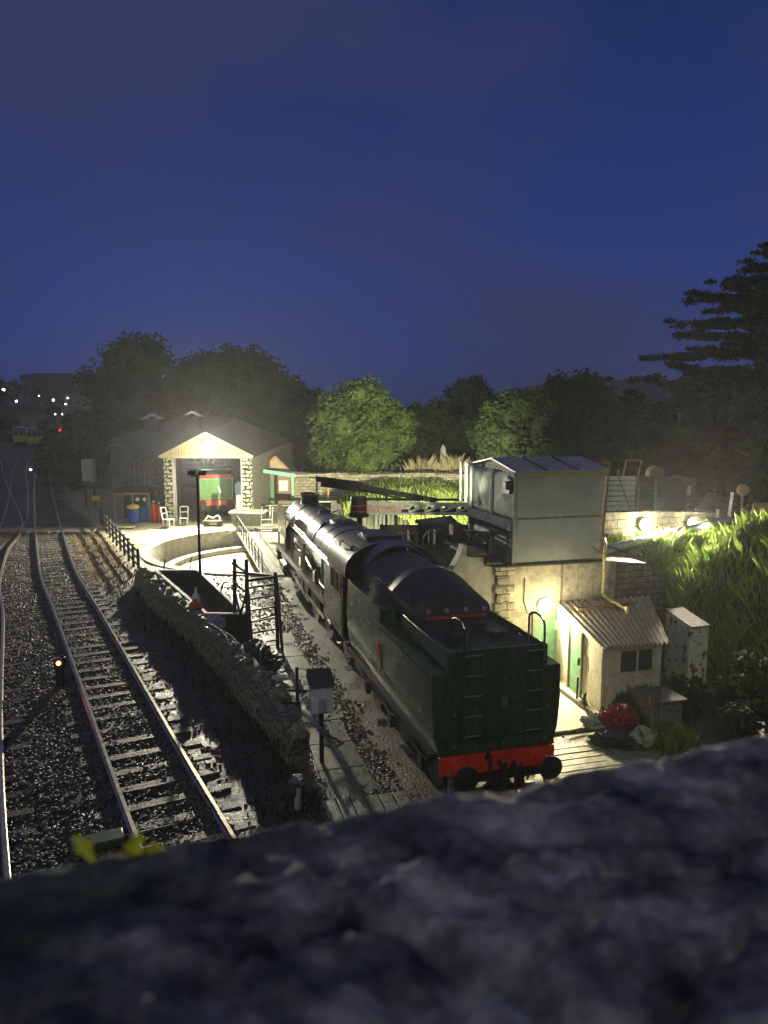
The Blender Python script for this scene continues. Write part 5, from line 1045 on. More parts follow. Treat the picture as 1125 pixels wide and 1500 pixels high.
# ================================================================== ENGINE SHED
SX, SY, SZ = -11.72, 51.0, .46
es = thing('engine_shed', 'stone engine shed with cream gable and open doorway lit by the brightest lamp', 'engine shed', (SX, SY, SZ))
for sx in (-1, 1):
    mb = MB()
    for k in range(16):
        e = .04 * (k % 2); z = k * .276; mb.box(*sorted((sx * (2.30 - e), sx * (2.84 + e))), -.02 + .02 * (k % 2), .8, z, z + .25)
    mb.build('quoin_pillar', M['quoin'], es, bevel=.03)
    mb = MB(); mb.box(*sorted((sx * 2.24, sx * 2.30)), .0, .7, 0, 4.35); mb.build('door_jamb', M['white'], es)
gb = MB(); gb.ext([(-3.0, 4.42), (3.0, 4.42), (3.0, 4.5), (0, 5.92), (-3.0, 4.5)], -.1, -.02); g_ = gb.build('gable', M['cream'], es)
mb = MB()
for k in range(29): x = -2.8 + k * .2; h = 4.5 + 1.42 * (1 - abs(x) / 3.0) - .12; 
for k in range(29):
    x = -2.8 + k * .2; h = 4.5 + 1.42 * (1 - abs(x) / 3.0) - .1
    if h > 4.62: MB().box(x - .012, x + .012, -.12, -.1, 4.55, h).build('board_strip', M['wood'], g_)
mb = MB()
for sx in (-1, 1): mb.bar((sx * 3.1, -.2, 4.42), (0, -.2, 5.98), .14, .16)
mb.bar((-3.0, -.14, 4.42), (3.0, -.14, 4.42), .1, .16); mb.build('barge_board', M['cream'], es)
# roof over the portal and the main roof behind
A = (-3.1, -.1, 4.46); Bp = (-13.4, 20, 4.75); Rr0 = (.6, 7.5, 6.9); R1 = (-7.0, 24, 7.2); C0 = (3.1, -.1, 4.46); C1 = (2.6, 24, 4.6)
V = [A, Bp, Rr0, R1, C0, C1, (0, -.15, 5.95), (-3.1, -.1, 4.46)]; V2 = [(a, b_, c - .1) for a, b_, c in V]
mb = MB(); mb.add(V + V2, [(0, 2, 3, 1), (4, 5, 3, 2), (0, 6, 2), (6, 4, 2), (8, 9, 11, 10), (12, 10, 11, 13)]); mr_ = mb.build('roof', M['slate'], es, smooth=False)
for x, y, z in ((-6.2, 9.2, 6.45), (-2.8, 8.2, 6.65)):
    mb = MB(); mb.ext([(-.75, 0), (-.6, -.02), (0, .32), (.6, -.02), (.75, 0), (0, .42)], -.6, .6); mb.v = [(a + x, b_ + y, c + z + .35) for a, b_, c in mb.v]; v_ = mb.build('roof_vent', mat('vent_white', (.6, .62, .6), .4), mr_)
    mb = MB(); mb.box(x - .5, x + .5, y - .4, y + .4, z - .6, z + .33); mb.build('vent_box', M['slate'], v_)
# side wall (toward the tracks), with pilasters and arched windows
a_, b_ = Vector((-2.85, .75)), Vector((-13.3, 20)); d = (b_ - a_).normalized(); nn = Vector((-d.y, d.x)); L_ = (b_ - a_).length
def wq(u, off, z): p = a_ + d * u + nn * off; return (p.x, p.y, z)
def wbox(u0, u1, o0, o1, z0, z1, mb=None): mb = mb or MB(); return mb.hexa([wq(u0, o0, z0), wq(u1, o0, z0), wq(u1, o1, z0), wq(u0, o1, z0)], [wq(u0, o0, z1), wq(u1, o0, z1), wq(u1, o1, z1), wq(u0, o1, z1)])
wbox(0, L_, -.4, 0, -.2, 4.45).build('side_wall', M['dstone'], es)
for u in (.4, 9.3, 15.6, 21.4): wbox(u, u + .45, 0.003, .14, -.2, 4.4).build('pilaster', M['dstone'], es)
for u in (3.2, 6.9, 12.3, 18.3):
    mb = wbox(u, u + 1.0, .004, .03, 1.5, 3.1)
    mb.add([wq(u + .5 - .5 * math.cos(q), .03, 3.1 + .42 * math.sin(q)) for q in np.linspace(0, math.pi, 10)], [tuple(range(10))]); w_ = mb.build('arched_window', M['glass'], es)
    mb = MB(); mb.bar(wq(u + .5, .05, 1.5), wq(u + .5, .05, 3.5), .05); mb.bar(wq(u, .05, 2.1), wq(u + 1, .05, 2.1), .05); mb.bar(wq(u, .05, 2.7), wq(u + 1, .05, 2.7), .05); mb.bar(wq(u - .06, .06, 1.47), wq(u + 1.06, .06, 1.47), .12, .08); mb.build('window_frame', M['wood'], w_)
mb = MB(); mb.bar(wq(0, .1, 4.36), wq(L_, .1, 4.36), .12, .1); mb.build('gutter', M['dark'], es)
mb = MB(); mb.bar(wq(9.9, .12, 4.3), wq(9.9, .12, 0), .08); mb.build('downpipe', M['dark'], es)
mb = MB(); mb.box(2.5, 2.85, .81, 24, -.2, 4.4); mb.build('right_wall', M['dstone'], es)
mb = MB(); mb.box(-2.9, 2.49, 15, 15.2, -.2, 4.3); mb.build('back_wall', M['dstone'], es)
mb = MB(); mb.add([(-2.86, .8, 0), (-5.6, 15, 0), (-5.6, 15, 4.4), (-2.86, .8, 4.4)], [(0, 1, 2, 3)]); mb.build('inner_wall', M['render'], es)
mb = MB(); mb.box(-1.7, -1.3, 14.9, 14.98, 1.4, 4.0)
# contents of the shed
gt = thing('green_tender', 'green tender with a red buffer beam standing inside the shed doorway', 'tender', (-11.7, 53.6, .48), R(13))
MB().box(-1.15, 1.15, 0, 6, 1.25, 2.75).build('body', mat('bright_green', (.15, .36, .11), .4, 0, 4, col2=(.10, .26, .08)), gt, bevel=.04)
mb = MB(); mb.box(-1.05, 1.05, .1, 5.9, 2.76, 3.0); mb.build('top_plate', M['redpaint'], gt)
mb = MB()
for a in ((-1.16, 2.72, 1.16, 2.72), (-1.16, 1.32, 1.16, 1.32)): mb.bar((a[0], -.01, a[1]), (a[2], -.01, a[3]), .03)
mb.bar((-1.1, -.01, 1.3), (-1.1, -.01, 2.7), .03); mb.bar((1.1, -.01, 1.3), (1.1, -.01, 2.7), .03); mb.build('lining', M['cream'], gt)
MB().box(-1.25, 1.25, -.1, 0, .85, 1.24).build('buffer_beam', mat('beam_red_far', (.85, .10, .04), .5), gt); text('S·7 B4C', .34, M['cream'], gt, (.2, -.105, .95), (R(90), 0, 0))
for x in (-.9, .9): MB().lathe([(0, 0), (.1, 0), (.1, -.3), (.22, -.32), (.22, -.38), (0, -.38)], (x, -.1, 1.05), 16, 'y').build('buffer', M['dark'], gt)
MB().box(-1.1, 1.1, .1, 5.9, .4, .84).build('frame', M['under'], gt)
for y in (1, 3, 5):
    for x in (-.75, .75): MB().lathe([(0, 0), (.5, 0), (.5, .12), (0, .12)], (x, y, .5), 20, 'x').build('wheel', M['under'], gt)
mb = MB(); mb.box(-1.0, 1.0, 1, 4, 3.25, 3.33); mb.bar((-.8, 1.2, 3.0), (-.8, 1.2, 3.3), .06); mb.bar((.8, 1.2, 3.0), (.8, 1.2, 3.3), .06); mb.build('top_rack', M['mint'], gt)
mb = MB(); mb.bar((.1, -.05, 2.2), (.3, -.05, 1.7), .14); mb.build('hanging_tape', M['white'], gt)
hv = thing('pale_blue_coverall', 'pale blue coverall hanging inside the right of the shed doorway', 'coverall', (-9.95, 52.6, 1.6)); mb = MB(); mb.hexa([(-.2, 0, 0), (.05, 0, 0), (.05, .1, 0), (-.2, .1, 0)], [(-.3, 0, 1.3), (.3, 0, 1.3), (.3, .12, 1.3), (-.3, .12, 1.3)]).hexa([(.0, 0, -.5), (.2, 0, -.5), (.2, .1, -.5), (.0, .1, -.5)], [(-.1, 0, .0), (.2, 0, .0), (.2, .1, .0), (-.1, .1, .0)]); mb.hexa([(-.25, 0, 1.3), (.25, 0, 1.3), (.25, .12, 1.3), (-.25, .12, 1.3)], [(-.08, 0, 1.5), (.08, 0, 1.5), (.08, .12, 1.5), (-.08, .12, 1.5)]); mb.build('cloth', mat('pale_blue', (.35, .5, .6), .8), hv, bevel=.03); MB().bar((0, .1, -1.1), (0, .1, 1.6), .04).build('hanging_rail', M['dark'], hv)
lamp('shed_floodlight', 'blazing floodlight high on the cream gable of the engine shed', (-11.5, 50.72, 5.42), 0, .46, 11000, (1, .93, .70), 400, 1.3, wash=.0045, aim=(R(10), 0, R(8)))
# shelter, barrels and gas bottles against the side
ls = thing('gas_bottle_shelter', 'low timber framed shelter left of the shed doorway', 'shelter', (-16.9, 52.6, .46))
mb = MB(); mb.hexa([(-1.35, -1, 1.95), (1.15, -1, 1.95), (1.15, .8, 2.15), (-1.35, .8, 2.15)], [(-1.35, -1, 2.02), (1.15, -1, 2.02), (1.15, .8, 2.22), (-1.35, .8, 2.22)]); mb.build('roof', M['slate'], ls, smooth=False)
for x, y in ((-1.25, -.95), (-.05, -.95), (1.05, -.95), (-1.25, .7), (1.05, .7)): MB().bar((x, y, 0), (x, y, 1.95), .08).build('post', M['timber'], ls)
mb = MB(); mb.bar((-1.3, -.99, 1.9), (1.1, -.99, 1.9), .05, .1); mb.bar((-1.25, -.95, 1.0), (-1.25, .7, 1.0), .05); mb.build('rail', M['timber'], ls)
mb = MB(); mb.box(-1.2, 1.0, .65, .7, 0, 1.95); mb.build('back_board', M['darkboard'], ls)
for x in (.3, .78):
    mb = MB(); mb.add([(x, -1.0, 1.35), (x + .17, -1.0, 1.52), (x, -1.0, 1.69), (x - .17, -1.0, 1.52), (x, -.985, 1.35), (x + .17, -.985, 1.52), (x, -.985, 1.69), (x - .17, -.985, 1.52)], [(0, 1, 2, 3), (7, 6, 5, 4), (0, 4, 5, 1), (1, 5, 6, 2), (2, 6, 7, 3), (3, 7, 4, 0)]); mb.build('warning_diamond', M['white'], ls)
def barrel(x, y, r, h, m, name, label, cat, top=None):
    o = thing(name, label, cat, (x, y, .47)); MB().lathe([(0, 0), (r * .9, 0), (r, h * .1), (r * 1.03, h * .5), (r, h * .9), (r * .9, h), (0, h)], n=20).build('body', m, o)
    if top: MB().blob((0, 0, h + .12), r * 1.08, .3, 2, 2, 4, (1, 1, .5)).build('sack', top, o)
barrel(-16.7, 51.0, .36, .95, M['blue'], 'blue_barrel', 'blue barrel with yellow sacking heaped on top', 'barrel', M['yellow'])
barrel(-16.15, 51.6, .28, .95, M['blue'], 'blue_barrel', 'plain blue barrel behind the yellow topped one', 'barrel')
def bottle(x, y, m, label, h=1.35):
    o = thing('gas_cylinder', label, 'gas cylinder', (x, y, .47)); MB().lathe([(0, 0), (.15, 0), (.17, .05), (.17, h * .8), (.1, h * .92), (.04, h * .95), (.04, h), (0, h)], n=16).build('body', m, o); MB().cyl((0, 0, h), (0, 0, h + .1), .06, 8).build('valve', M['white'], o)
bottle(-15.4, 51.2, M['redpaint'], 'red gas cylinder beside the grey green one'); bottle(-15.1, 51.4, M['redpaint'], 'second red gas cylinder, nearest the shed pillar', 1.25); bottle(-15.85, 51.7, mat('cyl_grey', (.2, .24, .2), .5), 'grey green gas cylinder with pale cap under the warning diamonds', 1.5)
def chair(x, y, rz, label, m, sc_=1.):
    o = thing('metal_chair', label, 'chair', (x, y, .47), rz); o.scale = (sc_,) * 3
    MB().box(-.25, .25, -.25, .22, .42, .46).build('seat', m, o, bevel=.01)
    mb = MB(); mb.bar((-.25, .22, .45), (-.25, .38, 1.15), .05); mb.bar((.25, .22, .45), (.25, .38, 1.15), .05); mb.bar((-.25, .38, 1.15), (.25, .38, 1.15), .05); mb.bar((-.25, .3, .8), (.25, .3, .8), .04); mb.build('backrest', m, o)
    for a, b_ in ((-.23, -.23), (.23, -.23), (-.23, .22), (.23, .22)): MB().bar((a, b_, 0), (a, b_, .43), .045).build('leg', m, o)
chair(-13.95, 49.4, R(70), 'pale metal chair facing the yard in front of the left shed pillar', M['white'], 1.05); chair(-13.15, 50.2, R(8), 'white metal chair inside the left edge of the shed doorway', M['white'])
pg = thing('wooden_pallet', 'flat pale pallet lying on the yard by the rail fence', 'pallet', (-17.0, 49.2, gz(-17, 49.2)), .1)
for k in range(8): MB().box(-1.0 + k * .25, -.82 + k * .25, -.35, .35, .09, .12).build('slat', M['cream'], pg)
MB().box(-1, .95, -.35, -.28, .0, .085).box(-1, .95, .28, .35, .0, .085).build('bearer', M['wood'], pg)
q = (-14.0, 50.6); iv = None
wb = thing('welding_bench', 'dim bench with a yellow crate beside the long shed wall', 'bench', (-20.2, 54.5, .4)); MB().box(-.9, .9, -.3, .3, 1.15, 1.2).build('top', M['timber'], wb)
for x in (-.8, .8): MB().bar((x, 0, 0), (x, 0, 1.15), .07).build('leg', M['timber'], wb)
MB().box(-.5, .1, -.2, .2, 1.21, 1.5).build('crate', M['yellow'], wb)
rc_ = thing('relay_cabinet', 'pale trackside relay cabinet standing by the dark bushes', 'cabinet', (-22.8, 59.5, .5)); MB().box(-.45, .45, -.3, .3, 2.0, 3.7).build('body', mat('cab_pale', (.42, .42, .40), .6, 0, 4), rc_, bevel=.03)
for x in (-.35, .35): MB().bar((x, 0, -.1), (x, 0, 2.0), .1).build('leg', M['dark'], rc_)
# things right of the doorway
sk = thing('skip', 'grey open steel skip standing right of the shed doorway', 'skip', (-8.75, 49.4, .46), R(-3))
mb = MB(); mb.hexa([(-.85, -.6, .12), (.85, -.6, .12), (.85, .6, .12), (-.85, .6, .12)], [(-1.05, -.7, .95), (1.05, -.7, .95), (1.05, .7, .95), (-1.05, .7, .95)]); mb.build('body', mat('skip_grey', (.10, .095, .08), .5, .2, 5, col2=(.06, .055, .045)), sk)
mb = MB()
for a in (((-1.08, -.72), (1.08, -.72)), ((1.08, -.72), (1.08, .72)), ((-1.08, -.72), (-1.08, .72)), ((-1.08, .72), (1.08, .72))): mb.bar((*a[0], .97), (*a[1], .97), .1)
mb.build('rim', M['concrete'], sk); MB().box(-1.1, 1.1, -.6, -.5, 0, .1).box(-1.1, 1.1, .5, .6, 0, .1).build('skid', M['concrete'], sk)
mb = MB(); mb.hexa([(-.25, 0, 0), (.3, 0, 0), (.3, .08, 0), (-.25, .08, 0)], [(-.12, .3, 1.9), (.25, .3, 1.9), (.25, .38, 1.9), (-.12, .38, 1.9)]); o = mb.build('leaning_board', mat('pale_board', (.62, .56, .42), .6, 0, 6)); place(o, (-9.6, 50.3, .47)); tag(o, 'tall pale board leaning against the right shed pillar', 'board')
bt = thing('tool_trolley', 'low cluttered trolley between the shed rails and the turntable', 'trolley', (-11.2, 50.0, .46))
mb = MB(); mb.box(-.6, .6, -.3, .3, .25, .32); mb.build('deck', M['wood'], bt)
for x in (-.45, .45): MB().cyl((x, -.3, .13), (x, .3, .13), .13, 12).build('wheel', M['dark'], bt)
MB().tube([(-.5, 0, .35), (-.3, 0, .6), (0, 0, .45), (.3, .1, .65), (.5, 0, .4)], .06).build('hose', M['white'], bt)
# gabled timber hut, canopy, table
gh = thing('timber_hut', 'small gabled timber hut with green door and lit window right of the shed', 'hut', (-8.45, 60, .55))
MB().box(-1.15, 1.15, 0, 3, 0, 2.65).build('walls', mat('hut_timber', (.26, .20, .13), .7, 0, 5), gh)
mb = MB(); mb.ext([(-1.15, 2.66), (1.15, 2.66), (0, 3.75)], -.01, .06); mb.build('gable', mat('gable_timber', (.45, .32, .22), .7, 0, 6), gh)
mb = MB()
for sx in (-1, 1): mb.bar((sx * 1.35, -.15, 2.5), (0, -.15, 3.85), .1, .12)
mb.build('barge_board', M['timber'], gh)
mb = MB(); mb.hexa([(-1.35, -.1, 2.55), (0, -.1, 3.82), (0, 3.1, 3.82), (-1.35, 3.1, 2.55)], [(-1.35, -.1, 2.6), (0, -.1, 3.88), (0, 3.1, 3.88), (-1.35, 3.1, 2.6)]); mb.hexa([(1.35, -.1, 2.55), (0.01, -.1, 3.82), (0.01, 3.1, 3.82), (1.35, 3.1, 2.55)], [(1.35, -.1, 2.6), (0.01, -.1, 3.88), (0.01, 3.1, 3.88), (1.35, 3.1, 2.6)]); mb.build('roof', M['slate'], gh)
MB().box(-.75, -.15, -.05, -.01, 0, 2.0).build('door', mat('door_green_dim', (.10, .22, .14), .5), gh)
wn = MB().box(.25, .95, -.05, -.01, 1.15, 1.95).build('window', mat('lit_window', (1, .75, .35), .5, emit=(1, .66, .22), estr=1.7), gh)
MB().bar((.25, -.07, 1.15), (.95, -.07, 1.15), .06).bar((.25, -.07, 1.95), (.95, -.07, 1.95), .06).bar((.6, -.07, 1.15), (.6, -.07, 1.95), .035).bar((.25, -.07, 1.15), (.25, -.07, 1.95), .05).bar((.95, -.07, 1.15), (.95, -.07, 1.95), .05).bar((.25, -.07, 1.55), (.95, -.07, 1.55), .03).build('window_frame', M['timber'], wn)
pb = thing('grey_store', 'plain grey store with a louvre between the shed and the timber hut', 'store', (-10.1, 59, .5)); MB().box(-.75, .45, 0, 3, 0, 2.9).build('walls', mat('store_grey', (.28, .28, .28), .6, 0, 4), pb)
mb = MB(); [mb.box(-.1, .3, -.04, -.005, 1.3 + .16 * k, 1.38 + .16 * k) for k in range(6)]; mb.build('louvre', M['darkboard'], pb); MB().box(-.8, .5, -.05, 3.05, 2.91, 2.98).build('roof', M['slate'], pb)
cy = thing('green_canopy', 'canopy with mint green fascia on a green post in front of the timber hut', 'canopy', (-7.4, 56.5, .5))
mb = MB(); mb.hexa([(-1.3, -.6, 3.08), (.95, -.6, 2.72), (3.4, 1.6, 2.6), (-.8, 1.6, 2.95)], [(-1.3, -.6, 3.14), (.95, -.6, 2.78), (3.4, 1.6, 2.66), (-.8, 1.6, 3.0)]); mb.build('roof', M['concrete'], cy)
MB().bar((-1.35, -.65, 3.06), (1.0, -.65, 2.72), .08, .26).build('fascia', M['mint'], cy); MB().bar((.75, -.55, 0), (.75, -.55, 2.75), .16).build('post', M['mint'], cy); MB().bar((3.2, 1.4, 0), (3.2, 1.4, 2.6), .12).build('post', M['timber'], cy)
tbp = thing('picnic_table', 'pale picnic table with benches under the green canopy', 'picnic table', (-7.4, 54.5, .5), .1)
MB().box(-1.0, 1.0, -.35, .35, .72, .77).build('top', M['concrete'], tbp)
for y in (-.75, .75): MB().box(-1, 1, y - .14, y + .14, .42, .46).build('bench', M['concrete'], tbp)
for x in (-.7, .7): MB().bar((x, -.75, 0), (x, .15, .74), .07).bar((x, .75, 0), (x, -.15, .74), .07).bar((x, -.8, .4), (x, .8, .4), .06).build('leg_frame', M['white'], tbp)
lwb = thing('yard_bench', 'long pale bench top with an orange box beyond the boiler', 'bench', (-4.9, 53.5, .5)); MB().box(-1.3, 1.6, -.4, .4, 1.1, 1.17).build('top', M['concrete'], lwb)
for x in (-1.2, 1.5): MB().bar((x, 0, 0), (x, 0, 1.1), .1).build('leg', M['wood'], lwb)
MB().box(-.7, .2, -.2, .2, 1.18, 1.45).build('box', mat('orange_box', (.5, .3, .12), .6), lwb)
sg2 = thing('yard_steps', 'small pale step frame by the loco front', 'steps', (-6.9, 44.5, .35))
for k in range(4): MB().box(-.3, .3, -.05 + .2 * k, .12 + .2 * k, .25 + .3 * k, .28 + .3 * k).build('tread', M['white'], sg2)
MB().bar((-.32, -.1, 0), (-.32, .8, 1.9), .05).bar((.32, -.1, 0), (.32, .8, 1.9), .05).build('rail', M['white'], sg2)

# boundary wall, obelisk
bwl = thing('boundary_wall', 'long pale stone boundary wall below the floodlit tree', 'stone wall', (-6.6, 58.5, 0))
for k in range(9):
    x0 = -1.0 + k * 2.35; mb = MB(); mb.box(x0, x0 + 2.34, 3.5 + .02 * (k % 2), 3.9, .2, 2.86 + .05 * math.sin(k * 2)); mb.build('wall_section', M['pstone'], bwl)
mb = MB()
for k in range(80): mb.blob((-1 + k * .266, 3.7, 2.93 + .05 * math.sin(k * .5)), random.uniform(.1, .17), .5, 1, 2, k, (1.2, 1, .5))
mb.build('coping_stones', M['dstone'], bwl, ang=20)
def monument(x, y, h, label, kind='obelisk'):
    o = thing(kind, label, 'gravestone', (x, y, gz(x, y) - .1)); w_ = .22 * h / 2
    if kind == 'obelisk': MB().box(-w_ * 1.9, w_ * 1.9, -w_ * 1.9, w_ * 1.9, 0, h * .2).build('plinth', M['dstone'], o); MB().hexa([(-w_, -w_, h * .2), (w_, -w_, h * .2), (w_, w_, h * .2), (-w_, w_, h * .2)], [(-w_ * .55, -w_ * .55, h * .9), (w_ * .55, -w_ * .55, h * .9), (w_ * .55, w_ * .55, h * .9), (-w_ * .55, w_ * .55, h * .9)]).hexa([(-w_ * .55, -w_ * .55, h * .9), (w_ * .55, -w_ * .55, h * .9), (w_ * .55, w_ * .55, h * .9), (-w_ * .55, w_ * .55, h * .9)], [(-.02, -.02, h), (.02, -.02, h), (.02, .02, h), (-.02, .02, h)]).build('shaft', mat('granite', (.32, .33, .34), .7, 0, 9), o)
    else: MB().ext([(-.35, 0), (.35, 0), (.35, h * .8), (.2, h), (-.2, h), (-.35, h * .8)], -.07, .07).build('headstone', M['dstone'], o, bevel=.02)
monument(5.2, 68, 3.3, 'pale pointed obelisk beyond the boundary wall')
monument(3.4, 66, 1.5, 'low rounded headstone left of the obelisk', 'headstone'); monument(7.3, 67, 1.4, 'low headstone right of the obelisk, before the bushes', 'headstone')

# ================================================================== VEGETATION
def leaves(C, size, k, flat=0.0, rr_=(.72, 1.12)):
    """k leaves around every centre row (x,y,z,r)"""
    n = len(C) * k; c = np.repeat(C, k, 0); d = RNG.normal(size=(n, 3)); d /= np.linalg.norm(d, axis=1)[:, None]
    rad = c[:, 3:4] * RNG.uniform(*rr_, (n, 1)); sq = np.array([1, 1, 1 - flat])
    p = c[:, :3] + d * rad * sq
    u = RNG.normal(size=(n, 3)); u[:, 2] *= .6; u /= np.linalg.norm(u, axis=1)[:, None]; w_ = np.cross(u, d + RNG.normal(size=(n, 3)) * .6); w_ /= np.linalg.norm(w_, axis=1)[:, None] + 1e-9
    s_ = RNG.uniform(.6, 1.3, (n, 1)) * size
    V = np.stack([p - u * s_, p + w_ * s_ * .5, p + u * s_, p - w_ * s_ * .5], 1).reshape(-1, 3)
    return V, np.arange(n * 4).reshape(-1, 4)
def crown(parent, lobes, size, k, m, core=True, flat=0.0):
    C = np.array(lobes); V, F = leaves(C, size, k, flat); VV = [V]; FF = [F]; o = len(V)
    if core:
        bm = bmesh.new(); bmesh.ops.create_icosphere(bm, subdivisions=1, radius=1); bv = np.array([v.co[:] for v in bm.verts]); bf = np.array([[x.index for x in f.verts] + [f.verts[2].index] for f in bm.faces]); bm.free()
        for c in C:
            kk = RNG.uniform(.62, .86, (len(bv), 1)); VV.append(c[:3] + bv * kk * c[3] * np.array([1, 1, 1 - flat])); 
        allv = np.concatenate(VV)
        tri = np.array([[a, b_, c_, c_] for a, b_, c_, _ in bf])
        # cores as degenerate-free quads: split every triangle's last edge at its middle
        base = len(V); extra = []; FQ = []
        for i in range(len(C)):
            for a, b_, c_, _ in tri:
                ia, ib, ic = base + i * len(bv) + a, base + i * len(bv) + b_, base + i * len(bv) + c_
                extra.append((allv[ic] + allv[ia]) / 2); FQ.append((ia, ib, ic, len(allv) + len(extra) - 1))
        allv = np.concatenate([allv, np.array(extra)]); allf = np.concatenate([F, np.array(FQ)])
    else: allv, allf = V, F
    return npmesh('crown', allv, allf, m, parent)
def tree(name, label, x, y, h, rx, m, size=.22, k=170, nl=26, trunk=.35, zb=.28, group=None, z0=None, ry=None, shape=1.0, cat='tree'):
    z0 = gz(x, y) if z0 is None else z0; o = thing(name, label, cat, (x, y, z0), 0, group); ry = ry or rx
    hc = h * (1 - zb) / 2; zc = h - hc; L_ = []
    for i in range(nl):
        a = i * 2.399 + random.uniform(-.3, .3); q = (i + .5) / nl; zz = 1 - 2 * q; rr_ = math.sqrt(max(0, 1 - zz * zz)) ** shape
        r = random.uniform(.24, .40) * min(rx, hc); f_ = random.uniform(.5, .98)
        L_.append((rx * f_ * rr_ * math.cos(a), ry * f_ * rr_ * math.sin(a), zc + hc * .82 * zz, r))
    for i in range(max(3, nl // 6)): L_.append((random.uniform(-.3, .3) * rx, random.uniform(-.3, .3) * ry, zc + random.uniform(-.4, .4) * hc, .5 * min(rx, hc)))
    crown(o, L_, size, k, m)
    mb = MB(); mb.tube([(0, 0, -.3), (.05 * h * .1, 0, h * .3), (0, .1, h * .75)], [trunk, trunk * .7, trunk * .2], 8)
    for i in range(5):
        a = i * 1.3; mb.tube([(0, 0, h * (.25 + .06 * i)), (rx * .35 * math.cos(a), ry * .35 * math.sin(a), h * (.42 + .06 * i)), (rx * .7 * math.cos(a), ry * .7 * math.sin(a), h * (.55 + .06 * i))], [trunk * .4, trunk * .25, .03], 5)
    mb.build('trunk', M['bark'], o); return o
# the floodlit tree and its dark neighbours
tree('broadleaf_tree', 'bright green floodlit round tree behind the boundary wall', -2.1, 66, 8.4, 4.0, M['leaf'], .20, 330, 34, zb=.04, z0=1.9)
tree('broadleaf_tree', 'paler green bushy tree behind the water tank', 10.3, 58, 7.0, 4.0, M['leafolive'], .20, 300, 30, zb=.05, z0=2.2)
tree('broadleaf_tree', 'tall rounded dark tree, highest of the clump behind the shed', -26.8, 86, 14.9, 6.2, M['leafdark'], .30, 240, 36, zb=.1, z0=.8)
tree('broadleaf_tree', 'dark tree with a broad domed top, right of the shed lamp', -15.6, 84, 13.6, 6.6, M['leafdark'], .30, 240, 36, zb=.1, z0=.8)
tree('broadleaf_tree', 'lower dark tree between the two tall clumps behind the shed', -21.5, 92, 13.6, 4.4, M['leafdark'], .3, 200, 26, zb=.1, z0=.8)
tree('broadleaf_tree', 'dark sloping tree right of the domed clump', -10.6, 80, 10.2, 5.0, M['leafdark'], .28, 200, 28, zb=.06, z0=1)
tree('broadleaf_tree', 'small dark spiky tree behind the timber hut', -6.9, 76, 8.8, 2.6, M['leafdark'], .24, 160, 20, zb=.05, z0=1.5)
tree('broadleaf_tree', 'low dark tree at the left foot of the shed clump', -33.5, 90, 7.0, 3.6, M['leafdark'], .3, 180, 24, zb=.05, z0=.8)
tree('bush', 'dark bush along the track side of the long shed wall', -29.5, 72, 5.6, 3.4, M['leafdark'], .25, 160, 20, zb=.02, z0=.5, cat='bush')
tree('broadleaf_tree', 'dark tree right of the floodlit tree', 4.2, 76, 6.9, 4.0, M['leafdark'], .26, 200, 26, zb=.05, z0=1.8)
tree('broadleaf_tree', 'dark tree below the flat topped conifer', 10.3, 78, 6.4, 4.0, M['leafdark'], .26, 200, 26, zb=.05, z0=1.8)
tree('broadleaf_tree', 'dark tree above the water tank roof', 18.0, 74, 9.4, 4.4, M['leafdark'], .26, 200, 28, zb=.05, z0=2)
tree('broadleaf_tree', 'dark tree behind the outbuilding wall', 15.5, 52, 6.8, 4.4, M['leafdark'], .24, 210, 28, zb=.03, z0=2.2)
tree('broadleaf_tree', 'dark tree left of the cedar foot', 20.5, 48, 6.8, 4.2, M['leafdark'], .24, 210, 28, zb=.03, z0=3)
tree('broadleaf_tree', 'deep green tree under the cedar branches', 17.8, 37, 5.9, 3.7, M['needle'], .2, 220, 28, zb=.02, z0=3.6)
tree('bush', 'dark bush beyond the left lamp of the block wall', 12.3, 36.5, 3.4, 2.6, M['leafdark'], .16, 200, 22, zb=.02, z0=2.8, cat='bush')
tree('bush', 'dark bush behind the notice board', 16.6, 32, 3.7, 2.7, M['needle'], .16, 200, 22, zb=.02, z0=3.8, cat='bush')
# far tree belt, one mass
def belt(n, xr, yr, hh, label, name='distant_trees', m='leafdark'):
    L_ = []
    for i in range(n):
        x = random.uniform(*xr); y = random.uniform(*yr); h = random.uniform(*hh); g = gz(x, y)
        for e in range(5): L_.append((x + random.uniform(-1.6, 1.6), y, g + h * random.uniform(.15, .85), random.uniform(1.2, 2.2)))
    C = np.array(L_); o = crown(None, L_, .38, 70, M[m]); o.name = name; tag(o, label, 'trees', kind='stuff')
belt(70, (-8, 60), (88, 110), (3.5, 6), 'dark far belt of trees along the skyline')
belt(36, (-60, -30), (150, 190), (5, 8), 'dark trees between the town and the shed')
belt(60, (-190, -40), (170, 260), (4, 7), 'dark hedges and gardens below the town')
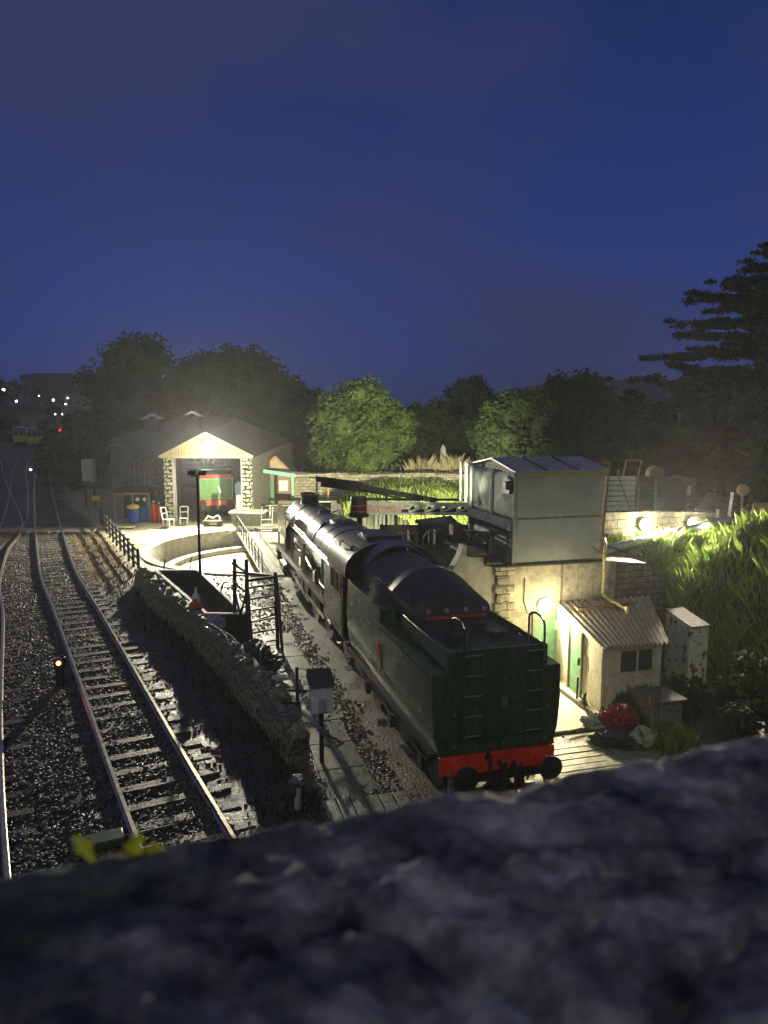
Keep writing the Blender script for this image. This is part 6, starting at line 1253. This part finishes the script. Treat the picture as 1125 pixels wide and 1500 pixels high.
# flat topped conifer
def conifer(label, x, y, z0, h, R_, name, lv, size, k, m, reach=None, spread=(1, 1), seed=3, group=None, bare=.15):
    o = thing(name, label, 'tree', (x, y, z0), 0, group); rnd = random.Random(seed); L_ = []; mb = MB()
    mb.tube([(0, 0, -.5), (0, 0, h * .5), (.1, 0, h * .97)], [R_ * .09, R_ * .055, .05], 9)
    for i in range(lv):
        u = (i + .5) / lv; z = h * (bare + (1 - bare) * u); rr_ = R_ * ((1 - u) ** .75) * rnd.uniform(.8, 1.15) + .35
        nb = 9 if u < .8 else 5
        for b_ in range(nb):
            a = rnd.uniform(0, 6.28) if i % 2 else b_ * 6.28 / nb + rnd.uniform(-.4, .4); le = rr_ * rnd.uniform(.6, 1.12); up = .16 * le * rnd.uniform(-.4, 1.3)
            tip = (le * math.cos(a), le * math.sin(a), z + up); mb.tube([(0, 0, z - .05 * le), (tip[0] * .6, tip[1] * .6, z + up * .4), tip], [.035 * R_ * (1 - u) * .5 + .03, .04, .02], 5)
            n_ = max(3, int(le / .42))
            for e in range(n_):
                f_ = (e + 1) / n_; f_ = .22 + .78 * f_; j_ = .16 * le
                L_.append((tip[0] * f_ + rnd.uniform(-j_, j_), tip[1] * f_ + rnd.uniform(-j_, j_), z + up * f_ + rnd.uniform(-.08, .12), rnd.uniform(.32, .66) * (1.2 - .45 * f_)))
    C = np.array(L_); V, F = leaves(C, size, k, .66, (.15, 1.45)); npmesh('crown', V, F, m, o); mb.build('trunk', M['bark'], o); return o
tree('conifer', 'dark flat topped conifer on the skyline behind the boundary wall', 9.4, 84, 9.6, 3.1, M['needle'], .2, 240, 30, zb=.05, z0=2, shape=.7)
conifer('huge dark cedar with layered branches at the right edge', 22.6, 44.5, 3.6, 13.9, 11.8, 'cedar', 19, .115, 110, M['needle'], seed=9, bare=.02)
# right-hand bushes under the cedar
tree('bush', 'dark bush in the shade right of the timber planter box', *Lw(1.2, 7.6)[:2], 2.0, 1.5, M['leafolive'], .09, 160, 18, trunk=.06, zb=.02, cat='bush')
tree('bush', 'deep green low bush behind the planter box', *Lw(3.0, 6.7)[:2], 1.1, .75, M['leafolive'], .07, 120, 12, trunk=.04, zb=.02, cat='bush')
def blades(name, pts, h, w_, m, label, lean=.5, cat='grass', stuff=True):
    n = len(pts); a = RNG.uniform(0, 6.28, n); hh = RNG.uniform(.35, 1.3, n) * h * (1 + .45 * fbm(pts[:, 0] * 1.3, pts[:, 1] * 1.3)); dx = np.cos(a) * w_ / 2; dy = np.sin(a) * w_ / 2; la = RNG.uniform(0, 6.28, n); ll = RNG.uniform(.1, 1, n) * lean * hh
    lx_, ly_ = np.cos(la) * ll, np.sin(la) * ll; x, y, z = pts.T
    V = np.stack([np.stack([x - dx, y - dy, z - .03], 1), np.stack([x + dx, y + dy, z - .03], 1), np.stack([x + dx * .7 + lx_ * .4, y + dy * .7 + ly_ * .4, z + hh * .6], 1), np.stack([x + lx_, y + ly_, z + hh * .95], 1)], 1).reshape(-1, 3)
    o = npmesh(name, V, np.arange(n * 4).reshape(-1, 4), m)
    if label: tag(o, label, cat, kind='stuff' if stuff else None)
    return o
def scatter(n, sr, tr, zmin=None, clump=True):
    s = RNG.uniform(*sr, n); t_ = RNG.uniform(*tr, n)
    if clump:
        cs = RNG.uniform(*sr, n // 45 + 1); ct = RNG.uniform(*tr, n // 45 + 1); i_ = RNG.integers(0, len(cs), n); mk = RNG.random(n) < .8
        s = np.where(mk, cs[i_] + RNG.normal(0, .16, n), s); t_ = np.where(mk, ct[i_] + RNG.normal(0, .16, n), t_)
    x = OX - SN * s + CS * t_; y = OY + CS * s + SN * t_; z = ground_z(x, y); P = np.stack([x, y, z], 1)
    if zmin is not None: P = P[z > zmin]
    return P
blades('bank_grass', scatter(70000, (-6, 14), (6.5, 17), .25), .55, .02, M['grass'], 'long lit grass covering the bank on the right', lean=.75)
def xy(n, xr, yr): x = RNG.uniform(*xr, n); y = RNG.uniform(*yr, n); return np.stack([x, y, ground_z(x, y)], 1)
blades('back_grass', xy(26000, (-5.5, 9), (44, 61.5)), .5, .05, M['grass'], 'lit rough grass on the slope before the boundary wall')
pts = xy(5000, (-19, -9), (29, 47)); W = np.interp(pts[:, 1], WY, WX); pts = pts[(pts[:, 0] < W + .3) & (pts[:, 0] > W - 2.2) & (pts[:, 1] > 32.5)]
blades('verge_weeds', pts, .2, .035, M['reddish'], 'reddish and green weeds on the verge between fence and rails')
pts = xy(9000, (-13, 0), (10, 33)); W = np.interp(pts[:, 1], WY, WX); pts = pts[(pts[:, 0] < W - .1) & (pts[:, 0] > W - 1.3)]
blades('wall_foot_grass', pts, .28, .03, M['leafdark'], 'dark grass along the foot of the stone retaining wall')
pp = Lw(3.05, 5.35); P = np.array([(pp[0] + a, pp[1] + b_, .0 + max(0, .45 - .5 * math.hypot(a, b_))) for a, b_ in RNG.normal(0, .38, (2600, 2))]); o = blades('feathery_plant', P, .42, .02, M['leafolive'], None); tag(o, 'bushy feathery green plant in front of the hut window', 'plant')
pp = Lw(1.5, 5.2); P = np.array([(pp[0] + a, pp[1] + b_, .0) for a, b_ in RNG.normal(0, .22, (700, 2))]); o = blades('grass_tuft', P, .5, .02, M['grass'], None); tag(o, 'small lit grass tuft at the planter foot', 'plant')
P = np.array([(4.0 + a, 66.2 + b_, 2.0) for a, b_ in zip(RNG.normal(1.2, 1.4, 2200), RNG.normal(0, .3, 2200))]); o = blades('dry_grass', P, 1.5, .04, mat('straw', (.35, .30, .16), .8), None); tag(o, 'dry straw coloured tall grass around the obelisk', 'plant')

# ================================================================== FAR SURROUNDINGS
hl = MB(); n = 40; V = []
for k in range(n + 1):
    u = k / n; x = 60 + 420 * u; h = 4 + 32 * math.sin(math.pi * min(1, u * 1.15 + .05)) ** .8 * (1 - .2 * u); V += [(x, 640, -2), (x, 660, h), (x + 10, 760, h + 4), (x + 10, 860, -2)]
hl.add(V, [(k * 4 + a, k * 4 + a + 1, (k + 1) * 4 + a + 1, (k + 1) * 4 + a) for k in range(n) for a in range(3)]); struct(hl.build('distant_hill', mat('hill', (.05, .07, .05), .95, 0, .02), ang=80))
# town on the left: one house built, then copied
def house(label, loc, rz, w_=9, d_=7, h_=5, wm='wall'):
    o = thing('house', label, 'house', loc, rz, 'far houses of the town'); MB().box(-w_ / 2, w_ / 2, -d_ / 2, d_ / 2, -1.5, h_).build('wall', mat('house_wall', (.16, .15, .13), .8), o)
    mb = MB(); mb.ext([(-d_ / 2 - .3, h_), (d_ / 2 + .3, h_), (0, h_ + 2.6)], -w_ / 2 - .3, w_ / 2 + .3, 'x'); r_ = mb.build('roof', M['slate'], o); MB().box(w_ / 2 - 1.5, w_ / 2 - .7, -.4, .4, h_ + 1.5, h_ + 3.4).build('chimney', M['brick'], r_)
    for k in range(3): MB().box(-3.5 + 2.8 * k, -2.3 + 2.8 * k, -d_ / 2 - .06, -d_ / 2 - .01, 1.5, 2.9).build('window', M['glass'], o)
    return o
hs = house('dark far house low at the left edge of the town', (-118, 230, gz(-118, 230)), .1)
spots = [(-132, 262, 'far house with pale roof edge left of the railcars'), (-98, 215, 'nearest of the far houses, above the yellow railcars'), (-150, 300, 'far house high at the left edge under the glowing trees'), (-112, 285, 'far house on the slope behind the nearest house'), (-90, 262, 'far house right of the slope, by its street lamp'), (-128, 330, 'broad dark house on the skyline of the town'), (-155, 345, 'small skyline house left of the broad one'), (-104, 345, 'right hand skyline house of the town'), (-80, 235, 'low far house nearest the dark trees'), (-140, 240, 'lowest far house at the left edge')]
for x, y, lab in spots: copy_tree(hs, (x, y, gz(x, y)), random.uniform(-.5, .5), lab)
bh = thing('flat_roofed_block', 'broad dark flat roofed block on the town skyline', 'building', (-122, 300, gz(-122, 300))); MB().box(-10, 12, -6, 6, -1, 9).build('wall', mat('block_dim', (.04, .045, .045), .8), bh); MB().ext([(-6.5, 9), (6.5, 9), (4, 10.5), (-4, 10.5)], -10.5, 12.5, 'x').build('roof', M['slate'], bh)
def streetlamp(label, px, z, y, r, e=14, col=(1, .93, .75)):
    x = px; o = thing('street_lamp', label, 'street lamp', (x, y, gz(x, y)), 0, 'far street lamps'); h = z - gz(x, y); MB().cyl((0, 0, 0), (0, 0, h), .08, 6).build('post', M['dark'], o); MB().blob((0, 0, h), r * .7, 0, 1).build('lamp_globe', mat('far_lamp%d' % e, col, .4, emit=col, estr=e), o)
for lab, x, z, y, r, e in (('white street lamp brightest at the far left edge', -136.5, 15.4, 280, .75, 14), ('street lamp high on the left skyline', -141.7, 17, 300, .4, 10), ('street lamp above the yellow railcars', -103.8, 10.6, 220, .38, 14), ('bright street lamp before the flat roofed block', -101.8, 11.2, 240, .45, 14), ('faint street lamp right of the flat roofed block', -113.6, 12.5, 280, .35, 6), ('faint street lamp below the flat roofed block', -94, 9.9, 230, .35, 6), ('left lamp of the close pair beyond the railcars', -76.1, 7.1, 180, .2, 8), ('right lamp of the close pair beyond the railcars', -74.9, 7.1, 181, .2, 8), ('small lamp at the edge of the dark trees', -49.9, 5.7, 130, .13, 8), ('dim lamp among the town trees', -115, 12.9, 260, .3, 6)):
    streetlamp(lab, x, z, y, r, e)
# glowing trees of the town skyline
for lab, x, y, h in (('pale town tree lit by the brightest street lamp', -138, 290, 8), ('pale town tree right of the brightest street lamp', -131, 296, 6.5), ('pale tree left of the flat roofed block', -123, 296, 6)):
    tree('broadleaf_tree', lab, x, y, h, 4.5, M['leaf'], .5, 60, 14, zb=.05)
# yellow ended railcars
def railcar(label, x, y, rz):
    o = thing('railcar', label, 'railcar', (x, y, gz(x, y) + .25), rz, 'yellow ended railcars')
    MB().ext([(-1.45, 1.0), (1.45, 1.0), (1.5, 2.4), (1.4, 3.2), (.8, 3.75), (-.8, 3.75), (-1.4, 3.2), (-1.5, 2.4)], 0, 19).build('body', mat('railcar_green', (.05, .12, .07), .5), o)
    MB().box(-1.4, 1.4, -.03, -.005, 1.05, 2.3).build('end_panel', M['dimyellow'], o)
    for k in range(3): MB().box(-1.25 + .87 * k, -.5 + .87 * k, -.05, -.008, 2.38, 3.2).build('window', M['glass'], o)
    mb = MB()
    for x_ in (-1.33, -.44, .43, 1.32): mb.bar((x_, -.06, 2.3), (x_, -.06, 3.3), .08)
    mb.build('pillar', M['cream'], o); MB().ext([(-1.45, 3.3), (-.85, 3.8), (.85, 3.8), (1.45, 3.3), (.85, 3.88), (-.85, 3.88)], -.1, 19).build('roof', M['tankroof'], o)
    for yy in (2.5, 5, 14, 16.5):
        MB().cyl((-.9, yy, .45), (.9, yy, .45), .45, 12).build('wheelset', M['dark'], o)
    MB().box(-1.2, 1.2, -.1, 18.9, .6, .99).build('underframe', M['under'], o)
railcar('rear one of the two yellow ended railcars, further left', -75.0, 160, R(26)); railcar('nearer one of the two yellow ended railcars', -68.6, 152, R(26))
track('far siding under the yellow ended railcars', [(-40, 96), (-60, 135), (-76.5, 168.5), (-92, 200)], ztop=gz(-70, 155) + .28, smax=0)
sgp = thing('colour_light_signal', 'distant signal showing a red light on the line', 'signal', (-52.0, 125, gz(-52, 125))); h = 4.72 - gz(-52, 125); MB().cyl((0, 0, 0), (0, 0, h), .08, 8).build('post', M['dark'], sgp); MB().box(-.25, .25, 0, .3, h - .5, h + .6).build('head', M['dark'], sgp)
MB().blob((0, -.1, h), .34, 0, 1).build('red_lens', mat('red_lens', (1, .03, .05), .4, emit=(1, .02, .05), estr=7), sgp)
sg3 = thing('shunt_signal', 'small signal with one white light between the far rails', 'signal', (-32.4, 70.7, gz(-32, 70))); h = 2.55 - gz(-32, 70); MB().cyl((0, 0, 0), (0, 0, h), .06, 8).build('post', M['dark'], sg3); MB().box(-.18, .18, .02, .2, h - .25, h + .25).build('head', M['dark'], sg3); MB().blob((0, -.04, h), .11, 0, 1).build('lens', mat('white_lens', (1, .85, .6), .4, emit=(1, .82, .55), estr=10), sg3)

# ================================================================== BRIDGE PARAPET (foreground)
PA = math.atan2(.348, .938); ux, uy = math.cos(PA), math.sin(PA); vx, vy = -uy, ux; PD = .811     # far edge line at distance PD from the camera's foot
nu, nv = 420, 150; U = np.linspace(-2.6, 3.4, nu); Vv = np.linspace(0, 1, nv)
UU, VV = np.meshgrid(U, Vv)
def nz3(x, y, k, seed=0): return np.array([noise.noise(Vector((a * k + seed, b * k, seed * .7))) for a, b in zip(x.ravel(), y.ravel())]).reshape(x.shape)
prof_d = PD + .03 - VV * .62                       # from the far edge back towards the camera
x = ux * UU + vx * prof_d; y = uy * UU + vy * prof_d
hgt = .010 * nz3(x, y, 4) + .008 * nz3(x, y, 12, 3) + .012 * nz3(x, y, 28, 5) + .006 * nz3(x, y, 60, 9)
crack = np.abs(nz3(x, y, 7, 11)); hgt -= .022 * np.exp(-(crack / .06) ** 2)
hgt *= .35 + .65 * np.clip(VV / .3, 0, 1)
edge = np.clip((VV - .0) / .07, 0, 1); zz = EYE - .462 + hgt - .10 * (1 - edge) ** 2 - .08 * np.clip((VV - .9) / .1, 0, 1) ** 2
verts = np.stack([x.ravel(), y.ravel(), zz.ravel()], 1)
def skirt(row, zlow):
    xs, ys = x[row], y[row]; return np.stack([xs, ys, np.full(nu, zlow)], 1)
i, j = np.meshgrid(np.arange(nu - 1), np.arange(nv - 1)); a = (j * nu + i).ravel(); F = np.stack([a, a + nu, a + nu + 1, a + 1], 1)
n0 = len(verts); verts = np.concatenate([verts, skirt(0, EYE - .62), skirt(-1, EYE - .62)])
k = np.arange(nu - 1); F = np.concatenate([F, np.stack([k, k + 1, n0 + k + 1, n0 + k], 1), np.stack([(nv - 1) * nu + k + 1, (nv - 1) * nu + k, n0 + nu + k, n0 + nu + k + 1], 1)])
par = thing('bridge_parapet', 'rough dark stone bridge parapet filling the foreground, out of focus', 'parapet', (0, 0, 0))
pm_ = bpy.data.materials.new('parapet_stone'); pm_.use_nodes = True; t = pm_.node_tree; b = t.nodes['Principled BSDF']; b.inputs['Roughness'].default_value = .75
tcn = t.nodes.new('ShaderNodeTexCoord'); n1 = t.nodes.new('ShaderNodeTexNoise'); n1.inputs['Scale'].default_value = 9; n1.inputs['Detail'].default_value = 8; n1.inputs['Roughness'].default_value = .7
n2 = t.nodes.new('ShaderNodeTexNoise'); n2.inputs['Scale'].default_value = 2.3; n2.inputs['Detail'].default_value = 5
for q in (n1, n2): t.links.new(tcn.outputs['Object'], q.inputs[0])
r1_ = t.nodes.new('ShaderNodeValToRGB'); e = r1_.color_ramp.elements; e[0].position = .36; e[0].color = (.012, .012, .015, 1); e[1].position = .66; e[1].color = (.52, .46, .45, 1); q = r1_.color_ramp.elements.new(.5); q.color = (.17, .15, .15, 1)
r2_ = t.nodes.new('ShaderNodeValToRGB'); e = r2_.color_ramp.elements; e[0].position = .42; e[0].color = (0, 0, 0, 1); e[1].position = .6; e[1].color = (1, 1, 1, 1)
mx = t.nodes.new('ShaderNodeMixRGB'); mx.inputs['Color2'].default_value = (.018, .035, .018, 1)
t.links.new(n1.outputs[0], r1_.inputs[0]); t.links.new(n2.outputs[0], r2_.inputs[0]); 
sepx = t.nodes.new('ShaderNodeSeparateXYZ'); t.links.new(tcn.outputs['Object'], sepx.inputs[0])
mrx = t.nodes.new('ShaderNodeMapRange'); mrx.inputs['From Min'].default_value = .35; mrx.inputs['From Max'].default_value = -.15; mrx.inputs['To Min'].default_value = .0; mrx.inputs['To Max'].default_value = .85; t.links.new(sepx.outputs[0], mrx.inputs[0])  # mossy green towards the left, also painting the darker falloff there
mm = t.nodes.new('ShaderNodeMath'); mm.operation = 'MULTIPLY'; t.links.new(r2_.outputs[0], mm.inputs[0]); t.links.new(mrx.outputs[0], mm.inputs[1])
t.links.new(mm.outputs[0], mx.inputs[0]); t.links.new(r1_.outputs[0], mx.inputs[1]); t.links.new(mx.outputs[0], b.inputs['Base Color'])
bp = t.nodes.new('ShaderNodeBump'); bp.inputs['Strength'].default_value = .8; bp.inputs['Distance'].default_value = .01; n3 = t.nodes.new('ShaderNodeTexNoise'); n3.inputs['Scale'].default_value = 40; n3.inputs['Detail'].default_value = 6; t.links.new(tcn.outputs['Object'], n3.inputs[0]); t.links.new(n3.outputs[0], bp.inputs['Height']); t.links.new(bp.outputs[0], b.inputs['Normal'])
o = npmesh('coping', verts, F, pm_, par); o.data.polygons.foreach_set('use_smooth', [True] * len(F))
def pbox(u0, u1, d0, d1, z0, z1, mb=None):
    mb = mb or MB(); P = [(ux * u + vx * d, uy * u + vy * d) for u, d in ((u0, d0), (u1, d0), (u1, d1), (u0, d1))]; return mb.hexa([(*p, z0) for p in P], [(*p, z1) for p in P])
pbox(-2.58, 3.38, PD - .55, PD - .0, EYE - 1.5, EYE - .56).build('wall', M['dstone'], par)
rd = pbox(-7, 9, PD - 6.5, PD - .56, EYE - 1.95, EYE - 1.5).build('road_deck', mat('asphalt', (.05, .05, .05), .8, 0, 9, bump=.3)); struct(rd)
# yellow leaves sprouting at the far edge of the parapet
yl = thing('yellow_leaves', 'blurred yellow green leaves sprouting over the parapet edge on the left', 'leaves', (-.290, .75, EYE - .497))
for k, (dx, dz, ang, le) in enumerate(((-.012, .012, 1.0, .040), (-.020, .035, 2.2, .034), (.010, .02, .5, .034), (.025, .034, 1.2, .028), (-.004, .0, 1.7, .03), (.038, .028, .2, .026))):
    ca_, sa = math.cos(ang), math.sin(ang); V = []
    for e in range(7):
        u = e / 6; w_ = (.009 + .004 * math.sin(u * 14 + k)) * math.sin(math.pi * min(1, u * .9 + .06)); cx_ = dx + ca_ * le * (u - .3); cz = dz + sa * le * (u - .3) + .004 * math.sin(u * 3); V += [(cx_ - sa * w_, .003 * k + .006 * u, cz + ca_ * w_), (cx_, .003 * k + .006 * u + .003, cz), (cx_ + sa * w_, .003 * k + .006 * u, cz - ca_ * w_)]
    mb = MB(); mb.add(V, [(e * 3 + q, e * 3 + q + 1, (e + 1) * 3 + q + 1, (e + 1) * 3 + q) for e in range(6) for q in range(2)]); mb.build('leaf', M['leafyellow'], yl, fix=False)
mb = MB(); mb.tube([(0, .01, -.12), (.0, .01, -.04), (.004, .01, .03)], .0022, 6); mb.build('stem', M['leafyellow'], yl)

yl.scale = (1.0, 1.0, 1.0)
# ================================================================== NIGHT MIST
hz = MB(); hz.box(-260, 520, -30, 980, -4.6, 42); hzo = hz.build('haze', mat('tmph', (.5, .5, .5)), smooth=False)
hm = bpy.data.materials.new('haze'); hm.use_nodes = True; t = hm.node_tree; t.nodes.clear(); oo = t.nodes.new('ShaderNodeOutputMaterial'); pv = t.nodes.new('ShaderNodeVolumePrincipled')
pv.inputs['Color'].default_value = (.86, .88, .92, 1); pv.inputs['Density'].default_value = HAZE; pv.inputs['Anisotropy'].default_value = .5; t.links.new(pv.outputs[0], oo.inputs['Volume']); hzo.data.materials[0] = hm
hzo['kind'] = 'stuff'; hzo['label'] = 'thin rainy night mist glowing round the lamps'; hzo['category'] = 'haze'
